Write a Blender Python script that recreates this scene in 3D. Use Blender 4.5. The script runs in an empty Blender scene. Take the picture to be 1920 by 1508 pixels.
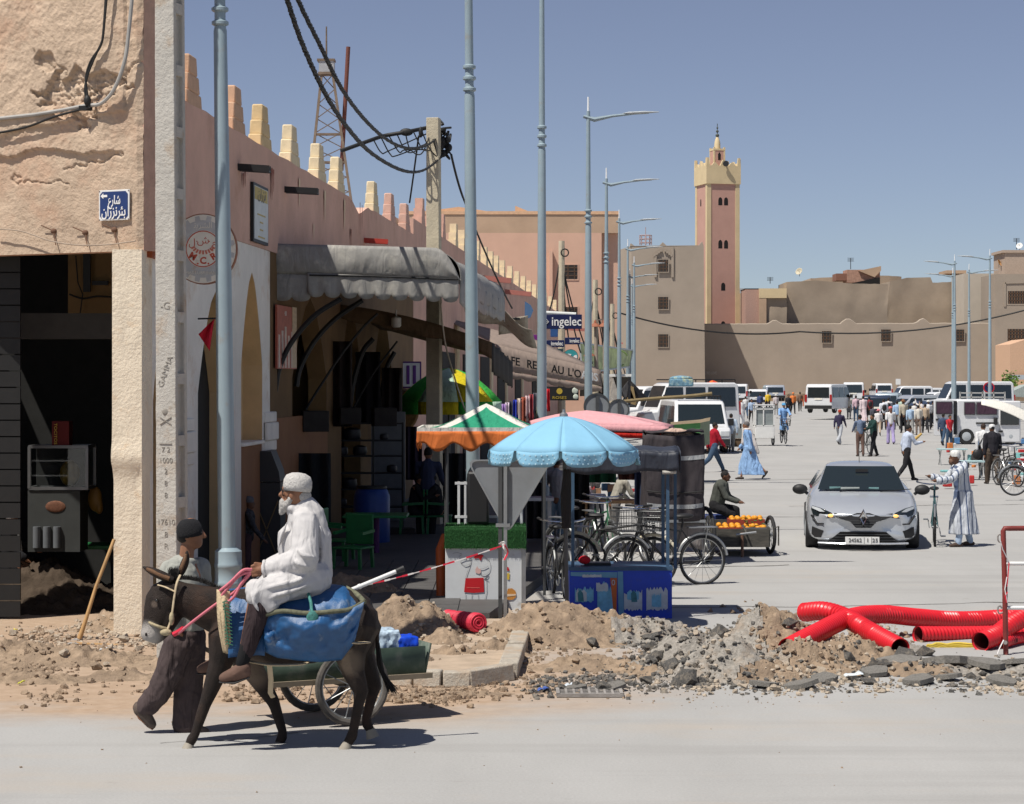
import bpy,math,random
from mathutils import Vector,Matrix,noise
R=math.radians
random.seed(7)
V=Vector
SC=bpy.context.scene
COL=SC.collection
# ------------------------------------------------------------------ camera, sky, sun, exposure
CAMH,FOC,HZ,CX=2.7,4200.0,712.0,960.0
cd=bpy.data.cameras.new('camera');cam=bpy.data.objects.new('camera',cd);COL.objects.link(cam)
cam.location=(0,0,CAMH);cam.rotation_euler=(R(90),0,0)
cd.sensor_fit='HORIZONTAL';cd.sensor_width=36;cd.lens=FOC/1920*36;cd.shift_y=(HZ-754)/1920
cd.clip_start=0.5;cd.clip_end=6000
SC.camera=cam
wd=bpy.data.worlds.new('World');SC.world=wd;wd.use_nodes=True
nt=wd.node_tree;bg=nt.nodes['Background']
sky=nt.nodes.new('ShaderNodeTexSky');sky.sky_type='NISHITA';sky.sun_disc=False
LDIR=V((0.42,0.35,-1.0)).normalized()
SUN=-LDIR
sky.sun_elevation=math.asin(SUN.z);sky.sun_rotation=math.atan2(SUN.x,SUN.y)
sky.altitude=2500;sky.air_density=1.0;sky.dust_density=0.35;sky.ozone_density=5.0
hsv=nt.nodes.new('ShaderNodeHueSaturation');hsv.inputs['Saturation'].default_value=0.74;hsv.inputs['Hue'].default_value=0.512
nt.links.new(sky.outputs[0],hsv.inputs['Color']);nt.links.new(hsv.outputs[0],bg.inputs['Color'])
bg.inputs['Strength'].default_value=0.067
sl=bpy.data.lights.new('sun','SUN');sl.energy=4.8;sl.angle=R(0.53);sl.color=(1.0,0.95,0.87)
so=bpy.data.objects.new('sun',sl);COL.objects.link(so);so.rotation_euler=LDIR.to_track_quat('-Z','Y').to_euler();so.location=(-20,-10,60)
SC.view_settings.view_transform='Standard';SC.view_settings.look='None';SC.view_settings.exposure=0.2;SC.view_settings.gamma=1.0
SC.view_settings.use_curve_mapping=False
SC.cycles.max_bounces=6
# ------------------------------------------------------------------ placing helpers (photo pixel + scale in pixels per metre -> world point)
def W(px,py,s,dy=0.0):
    Y=FOC/s+dy;k=FOC/Y
    return V(((px-CX)/k,Y,CAMH-(py-HZ)/k))
def SG(py):return(py-HZ)/CAMH
def G(px,py):return W(px,py,SG(py))
# ------------------------------------------------------------------ materials
MATS={}
def lin(c):
    return tuple(((x/255)/12.92 if x/255<=.04045 else((x/255+.055)/1.055)**2.4)for x in c)
def nd(t,ty,**kw):
    n=t.nodes.new(ty)
    for k,v in kw.items():
        if k in n.inputs:n.inputs[k].default_value=v
        else:setattr(n,k,v)
    return n
def mat(name,col,rough=.8,var=.12,scale=6,bump=0.,bscale=40,metal=0.,dirt=None,damt=.5,dscale=3,folds=0.,fscale=9,stretch=None,spec=.35,coat=0,trans=0,alpha=1,sheen=0,vec='Object'):
    if name in MATS:return MATS[name]
    m=bpy.data.materials.new(name);m.use_nodes=True;t=m.node_tree;b=t.nodes['Principled BSDF']
    b.inputs['Roughness'].default_value=rough;b.inputs['Metallic'].default_value=metal
    b.inputs['Specular IOR Level'].default_value=spec;b.inputs['Coat Weight'].default_value=coat
    if trans:b.inputs['Transmission Weight'].default_value=trans
    if alpha<1:b.inputs['Alpha'].default_value=alpha
    if sheen:b.inputs['Sheen Weight'].default_value=sheen
    L=t.links.new
    tc=nd(t,'ShaderNodeTexCoord');src=tc.outputs[vec]
    if stretch:
        mp=nd(t,'ShaderNodeMapping');mp.inputs['Scale'].default_value=stretch;L(src,mp.inputs[0]);src2=mp.outputs[0]
    else:src2=src
    c4=(*col,1)
    out=None
    if var>0:
        n1=nd(t,'ShaderNodeTexNoise',Scale=scale,Detail=6,Roughness=.62);L(src2,n1.inputs['Vector'])
        cr=nd(t,'ShaderNodeValToRGB');e=cr.color_ramp.elements
        e[0].position=.3;e[1].position=.72
        e[0].color=(*[max(0,x*(1-var))for x in col],1);e[1].color=(*[min(1,x*(1+var))for x in col],1)
        L(n1.outputs['Fac'],cr.inputs[0]);out=cr.outputs[0]
    if dirt:
        n2=nd(t,'ShaderNodeTexNoise',Scale=dscale,Detail=8,Roughness=.7);L(src2,n2.inputs['Vector'])
        mr=nd(t,'ShaderNodeMapRange');mr.inputs[1].default_value=.65-.3*damt;mr.inputs[2].default_value=.78-.2*damt
        L(n2.outputs['Fac'],mr.inputs[0])
        mx=nd(t,'ShaderNodeMix',data_type='RGBA');L(mr.outputs[0],mx.inputs[0])
        if out:L(out,mx.inputs[6])
        else:mx.inputs[6].default_value=c4
        mx.inputs[7].default_value=(*dirt,1);out=mx.outputs[2]
    if out:L(out,b.inputs['Base Color'])
    else:b.inputs['Base Color'].default_value=c4
    nrm=None
    if bump>0:
        n3=nd(t,'ShaderNodeTexNoise',Scale=bscale,Detail=5,Roughness=.65);L(src,n3.inputs['Vector'])
        bp=nd(t,'ShaderNodeBump',Strength=bump,Distance=.02);L(n3.outputs['Fac'],bp.inputs['Height']);nrm=bp.outputs[0]
    if folds>0:
        n4=nd(t,'ShaderNodeTexNoise',Scale=fscale,Detail=2.5,Roughness=.5,Distortion=.6)
        mp=nd(t,'ShaderNodeMapping');mp.inputs['Scale'].default_value=(1.5,1.5,.45);L(src,mp.inputs[0]);L(mp.outputs[0],n4.inputs['Vector'])
        bp=nd(t,'ShaderNodeBump',Strength=folds,Distance=.06);L(n4.outputs['Fac'],bp.inputs['Height'])
        if nrm:L(nrm,bp.inputs['Normal'])
        nrm=bp.outputs[0]
    if nrm:L(nrm,b.inputs['Normal'])
    MATS[name]=m;return m
def cloth(name,col,**k):
    kw=dict(rough=.9,var=.08,scale=14,folds=.55,bump=.08,bscale=220,spec=.15);kw.update(k);return mat(name,col,**kw)
def paint(name,col,**k):
    kw=dict(rough=.45,var=.07,scale=5);kw.update(k);return mat(name,col,**kw)
def emit(name,col,st):
    if name in MATS:return MATS[name]
    m=bpy.data.materials.new(name);m.use_nodes=True;b=m.node_tree.nodes['Principled BSDF']
    b.inputs['Base Color'].default_value=(*col,1);b.inputs['Emission Color'].default_value=(*col,1);b.inputs['Emission Strength'].default_value=st
    MATS[name]=m;return m
# ------------------------------------------------------------------ mesh builder
def frame(d):
    d=V(d).normalized();a=V((0,0,1))if abs(d.z)<.95 else V((1,0,0))
    x=d.cross(a).normalized();y=x.cross(d).normalized();return x,y,d
class MB:
    def __init__(s):s.v=[];s.f=[];s.mi=[];s.m=0
    def add(s,vs,fs):
        o=len(s.v);s.v+=[V(p)for p in vs]
        for f in fs:s.f.append([i+o for i in f]);s.mi.append(s.m)
        return s
    def box(s,c,sz,rot=None,top=1.0):
        c=V(c);hx,hy,hz=[a/2 for a in sz]
        p=[V((x*(top if z>0 else 1),y*(top if z>0 else 1),z))for z in(-hz,hz)for x,y in((-hx,-hy),(hx,-hy),(hx,hy),(-hx,hy))]
        if rot is not None:
            m=rot if isinstance(rot,Matrix)else Matrix.Rotation(rot,3,'Z');p=[m@q for q in p]
        return s.add([c+q for q in p],[(3,2,1,0),(4,5,6,7),(0,1,5,4),(1,2,6,5),(2,3,7,6),(3,0,4,7)])
    def hexa(s,b,t):
        return s.add(list(b)+list(t),[(3,2,1,0),(4,5,6,7),(0,1,5,4),(1,2,6,5),(2,3,7,6),(3,0,4,7)])
    def beam(s,a,b,w,h=None):
        a,b=V(a),V(b);h=h or w;x,y,d=frame(b-a)
        q=[x*(-w/2)+y*(-h/2),x*(w/2)+y*(-h/2),x*(w/2)+y*(h/2),x*(-w/2)+y*(h/2)]
        return s.add([a+p for p in q]+[b+p for p in q],[(0,1,2,3),(7,6,5,4),(4,5,1,0),(5,6,2,1),(6,7,3,2),(7,4,0,3)])
    def loft(s,rings,caps=True,closed=True):
        n=len(rings[0]);vs=[p for r in rings for p in r];fs=[]
        for i in range(len(rings)-1):
            for j in range(n if closed else n-1):
                k=(j+1)%n;fs.append((i*n+j,i*n+k,(i+1)*n+k,(i+1)*n+j))
        if caps:fs.append(tuple(range(n))[::-1]);fs.append(tuple(range((len(rings)-1)*n,len(rings)*n)))
        return s.add(vs,fs)
    def cyl(s,a,b,r0,r1=None,n=12,caps=True):
        a,b=V(a),V(b);r1=r0 if r1 is None else r1;x,y,d=frame(b-a)
        ring=lambda c,r:[c+(x*math.cos(t)+y*math.sin(t))*r for t in[2*math.pi*i/n for i in range(n)]]
        return s.loft([ring(a,r0),ring(b,max(r1,1e-4))],caps)
    def tube(s,pts,r,n=8,caps=True,sq=1.0):
        pts=[V(p)for p in pts];N=len(pts);rs=r if isinstance(r,(list,tuple))else[r]*N
        x=None;rings=[]
        for i,p in enumerate(pts):
            d=(pts[min(i+1,N-1)]-pts[max(i-1,0)]).normalized()
            if x is None:x,y,_=frame(d)
            else:
                x=(x-d*x.dot(d));x=x.normalized()if x.length>1e-6 else frame(d)[0];y=d.cross(x)*-1
            rings.append([p+(x*math.cos(t)+y*math.sin(t)*sq)*max(rs[i],1e-4)for t in[2*math.pi*k/n for k in range(n)]])
        return s.loft(rings,caps)
    def cap(s,a,b,r0,r1,n=10):
        a,b=V(a),V(b);d=b-a;L=d.length
        if L<1e-5:return s.ell(a,(r0,r0,r0),n,n//2)
        x,y,d=frame(d);st=[]
        for k in(-80,-45,0):st.append((a+d*r0*math.sin(R(k)),r0*math.cos(R(k))))
        for k in(0,45,80):st.append((b+d*r1*math.sin(R(k)),r1*math.cos(R(k))))
        return s.loft([[c+(x*math.cos(t)+y*math.sin(t))*r for t in[2*math.pi*k/n for k in range(n)]]for c,r in st])
    def ell(s,c,r,n=12,m=8,rot=None):
        c=V(c);rings=[]
        for i in range(m+1):
            ph=R(-89+178*i/m)
            ring=[V((r[0]*math.cos(ph)*math.cos(2*math.pi*k/n),r[1]*math.cos(ph)*math.sin(2*math.pi*k/n),r[2]*math.sin(ph)))for k in range(n)]
            if rot is not None:ring=[rot@q for q in ring]
            rings.append([c+q for q in ring])
        return s.loft(rings)
    def lathe(s,c,prof,n=16,axis=(0,0,1),caps=True):
        c=V(c);x,y,d=frame(axis)
        return s.loft([[c+d*h+(x*math.cos(t)+y*math.sin(t))*max(r,1e-4)for t in[2*math.pi*k/n for k in range(n)]]for r,h in prof],caps)
    def torus(s,c,axis,Rr,r,n=32,m=8,a0=0,a1=360,sq=1.0):
        x,y,d=frame(axis);c=V(c);full=abs(a1-a0-360)<1e-3;rings=[]
        for i in range(n+1):
            t=R(a0+(a1-a0)*i/n);u=x*math.cos(t)+y*math.sin(t)
            rings.append([c+u*(Rr+r*math.cos(p))+d*r*sq*math.sin(p)for p in[2*math.pi*k/m for k in range(m)]])
        return s.loft(rings,not full)
    def prism(s,poly,ext):
        poly=[V(p)for p in poly];e=V(ext);n=len(poly)
        return s.add(poly+[p+e for p in poly],[tuple(range(n)),tuple(range(2*n-1,n-1,-1))]+[((i+1)%n,i,i+n,(i+1)%n+n)for i in range(n)])
    def grid(s,fn,nu,nv):
        vs=[fn(i/nu,j/nv)for j in range(nv+1)for i in range(nu+1)];w=nu+1
        return s.add(vs,[(j*w+i,j*w+i+1,(j+1)*w+i+1,(j+1)*w+i)for j in range(nv)for i in range(nu)])
    def build(s,name,mats,parent=None,world=True,smooth=38,bevel=0,remesh=0,sm=6,subd=0,solid=0,loc=None,kind=None,disp=None,fixn=True):
        me=bpy.data.meshes.new(name);o0=V((0,0,0))
        if world and parent is not None:o0=parent['o0v']if False else V(parent.get('_o',(0,0,0)))
        if loc is not None:o0=V(loc)
        me.from_pydata([tuple(p-o0)for p in s.v],[],s.f)
        if not isinstance(mats,(list,tuple)):mats=[mats]
        for m in mats:me.materials.append(m)
        if len(mats)>1:me.polygons.foreach_set('material_index',s.mi)
        if fixn:
            import bmesh
            bm=bmesh.new();bm.from_mesh(me);bmesh.ops.recalc_face_normals(bm,faces=bm.faces);bm.to_mesh(me);bm.free()
        if smooth:
            me.polygons.foreach_set('use_smooth',[True]*len(me.polygons))
            if smooth<180:me.set_sharp_from_angle(angle=R(smooth))
        o=bpy.data.objects.new(name,me);COL.objects.link(o)
        if loc is not None:o.location=loc
        if parent is not None:o.parent=parent
        if remesh:
            r=o.modifiers.new('remesh','REMESH');r.mode='VOXEL';r.voxel_size=remesh;r.use_smooth_shade=True
            if sm:q=o.modifiers.new('smooth','SMOOTH');q.iterations=sm;q.factor=.5
        if disp:
            tx=bpy.data.textures.new(name+'_folds','CLOUDS');tx.noise_scale=disp[1];tx.noise_depth=2
            dm=o.modifiers.new('disp','DISPLACE');dm.texture=tx;dm.strength=disp[0];dm.mid_level=.5
        if bevel:
            q=o.modifiers.new('bevel','BEVEL');q.width=bevel;q.segments=2;q.limit_method='ANGLE';q.angle_limit=R(40)
        if subd:q=o.modifiers.new('subd','SUBSURF');q.levels=subd;q.render_levels=subd
        if solid:q=o.modifiers.new('solid','SOLIDIFY');q.thickness=solid;q.offset=0
        if kind:o['kind']=kind
        return o
def tag(o,label,cat,group=None):
    o['label']=label;o['category']=cat
    if group:o['group']=group
    return o
def thing(name,label,cat,loc=(0,0,0),rz=0,group=None):
    o=bpy.data.objects.new(name,None);COL.objects.link(o);o.empty_display_size=.1
    o.location=V(loc);o.rotation_euler=(0,0,rz);o['_o']=tuple(V(loc))if rz==0 else(0,0,0)
    return tag(o,label,cat,group)
def dup(root,loc,rz=None,label=None,group=None,sc=None):
    r=root.copy();COL.objects.link(r);r.location=V(loc)
    if rz is not None:r.rotation_euler=(0,0,rz)
    if sc:r.scale=(sc,sc,sc)
    if label:r['label']=label
    if group:r['group']=group
    for ch in root.children:
        c=ch.copy();COL.objects.link(c);c.parent=r
        for g in ch.children:
            q=g.copy();COL.objects.link(q);q.parent=c
    return r
def text(body,size,origin,xdir,updir,m,name='lettering',parent=None,ext=.004,align='CENTER',width=None,bold=0,space=1.0):
    c=bpy.data.curves.new(name,'FONT');c.body=body;c.align_x=align;c.align_y='CENTER';c.size=size;c.extrude=ext;c.offset=bold;c.space_character=space;c.resolution_u=3
    t=bpy.data.objects.new(name,c);me=bpy.data.meshes.new_from_object(t);bpy.data.objects.remove(t);bpy.data.curves.remove(c)
    me.name=name
    if not len(me.vertices):return None
    x=V(xdir).normalized();u=V(updir).normalized();nrm=x.cross(u)
    sx=1.0
    if width:
        xs=[v.co.x for v in me.vertices];sx=width/max(1e-6,max(xs)-min(xs))
    o0=V(parent.get('_o',(0,0,0)))if parent is not None else V((0,0,0))
    for v in me.vertices:p=v.co.copy();v.co=V(origin)-o0+x*p.x*sx+u*p.y+nrm*p.z
    me.materials.clear();me.materials.append(m)
    o=bpy.data.objects.new(name,me);COL.objects.link(o)
    if parent is not None:o.parent=parent
    return o
def fbm(p,o=4,s=1.0):return noise.fractal(V(p)*s,1.0,2.0,o,noise_basis='PERLIN_ORIGINAL')
def sag(a,b,d,n=16):
    a,b=V(a),V(b);return[a.lerp(b,i/n)-V((0,0,d*4*(i/n)*(1-i/n)))for i in range(n+1)]
def spline(pts,n=6):
    P=[V(p)for p in pts];P=[P[0]*2-P[1]]+P+[P[-1]*2-P[-2]];out=[]
    for i in range(1,len(P)-2):
        for k in range(n):
            t=k/n;a,b,c,d=P[i-1:i+3]
            out.append(.5*((2*b)+(c-a)*t+(2*a-5*b+4*c-d)*t*t+(3*b-3*c+d-a)*t**3))
    out.append(P[-2]);return out
# ================================================================== SETTING: ground, dirt, pavement
SC.cycles.use_denoising=True
C0=5.5
def FX(Y,off=0.0):return 280*Y/FOC-C0+off
SDIR=V((280/FOC,1,0)).normalized();SNOR=V((SDIR.y,-SDIR.x,0))
def YP(px,c=C0):return FOC*c/(1240-px)
def ZP(py,s):return CAMH-(py-HZ)/s
def road_material():
    m=bpy.data.materials.new('pale_concrete_road');m.use_nodes=True;t=m.node_tree;b=t.nodes['Principled BSDF'];L=t.links.new
    b.inputs['Roughness'].default_value=.9;b.inputs['Specular IOR Level'].default_value=.2
    tc=nd(t,'ShaderNodeTexCoord')
    def noi(sc,det=6,ro=.6,st=None):
        n=nd(t,'ShaderNodeTexNoise',Scale=sc,Detail=det,Roughness=ro)
        if st:
            mp=nd(t,'ShaderNodeMapping');mp.inputs['Scale'].default_value=st;L(tc.outputs['Object'],mp.inputs[0]);L(mp.outputs[0],n.inputs['Vector'])
        else:L(tc.outputs['Object'],n.inputs['Vector'])
        return n.outputs['Fac']
    def ramp(f,a,b_,ca,cb):
        r=nd(t,'ShaderNodeValToRGB');e=r.color_ramp.elements;e[0].position=a;e[1].position=b_;e[0].color=(*ca,1);e[1].color=(*cb,1);L(f,r.inputs[0]);return r.outputs[0]
    def mix(f,a,c):
        x=nd(t,'ShaderNodeMix',data_type='RGBA');L(f,x.inputs[0]);L(a,x.inputs[6])
        if isinstance(c,tuple):x.inputs[7].default_value=(*c,1)
        else:L(c,x.inputs[7])
        return x.outputs[2]
    base=ramp(noi(.55,8,.65,(1,.35,1)),.3,.7,(.315,.312,.302),(.40,.396,.384))
    fine=ramp(noi(45,4,.7),.25,.75,(.25,.245,.235),(.47,.463,.448))
    c=nd(t,'ShaderNodeMix',data_type='RGBA');c.inputs[0].default_value=.35;L(base,c.inputs[6]);L(fine,c.inputs[7]);c=c.outputs[2]
    tk=nd(t,'ShaderNodeMapRange');tk.inputs[1].default_value=.52;tk.inputs[2].default_value=.72;tk.inputs[4].default_value=.5;L(noi(1.0,7,.6,(.10,1.5,1)),tk.inputs[0]);c=mix(tk.outputs[0],c,(.27,.262,.25))
    sx=nd(t,'ShaderNodeSeparateXYZ');L(tc.outputs['Object'],sx.inputs[0])
    y1=nd(t,'ShaderNodeMapRange');y1.inputs[1].default_value=16.4;y1.inputs[2].default_value=19.3;L(sx.outputs['Y'],y1.inputs[0])
    y2=nd(t,'ShaderNodeMapRange');y2.inputs[1].default_value=31;y2.inputs[2].default_value=24;L(sx.outputs['Y'],y2.inputs[0])
    x1=nd(t,'ShaderNodeMapRange');x1.inputs[1].default_value=2.6;x1.inputs[2].default_value=-.6;L(sx.outputs['X'],x1.inputs[0])
    def mul(a,b_):
        q=nd(t,'ShaderNodeMath',operation='MULTIPLY');L(a,q.inputs[0]);L(b_,q.inputs[1]);return q.outputs[0]
    area=mul(mul(y1.outputs[0],y2.outputs[0]),x1.outputs[0])
    ns=nd(t,'ShaderNodeMapRange');ns.inputs[1].default_value=.36;ns.inputs[2].default_value=.62;L(noi(.9,8,.66,(.6,1.3,1)),ns.inputs[0])
    ad=nd(t,'ShaderNodeMath',operation='MULTIPLY_ADD');L(area,ad.inputs[0]);ad.inputs[1].default_value=1.25;ad.inputs[2].default_value=-.45
    ad2=nd(t,'ShaderNodeMath',operation='ADD',use_clamp=True);L(ad.outputs[0],ad2.inputs[0]);L(mul(area,ns.outputs[0]),ad2.inputs[1])
    sand=ramp(noi(7,6,.65),.3,.7,(.33,.235,.16),(.43,.32,.23))
    c=mix(ad2.outputs[0],c,sand)
    fs=nd(t,'ShaderNodeMapRange');fs.inputs[1].default_value=.56;fs.inputs[2].default_value=.78;fs.inputs[4].default_value=.55;L(noi(.32,6,.7,(.5,1.4,1)),fs.inputs[0])
    c=mix(fs.outputs[0],c,(.42,.345,.265))
    sp=nd(t,'ShaderNodeMapRange');sp.inputs[1].default_value=.66;sp.inputs[2].default_value=.78;sp.inputs[4].default_value=.7;L(noi(3.1,5,.7,(.5,1,1)),sp.inputs[0])
    c=mix(sp.outputs[0],c,(.2,.185,.165))
    L(c,b.inputs['Base Color'])
    bp=nd(t,'ShaderNodeBump',Strength=.35,Distance=.01);L(noi(60,5,.7),bp.inputs['Height']);L(bp.outputs[0],b.inputs['Normal'])
    return m
M_ROAD=road_material()
g=MB();g.add([(-1500,-60,0),(1500,-60,0),(1500,3000,0),(-1500,3000,0)],[(0,1,2,3)]);g.build('ground',M_ROAD,kind='structure')
M_TAR=mat('tar_and_shadow_line',(.10,.09,.08),var=.2)
def crack_and_shadow(px0,py0,px1,py1,w):
    a,b=G(px0,py0),G(px1,py1);m=MB();n=26;L=[];
    for i in range(n+1):
        p=a.lerp(b,i/n);j=fbm((p.x*.9,p.y,3.3),4)*.25;ww=w*(.5+abs(fbm((p.x*2,p.y*2,9),3))*2)
        L.append((V((p.x,p.y+j-ww,.004)),V((p.x,p.y+j+ww,.004))))
    m.loft([list(q)for q in L],caps=False,closed=False);m.build('road_crack_and_cable_shadow',M_TAR,kind='structure',smooth=0)
crack_and_shadow(1250,1142,1990,1128,.02);crack_and_shadow(1180,1066,1480,1060,.03);crack_and_shadow(1480,950,1990,946,.03);crack_and_shadow(1240,975,1560,968,.03)  # first strip paints an overhead cable's shadow, the rest are cracks
crack_and_shadow(1320,902,1960,893,.04);crack_and_shadow(1700,1283,2000,1290,.008);crack_and_shadow(300,1395,560,1372,.008)
M_DIRT=mat('dug_earth',(.315,.235,.165),rough=.97,var=.35,scale=9,bump=1,bscale=34,dirt=(.22,.165,.12),damt=.55,dscale=2.6,spec=.1)
M_GRAVEL=mat('broken_asphalt_grit',(.33,.305,.27),rough=.97,var=.35,scale=30,bump=1,bscale=60,dirt=(.38,.30,.225),damt=.5,dscale=3,spec=.1)
def bump_at(px,py,rx,h,ry=None):
    p=G(px,py);return(p.x,p.y,rx/SG(py),(ry or rx*.75)/SG(py),h/SG(py))
BUMPS=[bump_at(90,1135,150,72,110),bump_at(10,1128,120,85,95),bump_at(205,1180,60,28,55),bump_at(150,1240,150,24,70),bump_at(70,1278,110,16,36),bump_at(230,1272,90,14,34),bump_at(20,1262,60,18,30),bump_at(880,1302,120,7,24),bump_at(850,1238,90,26,34),bump_at(925,1228,60,30,34),bump_at(770,1252,70,26,30),bump_at(720,1306,100,8,22),
         bump_at(30,1228,130,20,80),bump_at(660,1128,120,46,70),bump_at(760,1195,110,74,95),bump_at(835,1215,60,30,60),
         bump_at(1040,1202,110,70,90),bump_at(1150,1200,90,48,70),bump_at(945,1200,60,40,60),bump_at(1235,1196,80,34,55),
         bump_at(1105,1252,100,22,55),bump_at(1290,1258,95,70,80),bump_at(1370,1268,120,58,75),bump_at(1445,1218,95,78,80),bump_at(1250,1250,60,40,60),
         bump_at(1580,1236,110,34,70),bump_at(1640,1216,80,34,55),bump_at(1500,1250,90,40,60),bump_at(1700,1262,130,14,55),bump_at(1880,1262,150,12,50),bump_at(560,1250,130,10,60),bump_at(330,1250,90,14,60)]
def height(x,y):
    z=0.0
    for bx,by,rx,ry,h in BUMPS:
        d=((x-bx)/rx)**2+((y-by)/ry)**2
        if d<4:z=max(z,h*math.exp(-d*1.5)*1.05)+.25*min(z,h*math.exp(-d*1.5))
    if z<.004:return-.02+z*4
    r=noise.noise(V((x*1.7,y*1.7,2)))*.4+fbm((x*3.4,y*3.4,5),4)*.5
    return z*(1+.45*r)+(fbm((x*9,y*9,1.5),5)*.07+abs(noise.noise(V((x*15,y*15,4))))*.045)*min(1,z/.08)-.012
def heap(name,px0,px1,ya,yb,m,res=.028):
    s=SG(1220);xa,xb=(px0-CX)/s,(px1-CX)/s;x0,x1=xa-.35,xb+.35;nu=int((x1-x0)/res);nv=int((yb-ya)/res);g=MB();w=nu+1;idx={}
    hs=[[height(x0+i*(x1-x0)/nu,ya+j*(yb-ya)/nv)for i in range(w)]for j in range(nv+1)]
    for j in range(nv):
        for i in range(nu):
            if max(hs[j][i],hs[j][i+1],hs[j+1][i],hs[j+1][i+1])<-.004:continue
            xm,ym=x0+(i+.5)*(x1-x0)/nu,ya+(j+.5)*(yb-ya)/nv
            if not xa+.5*fbm((xa,ym*1.6,3),5)+.05*math.sin(ym*9)<=xm<xb+.5*fbm((xb,ym*1.6,3),5)+.05*math.sin(ym*9):continue
            q=[]
            for a,b in((i,j),(i+1,j),(i+1,j+1),(i,j+1)):
                if(a,b)not in idx:idx[(a,b)]=len(g.v);g.v.append(V((x0+a*(x1-x0)/nu,ya+b*(yb-ya)/nv,hs[b][a])))
                q.append(idx[(a,b)])
            g.f.append(q);g.mi.append(0)
    return g.build(name,m,kind='structure',smooth=180,fixn=False)
heap('dug_earth_heap',-160,1196,18.4,24.75,M_DIRT);heap('dug_earth_heap',-260,236,24.75,28.4,mat('shade_darkened_earth',(.07,.052,.038),rough=.97,var=.3,scale=5,bump=.8,bscale=28,spec=.1));heap('dug_earth_heap',405,1196,24.75,28.4,M_DIRT);heap('asphalt_rubble_heap',1196,1400,18.4,25,M_GRAVEL);heap('dug_earth_heap',1400,1520,18.4,25,M_DIRT)  # earth inside the shop is coloured darker to stand for its shade
heap('dug_earth_heap',1520,1690,18.4,25,M_DIRT);heap('asphalt_rubble_heap',1690,2060,18.4,22.5,M_GRAVEL)
def rock_mesh(name,m,seed,flat=.7,ang=1.0):
    import bmesh
    rnd=random.Random(seed);bm=bmesh.new()
    for _ in range(14):
        d=V((rnd.gauss(0,1),rnd.gauss(0,1),rnd.gauss(0,1))).normalized();bm.verts.new((d.x*.5,d.y*.42,d.z*.5*flat))
    bmesh.ops.convex_hull(bm,input=bm.verts);bmesh.ops.delete(bm,geom=[v for v in bm.verts if not v.link_faces],context='VERTS')
    bmesh.ops.subdivide_edges(bm,edges=bm.edges,cuts=1,use_grid_fill=True)
    for v in bm.verts:v.co+=V(v.co)*(.14*noise.noise(v.co*5+V((seed,0,0))))
    me=bpy.data.meshes.new(name);bm.to_mesh(me);bm.free();me.materials.append(m);return me
M_ASPH=mat('asphalt_lump',(.125,.12,.112),rough=.95,var=.45,scale=24,bump=1,bscale=55,dirt=(.30,.26,.21),damt=.6,dscale=6)
M_STONE=mat('dusty_stone',(.42,.35,.27),rough=.95,var=.2,scale=14,bump=.6,bscale=50)
M_CLOD=mat('earth_clod',(.31,.23,.16),rough=.97,var=.25,scale=14,bump=.8,bscale=50)
def stones(name,m,n,areas,smin,smax):
    g=MB();rnd=random.Random(len(name)*7+n)
    var=[]
    for k in range(7):
        me=rock_mesh('tmp',m,50+k)
        var.append(([V(v.co)for v in me.vertices],[tuple(p.vertices)for p in me.polygons]));bpy.data.meshes.remove(me)
    cheap=[]
    for k in range(9):
        vs=[V((a*rnd.uniform(.6,1),b*rnd.uniform(.6,1),c*rnd.uniform(.5,.9)))*.5 for a in(-1,1)for b in(-1,1)for c in(-1,1)]
        cheap.append((vs,[(0,1,3,2),(4,6,7,5),(0,4,5,1),(2,3,7,6),(0,2,6,4),(1,5,7,3)]))
    cl=[(rnd.uniform(a[0],a[1]),rnd.uniform(a[2],a[3]))for a in areas for _ in range(7)]
    for _ in range(n):
        px0,px1,py0,py1=rnd.choice(areas);cc=rnd.choice(cl);p=G(rnd.uniform(px0,px1),rnd.uniform(py0,py1))if rnd.random()<.4 or 'road' in name else G(cc[0]+rnd.gauss(0,26),cc[1]+rnd.gauss(0,9));h=max(0,height(p.x,p.y))
        s=smin+(smax-smin)*rnd.random()**3.6;rot=Matrix.Rotation(rnd.uniform(0,6.3),3,'Z')@Matrix.Rotation(rnd.uniform(-.6,.6),3,'X')
        vs,fs=(rnd.choice(var)if s>.05 else rnd.choice(cheap));g.add([V((p.x,p.y,h+s*.12))+rot@(v*s)for v in vs],fs)
    g.build(name,m,kind='stuff',smooth=0)
stones('loose_grit',M_STONE,3200,[(1200,1500,1180,1300),(900,1260,1140,1250),(0,290,1175,1215),(690,880,1130,1240),(1500,1920,1235,1300),(1400,1700,1150,1260)],.014,.085)
stones('loose_clods',M_CLOD,3600,[(0,330,1190,1310),(900,1260,1130,1235),(690,900,1120,1230),(760,1180,1230,1310),(1380,1700,1140,1250),(420,900,1290,1320)],.012,.10)
stones('asphalt_crumbs',M_ASPH,2600,[(1200,1430,1185,1298),(1480,1920,1240,1300),(1010,1190,1270,1300),(1200,1560,1195,1298),(1200,1330,1195,1290)],.012,.085)
stones('road_pebbles',M_CLOD,110,[(0,1920,1320,1500),(1000,1920,1290,1330),(0,800,1320,1360),(1180,1500,1295,1330)],.008,.024)
ROCKS=[rock_mesh('asphalt_lump',M_ASPH,k,.6)for k in range(6)];STN=[rock_mesh('pale_stone',M_STONE,20+k,.75)for k in range(5)];CLD=[rock_mesh('earth_clod',M_CLOD,40+k,.8)for k in range(4)]
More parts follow.
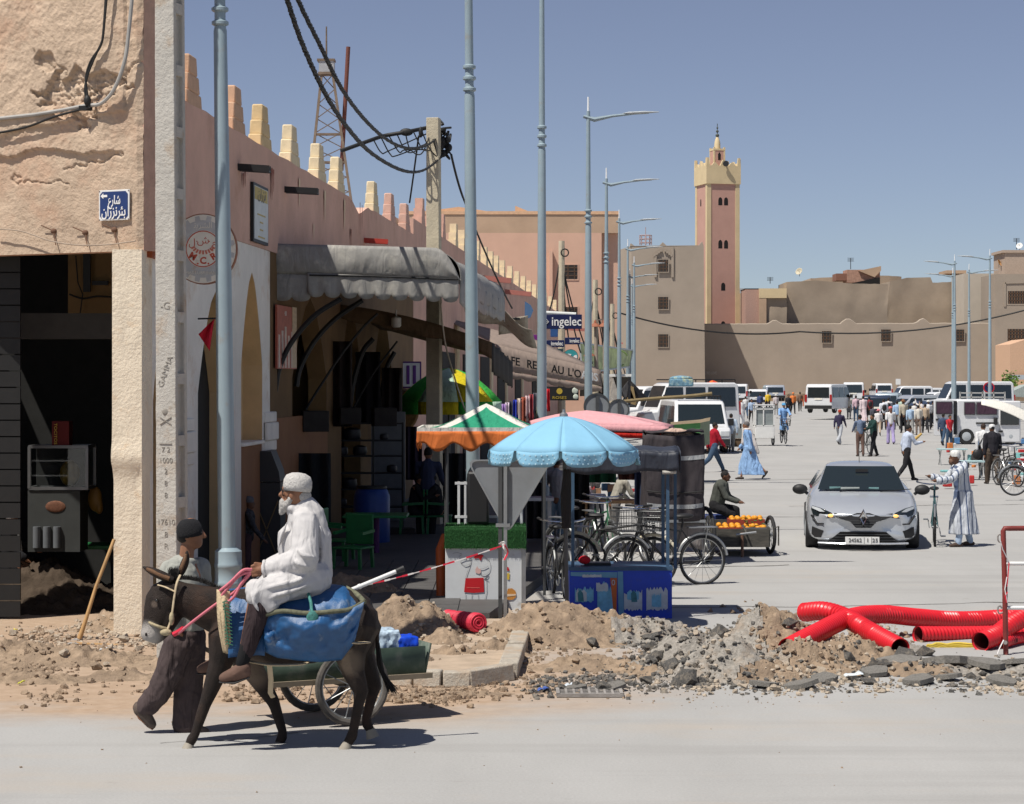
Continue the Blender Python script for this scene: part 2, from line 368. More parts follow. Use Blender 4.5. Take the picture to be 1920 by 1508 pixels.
def lumps(kind,meshes,lst,label,group,fl=1.0):
    rnd=random.Random(len(lst))
    for px,py,size in lst:
        p=G(px,py);s=size/SG(py);o=bpy.data.objects.new(kind,rnd.choice(meshes));COL.objects.link(o)
        o.location=(p.x,p.y,max(0,height(p.x,p.y))+s*.2);o.scale=(s,s,s*fl);o.rotation_euler=(rnd.uniform(-.3,.3),rnd.uniform(-.3,.3),rnd.uniform(0,6.3))
        big=size>(34 if 'asphalt' in kind else 21);where='under the grating edge of the conduits' if 0 else('before the dark shop' if px<300 else 'behind the handcart' if px<900 else 'below the snack cart and blue cart' if px<1190 else 'in the grey grit heap' if px<1420 else 'under the red conduits' if px<1700 else 'near the yellow rope')
        tag(o,('large ' if big else 'small ')+label+' '+where+(', nearer the road' if py>1255 else ', further back'),'rubble',group)
AS=[(1230,1262,46),(1262,1268,52),(1215,1248,36),(1244,1238,42),(1290,1240,40),(1328,1234,34),(1212,1282,30),(1285,1285,62),(1310,1282,40),(1255,1222,34),(1345,1225,30),(1225,1216,28),(1372,1258,30),(1350,1195,46),(1630,1283,38),(1600,1278,30),(1560,1285,30),(1692,1242,58),(1735,1230,44),(1660,1262,34),(1820,1272,24),(1845,1268,22),(1590,1246,34),(1640,1250,30),(1480,1222,36),(1400,1240,34),(1055,1296,26),(1080,1294,34),(1130,1297,40),(1028,1298,22),(1185,1238,20),(1110,1215,36),(1172,1165,24)]
lumps('asphalt_lump',ROCKS,AS,'black lump of broken asphalt','lumps of broken asphalt')
lumps('pale_stone',STN,[(700,1245,26),(1030,1262,22),(1395,1292,22),(1330,1296,18),(1452,1296,24),(1245,1298,16),(230,1205,26),(262,1222,24),(120,1245,24),(60,1200,20),(25,1192,22),(285,1212,20),(1300,1240,22),(1540,1262,24),(200,1250,18),(95,1190,16),(880,1175,14),(1380,1300,18),(1000,1175,16)],'pale dusty stone lying loose','pale stones on the earth')
lumps('earth_clod',CLD,[(1022,1168,38),(985,1192,22),(1052,1196,20),(1075,1170,18),(1100,1186,18),(180,1256,28),(90,1280,16),(250,1262,20),(735,1160,18),(790,1180,16),(960,1172,18),(1010,1215,20),(1125,1175,16),(975,1215,18),(1060,1222,16)],'brown clod of earth','earth clods on the heaps')
SLABM=MB();rnd=random.Random(3)
poly=[V((.5*math.cos(a)*(.8+.3*rnd.random()),.5*math.sin(a)*(.8+.3*rnd.random()),0))for a in[i*6.283/9 for i in range(9)]]
SLABM.prism(poly,(0,0,.16));SLAB=SLABM.build('asphalt_slab',mat('asphalt_slab',(.26,.245,.22),rough=.95,var=.35,scale=22,bump=.9,bscale=70),smooth=0)
slabs=[(1722,1283,70),(1640,1268,60),(1770,1252,110),(1850,1262,80),(1900,1250,70),(1690,1250,90),(1545,1280,60),(1500,1292,70),(1430,1290,60),(1320,1212,50),(1150,1296,60),(1880,1284,60),(1780,1276,60),(1220,1205,50),(1270,1250,60),(1080,1296,46)]
for i,(px,py,sz)in enumerate(slabs):
    o=SLAB if i==0 else SLAB.copy()
    if i:COL.objects.link(o)
    p=G(px,py);s=sz/SG(py);o.location=(p.x,p.y,max(0,height(p.x,p.y))+.02);o.scale=(s,s*.8,s*.8);o.rotation_euler=(rnd.uniform(-.22,.22),rnd.uniform(-.22,.22),rnd.uniform(0,6))
    tag(o,'flat grey slab of lifted asphalt '+('near the yellow rope' if px>1680 else 'below the red conduits' if px>1480 else 'at the grey grit heap' if px>1200 else 'by the drain grate')+(', front edge' if py>1266 else ', set back'),'rubble','flat slabs of lifted asphalt')
M_PAVE=mat('dusty_paving',(.41,.32,.235),rough=.9,var=.2,scale=5,bump=.4,bscale=30)
M_TILE=mat('grey_pavement_tile',(.085,.082,.08),rough=.7,var=.15,scale=3)
pv=MB();A,B,Cc,D=G(692,1279),G(964,1273),G(992,1196),G(905,1150)
pv.prism([V((A.x,A.y,0)),V((B.x,B.y,0)),V((Cc.x,Cc.y,0)),V((D.x+.3,D.y,0)),V((D.x+.3,24.7,0)),V((-1.55,24.7,0)),V((-1.45,22.2,0))],(0,0,.065))
pv.build('pavement',M_PAVE,kind='structure',smooth=0)
pv2=MB();pv2.prism([V((FX(25.2),25.2,.0)),V((-.25,24.72,0)),V((.6,31,0)),V((4.2,90,0)),V((FX(90),90,0))],(0,0,.125));o=pv2.build('arcade_pavement',M_TILE,kind='structure',smooth=0)
t=MB();
for i in range(10):
    for j in range(18):
        x=-3.3+i*.36;y=24.9+j*.4
        if x>FX(y)+.1 and x<-.45:t.box((x,y,.13),(.345,.385,.02))
t.build('pavement_tiles',M_TILE,parent=o,kind='stuff',world=False,smooth=0)
M_KERB=mat('worn_concrete_kerb',(.40,.36,.30),rough=.9,var=.18,scale=8,bump=.7,bscale=35,dirt=(.40,.3,.21),damt=.6,dscale=3)
kp=[G(690,1283),G(772,1289),G(828,1290),G(884,1290),G(968,1276)]
for i in range(4):
    a,b=kp[i],kp[i+1];d=(b-a).normalized();n=V((-d.y,d.x,0));a=a+d*.012;b=b-d*.012
    k=MB();k.hexa([a,b,b+n*.16,a+n*.16],[p+V((0,0,.135+.01*(i%2)))for p in(a+n*.025,b+n*.025,b+n*.16,a+n*.16)]);o=k.build('kerb_stone',M_KERB,bevel=.012,kind='structure')
for a,b in((G(972,1272),G(984,1234)),(G(986,1230),G(996,1196))):
    d=(b-a).normalized();n=V((-d.y,d.x,0));k=MB();k.hexa([a,b,b+n*.2,a+n*.2],[p+V((0,0,.14))for p in(a,b,b+n*.18,a+n*.18)]);k.build('kerb_stone',M_KERB,bevel=.014,kind='structure')
M_IRON=mat('cast_iron',(.30,.28,.26),rough=.75,metal=.1,var=.25,bump=.3)
gp=G(1105,1302);gr=thing('drain_grate','rusty iron drain grate half buried in sand at the road edge','grate',gp)
m=MB()
for x in(-.27,.27):m.box(gp+V((x,0,.02)),(.03,.42,.03))
for y in(-.2,.2):m.box(gp+V((0,y,.02)),(.57,.03,.03))
m.build('grate_frame',M_IRON,gr)
for i in range(7):b=MB();b.box(gp+V((-.2+i*.066,0,.022)),(.02,.37,.022));b.build('grate_bar',M_IRON,gr)
for j in range(3):b=MB();b.box(gp+V((0,-.1+j*.1,.02)),(.5,.018,.02));b.build('grate_bar',M_IRON,gr)
b=MB();b.box(gp+V((0,0,.003)),(.53,.38,.006));b.build('grate_pit',mat('pit_black',(.02,.02,.02)),gr)
# ================================================================== LEFT CORNER BUILDING
M_MUD=mat('weathered_plaster',(.525,.405,.30),rough=.95,var=.2,scale=2.2,bump=.9,bscale=22,dirt=(.53,.36,.255),damt=.5,dscale=1.3,spec=.12)
M_CREAM=mat('cream_painted_plaster',(.80,.70,.55),rough=.9,var=.08,scale=2,bump=.6,bscale=26,dirt=(.66,.46,.28),damt=.28,dscale=2.4,spec=.15)
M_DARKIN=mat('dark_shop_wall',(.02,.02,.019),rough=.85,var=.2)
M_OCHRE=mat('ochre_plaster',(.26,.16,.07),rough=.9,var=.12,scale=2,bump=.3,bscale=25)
corner=V(((266-CX)/177,FOC/177,0));LD=V((-math.cos(R(27)),math.sin(R(27)),0));LN=V((-math.sin(R(27)),-math.cos(R(27)),0))
cb=thing('corner_building','weathered mud plaster corner building over the dark open shop front','building',corner)
ZL=ZP(470,177);TOPZ=8.6
def relief(u,z):
    px=266-u*177*.86;py=HZ-(z-CAMH)*177;d=0
    k_=min(1,max(.25,(380-py)/150));d+=fbm((u*1.3,z*1.3,3),4)*.02+(fbm((u*9,z*9,7),4)*.009+noise.noise(V((u*26,z*26,1)))*.006)*k_
    e=math.hypot((px-150)/78,(py-172)/48)+fbm((u*4,z*4,11),4)*.55
    if e<1 and py>112:d-=.055*min(1,(1-e)*14)+.05*abs(fbm((u*14,z*14,2),4))
    e=math.hypot((px-82)/22,(py-104)/22)+fbm((u*7,z*7,4),3)*.5
    if e<1:d-=.06*min(1,(1-e)*9)
    for c1,c2,c3 in((118,128,.7),(205,150,-.5),(60,330,.12),(170,300,-.2)):
        e2=abs((py-c2)-(px-c1)*c3+14*fbm((u*5,z*5,c1),4));
        if e2<2.6 and abs(px-c1)<62:d-=.03*(1-e2/2.6)
    l1=284-16*math.exp(-((px-70)/50)**2)+5*fbm((u*3,2,1),4)*2-.03*px*.5
    l2=222-.12*(px-100)+6*fbm((u*3,8,1),4)
    if px<235:
        if py<l1:d+=.045*min(1,(235-px)/40)
        if py<l2:d+=.032
    if u<.06:d-=(.06-u)*.5+.012*abs(fbm((u,z*7,5),3))
    return d
g=MB();NU,NZ=250,330;UW=2.6
g.grid(lambda a,b:corner+LD*(UW*a)+V((0,0,ZL+(TOPZ-ZL)*b**1.25))+LN*(relief(UW*a,ZL+(TOPZ-ZL)*b**1.25)),NU,NZ)
g.build('plaster_front',M_MUD,cb,smooth=180)
b=MB();c0=corner-LN*.035;q=[c0,c0+LD*UW,c0+LD*UW-LN*.24,c0-LN*.24];b.hexa([p+V((0,0,ZL+.004))for p in q],[p+V((0,0,TOPZ))for p in q]);b.build('wall_core',mat('shaded_pink_plaster',(.52,.33,.25),rough=.92,var=.12,bump=.4,bscale=25),cb)
def column(px0,px1,s,zt,deep,m,parent,name='pillar',zcap=None):
    Y=FOC/s;x0,x1=(px0-CX)/s,(px1-CX)/s;rings=[]
    zc=zcap or ZP(880,s)
    prof=[(0,0,.012),(.3,0,.0),(zc-.12,0,0),(zc-.04,.012,0),(zc+.02,.03,0),(zc+.06,.05,0),(zc+.16,.055,.0),(zc+.3,.035,0),(zc+.5,.03,0),(zt,.03,0)]
    zz=[z for z in[i*zt/60 for i in range(61)]]
    def off(z):
        for(a,oa,_),(b_,ob,_)in zip(prof,prof[1:]):
            if a<=z<=b_:return oa+(ob-oa)*(z-a)/max(1e-6,b_-a)
        return prof[-1][1]
    n=7
    for z in zz:
        o=off(z);ring=[]
        xa,xb,ya,yb=x0-o*.35,x1+o*.2,Y-o,Y+deep+o*.5
        sk=lambda y:(y-Y)*280/FOC
        pts=[(xa+(xb-xa)*i/n,ya)for i in range(n)]+[(xb+sk(ya+(yb-ya)*i/n),ya+(yb-ya)*i/n)for i in range(n)]+[(xb-(xb-xa)*i/n+sk(yb),yb)for i in range(n)]+[(xa+sk(yb-(yb-ya)*i/n),yb-(yb-ya)*i/n)for i in range(n)]
        for k,(x,y)in enumerate(pts):
            e=.006*fbm((x*8,y*8,z*5),4)+.02*(min(0,fbm((x*3+7,y*3,z*2.2),4)+.2)if k%n in(0,n-1,1)else 0)
            ring.append(V((x,y-e if k<n else y,z)))
        rings.append(ring)
    c=MB();c.loft(rings);return c.build(name,m,parent,smooth=50)
column(213,266,177,ZL+.01,.44,M_CREAM,cb)
b=MB();P0=corner+LD*.36-LN*.05
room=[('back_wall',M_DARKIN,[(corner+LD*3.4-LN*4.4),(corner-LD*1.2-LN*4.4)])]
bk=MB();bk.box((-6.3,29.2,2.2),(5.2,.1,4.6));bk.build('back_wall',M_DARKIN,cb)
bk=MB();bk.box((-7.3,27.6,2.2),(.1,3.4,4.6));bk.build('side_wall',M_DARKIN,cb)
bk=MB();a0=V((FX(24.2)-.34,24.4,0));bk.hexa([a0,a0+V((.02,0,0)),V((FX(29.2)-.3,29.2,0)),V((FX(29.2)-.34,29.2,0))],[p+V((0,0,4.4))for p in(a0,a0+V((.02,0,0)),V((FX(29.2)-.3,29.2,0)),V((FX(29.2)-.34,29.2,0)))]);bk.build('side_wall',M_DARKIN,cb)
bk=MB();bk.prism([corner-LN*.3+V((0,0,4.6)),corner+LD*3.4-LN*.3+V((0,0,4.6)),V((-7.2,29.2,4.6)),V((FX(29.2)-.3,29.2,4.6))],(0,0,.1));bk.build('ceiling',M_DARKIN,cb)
bk=MB();bk.box(W(172,532,150),(.58,.06,.8));bk.build('ochre_wall_patch',M_OCHRE,cb)
bk=MB();bk.box(W(163,510,150,-.08),(.09,.04,.5));bk.box(W(188,531,150,-.08),(.2,.04,.05));bk.build('wall_bracket',mat('dark_metal',(.03,.03,.03),rough=.5),cb)
bk=MB();bk.tube([W(142,480,150,-.1),W(146,530,150,-.1),W(155,552,150,-.1),W(150,590,150,-.1)],.008);bk.tube(spline([W(130,552,150,-.1),W(155,560,150,-.1),W(180,556,150,-.1),W(210,557,150,-.1)]),.012);bk.build('loose_cable',mat('black_cable',(.02,.02,.02),rough=.6),cb)
bk=MB();bk.box(W(100,612,160),(1.5,.25,.3));bk.build('lintel_beam',mat('dark_beam',(.06,.055,.05)),cb)
sh=MB()
for i in range(22):sh.box(V((-6.1,25.25,4.0-i*.185)),(1.12,.04,.17))
sh.build('sun_blocking_shutter',mat('shutter_slats',(.022,.022,.022),rough=.6,metal=.3),cb)  # shutter set forward and lengthened to keep sun off the earth heap
M_CABLE=mat('black_cable',(.02,.02,.02));M_PIPE=mat('grey_conduit',(.36,.35,.33),rough=.6)
def wp(px,py,off=.06):
    off+=.04;u=(266-px)/(177*.865);return corner+LD*u+V((0,0,ZP(py,177-(266-px)*.03)))+LN*off
m=MB();m.tube([wp(-40,234),wp(60,222),wp(120,212,.07),wp(165,203,.08),wp(178,202,.08)],.021);m.tube(spline([wp(176,202,.08),wp(200,198,.09),wp(225,172,.09),wp(246,120,.09),wp(254,60,.08),wp(262,-20,.08),wp(266,-60,.08)]),.02)
cp=m.build('wall_conduit',M_PIPE,None,loc=wp(178,202));tag(cp,'grey conduit pipe fixed across the cracked plaster wall and up the corner','pipe')
m=MB();m.tube(spline([wp(-40,262),wp(40,246),wp(100,226,.08),wp(150,212,.08),wp(176,206,.1),wp(172,180,.1),wp(170,150,.1),wp(180,120,.1),wp(200,90,.1),wp(206,55,.1),wp(212,-30,.1)]),.013);m.tube(spline([wp(178,208,.1),wp(168,178,.1),wp(174,145,.1),wp(190,108,.1),wp(203,80,.1),wp(208,40,.1),wp(215,-30,.1)]),.012);m.ell(wp(173,194,.1),(.04,.04,.06));m.box(wp(168,208,.09),(.14,.04,.05))
tag(m.build('wall_cable',M_CABLE,None,loc=wp(176,206)),'black electric cable looping up the cracked plaster wall','cable')
m=MB();m.tube(spline([wp(-30,434,.03),wp(30,438,.04),wp(90,455,.04),wp(150,462,.04),wp(210,460,.04),wp(262,453,.04)]),.007)
tag(m.build('thin_wire',mat('pale_wire',(.35,.28,.22)),None,loc=wp(90,455)),'thin pale wire sagging over the shop lintel','wire')
M_NAVY=paint('sign_navy',(.022,.045,.15),rough=.35);M_WHITE=paint('sign_white',(.72,.72,.70),rough=.4)
M_LET=mat('white_lettering',(.78,.78,.76),var=0)
sx=-LD;so_=wp(214,386,-.015);pl=thing('street_sign','blue enamel street name plate with white Arabic writing and an arrow','sign',so_)
def plate(c,w,h,t,m,parent,name,x=sx,nrm=LN,bev=0):
    u=V((0,0,1));q=MB();q.prism([c+x*(-w/2)+u*(-h/2)-nrm*t,c+x*(w/2)+u*(-h/2)-nrm*t,c+x*(w/2)+u*(h/2)-nrm*t,c+x*(-w/2)+u*(h/2)-nrm*t],nrm*t*2);return q.build(name,m,parent,bevel=bev)
plate(so_,.40,.325,.008,M_WHITE,pl,'sign_border',bev=.004)
q=MB();u=V((0,0,1));a,bb,ch=.182,.145,.03
q.prism([so_+sx*x+u*z+LN*.007 for x,z in((-a+ch,-bb),(a-ch,-bb),(a,-bb+ch),(a,bb-ch),(a-ch,bb),(-a+ch,bb),(-a,bb-ch),(-a,-bb+ch))],LN*.005);q.build('sign_face',M_NAVY,pl)
text('\ufec9\ufead\ufe8e\ufeb7',.13,so_+u*.05+sx*.01+LN*.013,sx,u,M_LET,parent=pl,width=.16,bold=.002)
text('\ufee5\ufe8d\ufead\ufeb0\ufee7\ufeae\ufe8c\ufe91',.15,so_-u*.07+LN*.013,sx,u,M_LET,parent=pl,width=.315,bold=.002)
q=MB();q.prism([so_+sx*x+u*z+LN*.013 for x,z in((-.172,.10),(-.135,.13),(-.135,.112),(-.085,.112),(-.085,.088),(-.135,.088),(-.135,.07))],LN*.002);q.build('arrow',M_LET,pl)
for x,z in((-.19,.152),(.19,.152),(-.19,-.152),(.19,-.152)):q=MB();q.cyl(so_+sx*x+u*z+LN*.006,so_+sx*x+u*z+LN*.014,.006);q.build('screw',mat('rusty_bolt',(.15,.08,.05)),pl)
for px,py in((88,436),(153,438),(212,432)):
    m=MB();c=wp(px,py,-.03);m.ell(c,(.035,.02,.03));m.tube([c,wp(px+8,py+26,.0)],.007);m.tube([c,wp(px-22,py-10,.0)],.006);o=m.build('plaster_stub',mat('rusty_bolt',(.2,.13,.09)),cb)
# ---------- things inside the dark shop
sp_=W(110,1025,160);M_ALU=mat('dull_aluminium',(.2,.2,.2),rough=.4,metal=.6,var=.1)
def shopbox(name,label,cat,px0,py0,px1,py1,s,dep):
    c=W((px0+px1)/2,py1,s);return thing(name,label,cat,c),(px1-px0)/s,(py1-py0)/s,c
M_GLASS=mat('dark_glass',(.04,.05,.05),rough=.06,var=0,spec=.6)
vt,w,h,c=shopbox('display_case','glass food display case with aluminium frame in the dark shop','display case',55,838,163,916,158,.5)
m=MB()
for x in(-w/2,w/2):
    for y in(0,.5):m.box(c+V((x,y,h/2)),(.035,.035,h))
for z in(0,h):
    for y in(0,.5):m.box(c+V((0,y,z)),(w,.03,.035))
    for x in(-w/2,w/2):m.box(c+V((x,.25,z)),(.03,.5,.035))
m.build('case_frame',M_ALU,vt);m=MB();m.box(c+V((0,.01,h/2)),(w-.04,.01,h-.04));m.build('glass',mat('clear_glass',(.9,.95,.95),rough=.03,var=0,trans=1),vt)
m=MB();m.box(c+V((0,.3,h/2)),(w-.05,.02,h-.04));m.build('case_back',M_DARKIN,vt)
m=MB();m.ell(c+V((.1,.2,.17)),(.12,.08,.16));m.build('snack_bags',mat('yellow_foil',(.2,.13,.02),rough=.3,var=.4,scale=12),vt)
ct,w,h,c=shopbox('snack_counter','pale snack counter with faded sandwich picture under the glass case','counter',52,920,150,1035,158,.5)
m=MB();m.box(c+V((0,.25,h/2)),(w,.5,h));m.build('counter_body',mat('counter_paint',(.045,.048,.046)),ct)
m=MB();m.ell(c+V((.02,-.005,h*.74)),(.12,.012,.07));m.build('sandwich_picture',mat('print_brown',(.16,.07,.04),var=.4,scale=20),ct)
m=MB()
for i in range(3):m.cyl(c+V((-.2+i*.12,-.02,.05)),c+V((-.2+i*.12,-.02,.3)),.045)
m.build('printed_bottles',mat('print_grey',(.12,.13,.14)),ct)
bt,w,h,c=shopbox('snack_box','red cardboard snack box standing on the display case','box',97,790,129,837,158,.2)
m=MB();m.box(c+V((0,.12,h/2)),(w,.22,h));m.build('carton',mat('red_carton',(.12,.015,.015)),bt);text('TOCITOS',.05,c+V((-w*.28,-.001,h/2)),(0,0,-1),(1,0,0),mat('yellow_ink',(.6,.42,.08),var=0),parent=bt,width=h*.85)
tt=thing('green_table','dark green table at the back of the shop','table',W(150,1120,152));c=V(tt.location)
m=MB();m.box(c+V((0,.2,.62)),(.95,.6,.05));m.build('tabletop',mat('green_plastic',(.02,.16,.05),rough=.4),tt,bevel=.01)
for x in(-.4,.4):
    for y in(0,.4):m=MB();m.cyl(c+V((x,y,0)),c+V((x,y,.6)),.02);m.build('leg',mat('dark_metal',(.03,.03,.03)),tt)
o=MB();o.ell(W(178,935,155),(.09,.05,.16));o.ell(W(186,950,155),(.05,.05,.1));tag(o.build('yellow_bag',mat('amber_bag',(.2,.11,.02),rough=.5),loc=W(178,935,155),remesh=.015),'amber plastic bag hanging in the dark shop beside the pillar','bag')
# ================================================================== ARCADE ROW (left side of the street)
M_PINK=mat('pink_plaster',(.66,.42,.33),rough=.92,var=.12,scale=1.2,bump=.35,bscale=25,dirt=(.54,.32,.24),damt=.35,dscale=.9,spec=.12)
M_WHT=mat('dirty_whitewash',(.80,.76,.69),rough=.92,var=.1,scale=1.5,bump=.4,bscale=25,dirt=(.62,.48,.35),damt=.35,dscale=1.4,spec=.12)
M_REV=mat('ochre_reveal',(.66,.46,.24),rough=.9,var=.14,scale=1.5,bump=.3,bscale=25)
M_BRN=mat('brown_orange_dado',(.24,.115,.055),rough=.85,var=.12,scale=2)
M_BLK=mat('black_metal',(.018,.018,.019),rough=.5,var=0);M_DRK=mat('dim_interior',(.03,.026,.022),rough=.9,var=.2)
arc=thing('arcade_building','pink topped arcade building with stepped merlons and pointed arches along the pavement','building',V((FX(24),24,0)))
def fp(Y,off,z):return V((FX(Y)+off*SNOR.x,Y+off*SNOR.y,z))
def slab_(m,Y0,Y1,z0,z1,t=.3,off=0):
    m.hexa([fp(Y0,off-t,z0),fp(Y0,off,z0),fp(Y1,off,z0),fp(Y1,off-t,z0)],[fp(Y0,off-t,z1),fp(Y0,off,z1),fp(Y1,off,z1),fp(Y1,off-t,z1)])
RZ,WZ=5.92,4.5
m=MB()
N=60;Ya,Yb=24.0,49.6
top=[(Ya+(Yb-Ya)*i/N,RZ+.03*fbm((i*.5,1,1),3)-(.22*max(0,1-abs(Ya+(Yb-Ya)*i/N-40.7)/1.2)))for i in range(N+1)]
rings=[]
for Y,z in top:rings.append([fp(Y,-.24,WZ+.003),fp(Y,.012,WZ+.003),fp(Y,.012+.01*fbm((Y,1,2),3),(WZ+z)/2),fp(Y,.012,z),fp(Y,-.24,z)])
m.loft(rings);m.build('upper_wall',M_PINK,arc,smooth=25)
ARCH=[(287,336,540,None),(371,436,546,None),(452,492,510,835),(548,612,560,None),(640,676,570,None),(700,735,585,None)]
prev=24.1
aw=MB();dd=MB()
for px0,px1,ay,sy in ARCH:
    Y0,Y1=YP(px0),YP(px1);sc_=FOC/((Y0+Y1)/2)
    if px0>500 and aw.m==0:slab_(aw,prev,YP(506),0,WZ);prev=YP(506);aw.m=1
    za=CAMH-(ay-HZ)/sc_
    slab_(aw,prev,Y0,0,WZ)
    n=9;zs=za-1.25;mid=(Y0+Y1)/2;w=(Y1-Y0)/2
    pts=[]
    for k in range(n+1):f=k/n;pts.append((Y0+w*(1-math.cos(f*math.pi/2)**.8 if f<1 else 1),zs+(za-zs)*math.sin(f*math.pi/2)**.9))
    pts=[(Y0+w*(1-(1-f)**.62),zs+(za-zs)*f)for f in[k/n for k in range(n+1)]]
    pts=pts+[(2*mid-a,b)for a,b in pts[::-1][1:]]
    for(ya,z0),(yb,z1)in zip(pts,pts[1:]):
        if yb-ya<1e-4:continue
        aw.hexa([fp(ya,-.3,z0),fp(ya,0,z0),fp(yb,0,z1),fp(yb,-.3,z1)],[fp(ya,-.3,WZ),fp(ya,0,WZ),fp(yb,0,WZ),fp(yb,-.3,WZ)])
    q=MB()
    for(ya,z0),(yb,z1)in zip(pts,pts[1:]):
        d=V((0,yb-ya,z1-z0)).normalized();nn=V((0,d.z,-d.y))*.006
        q.add([fp(ya,-.3,z0)+nn,fp(ya,-.004,z0)+nn,fp(yb,-.004,z1)+nn,fp(yb,-.3,z1)+nn],[(0,1,2,3)])
    zb=0 if sy is None else CAMH-(sy-HZ)/sc_
    q.add([fp(Y1-.005,-.3,zb),fp(Y1-.005,-.004,zb),fp(Y1-.005,-.004,zs),fp(Y1-.005,-.3,zs)],[(0,1,2,3)])
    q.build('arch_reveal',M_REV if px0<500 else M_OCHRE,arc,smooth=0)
    if sy is not None:
        slab_(dd,Y0-.0,Y1+.0,0,zb,t=.3,off=-.01);k=MB();slab_(k,Y0,Y1,zb+.002,zb+.05,t=.34,off=.04);k.build('window_sill',M_WHT,arc,bevel=.01)
        k=MB();k.hexa([fp(Y0,-.28,zb),fp(Y0,-.27,zb),fp(Y1,-.27,zb),fp(Y1,-.28,zb)],[fp(Y0,-.28,za),fp(Y0,-.27,za),fp(Y1,-.27,za),fp(Y1,-.28,za)])
        k.build('blind_panel',M_REV,arc)
    prev=Y1
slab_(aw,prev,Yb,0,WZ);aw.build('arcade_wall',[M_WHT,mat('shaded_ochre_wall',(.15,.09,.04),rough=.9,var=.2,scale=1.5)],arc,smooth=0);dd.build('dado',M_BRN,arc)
for px in(345,505):
    k=MB();Y=YP(px);
    for z0,z1,o in((1.7,1.85,.03),(1.85,2.1,.06),(2.1,2.25,.03)):slab_(k,Y-.45,Y+.45,z0,z1,t=.05,off=o)
    k.build('pillar_bulge',M_WHT,arc,bevel=.02)
k=MB();slab_(k,YP(497),YP(612),0,2.15,t=.02,off=.02);k.build('dado',M_BRN,arc)
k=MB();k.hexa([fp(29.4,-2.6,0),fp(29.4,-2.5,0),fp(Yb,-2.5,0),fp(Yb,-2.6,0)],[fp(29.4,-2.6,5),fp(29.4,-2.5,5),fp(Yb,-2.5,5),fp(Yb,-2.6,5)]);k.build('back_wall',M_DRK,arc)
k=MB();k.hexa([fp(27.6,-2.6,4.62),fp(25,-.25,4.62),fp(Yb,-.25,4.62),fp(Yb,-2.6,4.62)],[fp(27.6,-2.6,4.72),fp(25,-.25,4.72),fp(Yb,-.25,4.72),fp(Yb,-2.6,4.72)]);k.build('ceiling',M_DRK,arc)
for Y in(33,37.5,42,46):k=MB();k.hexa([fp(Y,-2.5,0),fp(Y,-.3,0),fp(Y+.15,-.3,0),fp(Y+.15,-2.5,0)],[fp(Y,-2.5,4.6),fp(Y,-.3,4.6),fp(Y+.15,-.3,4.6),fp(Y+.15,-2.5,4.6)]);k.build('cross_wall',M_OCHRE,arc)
MC={'p':mat('merlon_apricot',(.60,.38,.25),rough=.9,var=.12,bump=.3),'y':mat('merlon_ochre',(.66,.49,.27),rough=.9,var=.12,bump=.3),'c':mat('merlon_cream',(.72,.60,.40),rough=.9,var=.12,bump=.3),'r':mat('merlon_pink',(.60,.38,.30),rough=.9,var=.12,bump=.3)}
for i,(px,c,hh)in enumerate(((282,'p',1.1),(358,'p',1),(443,'p',1),(494,'y',1),(549,'c',1),(600,'c',1),(636,'c',1),(702,'c',1),(734,'r',1),(762,'r',1))):
    Y=YP(px,C0+.05);k=MB();z=RZ-.03
    for w,d,h in((.84,.20,.20),(.64,.185,.21),(.44,.17,.23)):
        a,b=Y-w/2,Y+w/2;o=.0-(.2-d)/2;h*=hh
        k.hexa([fp(a,o-d,z),fp(a,o,z),fp(b,o,z),fp(b,o-d,z)],[fp(a+.015,o-d+.01,z+h),fp(a+.015,o-.01,z+h),fp(b-.015,o-.01,z+h),fp(b-.015,o-d+.01,z+h)]);z+=h-.004
    k.build('merlon',MC[c],arc,bevel=.02)
for px,py,m_,l in((446,314,M_BLK,.42),(533,356,M_BLK,.50),(682,451,paint('red_spout',(.42,.05,.035)),.45)):
    Y=YP(px);z=CAMH-(py-HZ)/(FOC/Y);k=MB();a,b=fp(Y,0,z),fp(Y,l,z-.03);d=(b-a)
    k.beam(a+V((0,0,-.03)),b+V((0,0,-.03)),.14,.02);k.beam(a+V((0,.07,0)),b+V((0,.07,0)),.02,.09);k.beam(a+V((0,-.07,0)),b+V((0,-.07,0)),.02,.09);k.build('water_spout',m_,arc)
M_STK=mat('rust_streak',(.27,.10,.07),rough=.95,var=.3,scale=20)
for px,py0,py1,m_ in((452,325,352,M_STK),(456,322,350,M_STK),(506,315,375,M_STK),(509,318,360,M_STK),(558,335,388,MATS['merlon_cream']),(606,358,412,MATS['merlon_cream']),(643,375,430,MATS['merlon_cream']),(672,380,440,M_STK),(676,385,430,M_STK),(655,430,470,M_STK),(585,420,452,MATS['merlon_cream'])):
    Y=YP(px);s=FOC/Y;k=MB();z0,z1=ZP(py0,s),ZP(py1,s);w=.035+.04*random.random()
    n=8;L=[]
    for i in range(n+1):
        f=i/n;z=z0+(z1-z0)*f;ww=w*(1-.8*f)*(.7+.6*random.random());L.append([fp(Y-ww,.031,z),fp(Y+ww,.031,z)])
    k.loft(L,caps=False,closed=False);k.build('wall_stain',m_,arc,smooth=0)
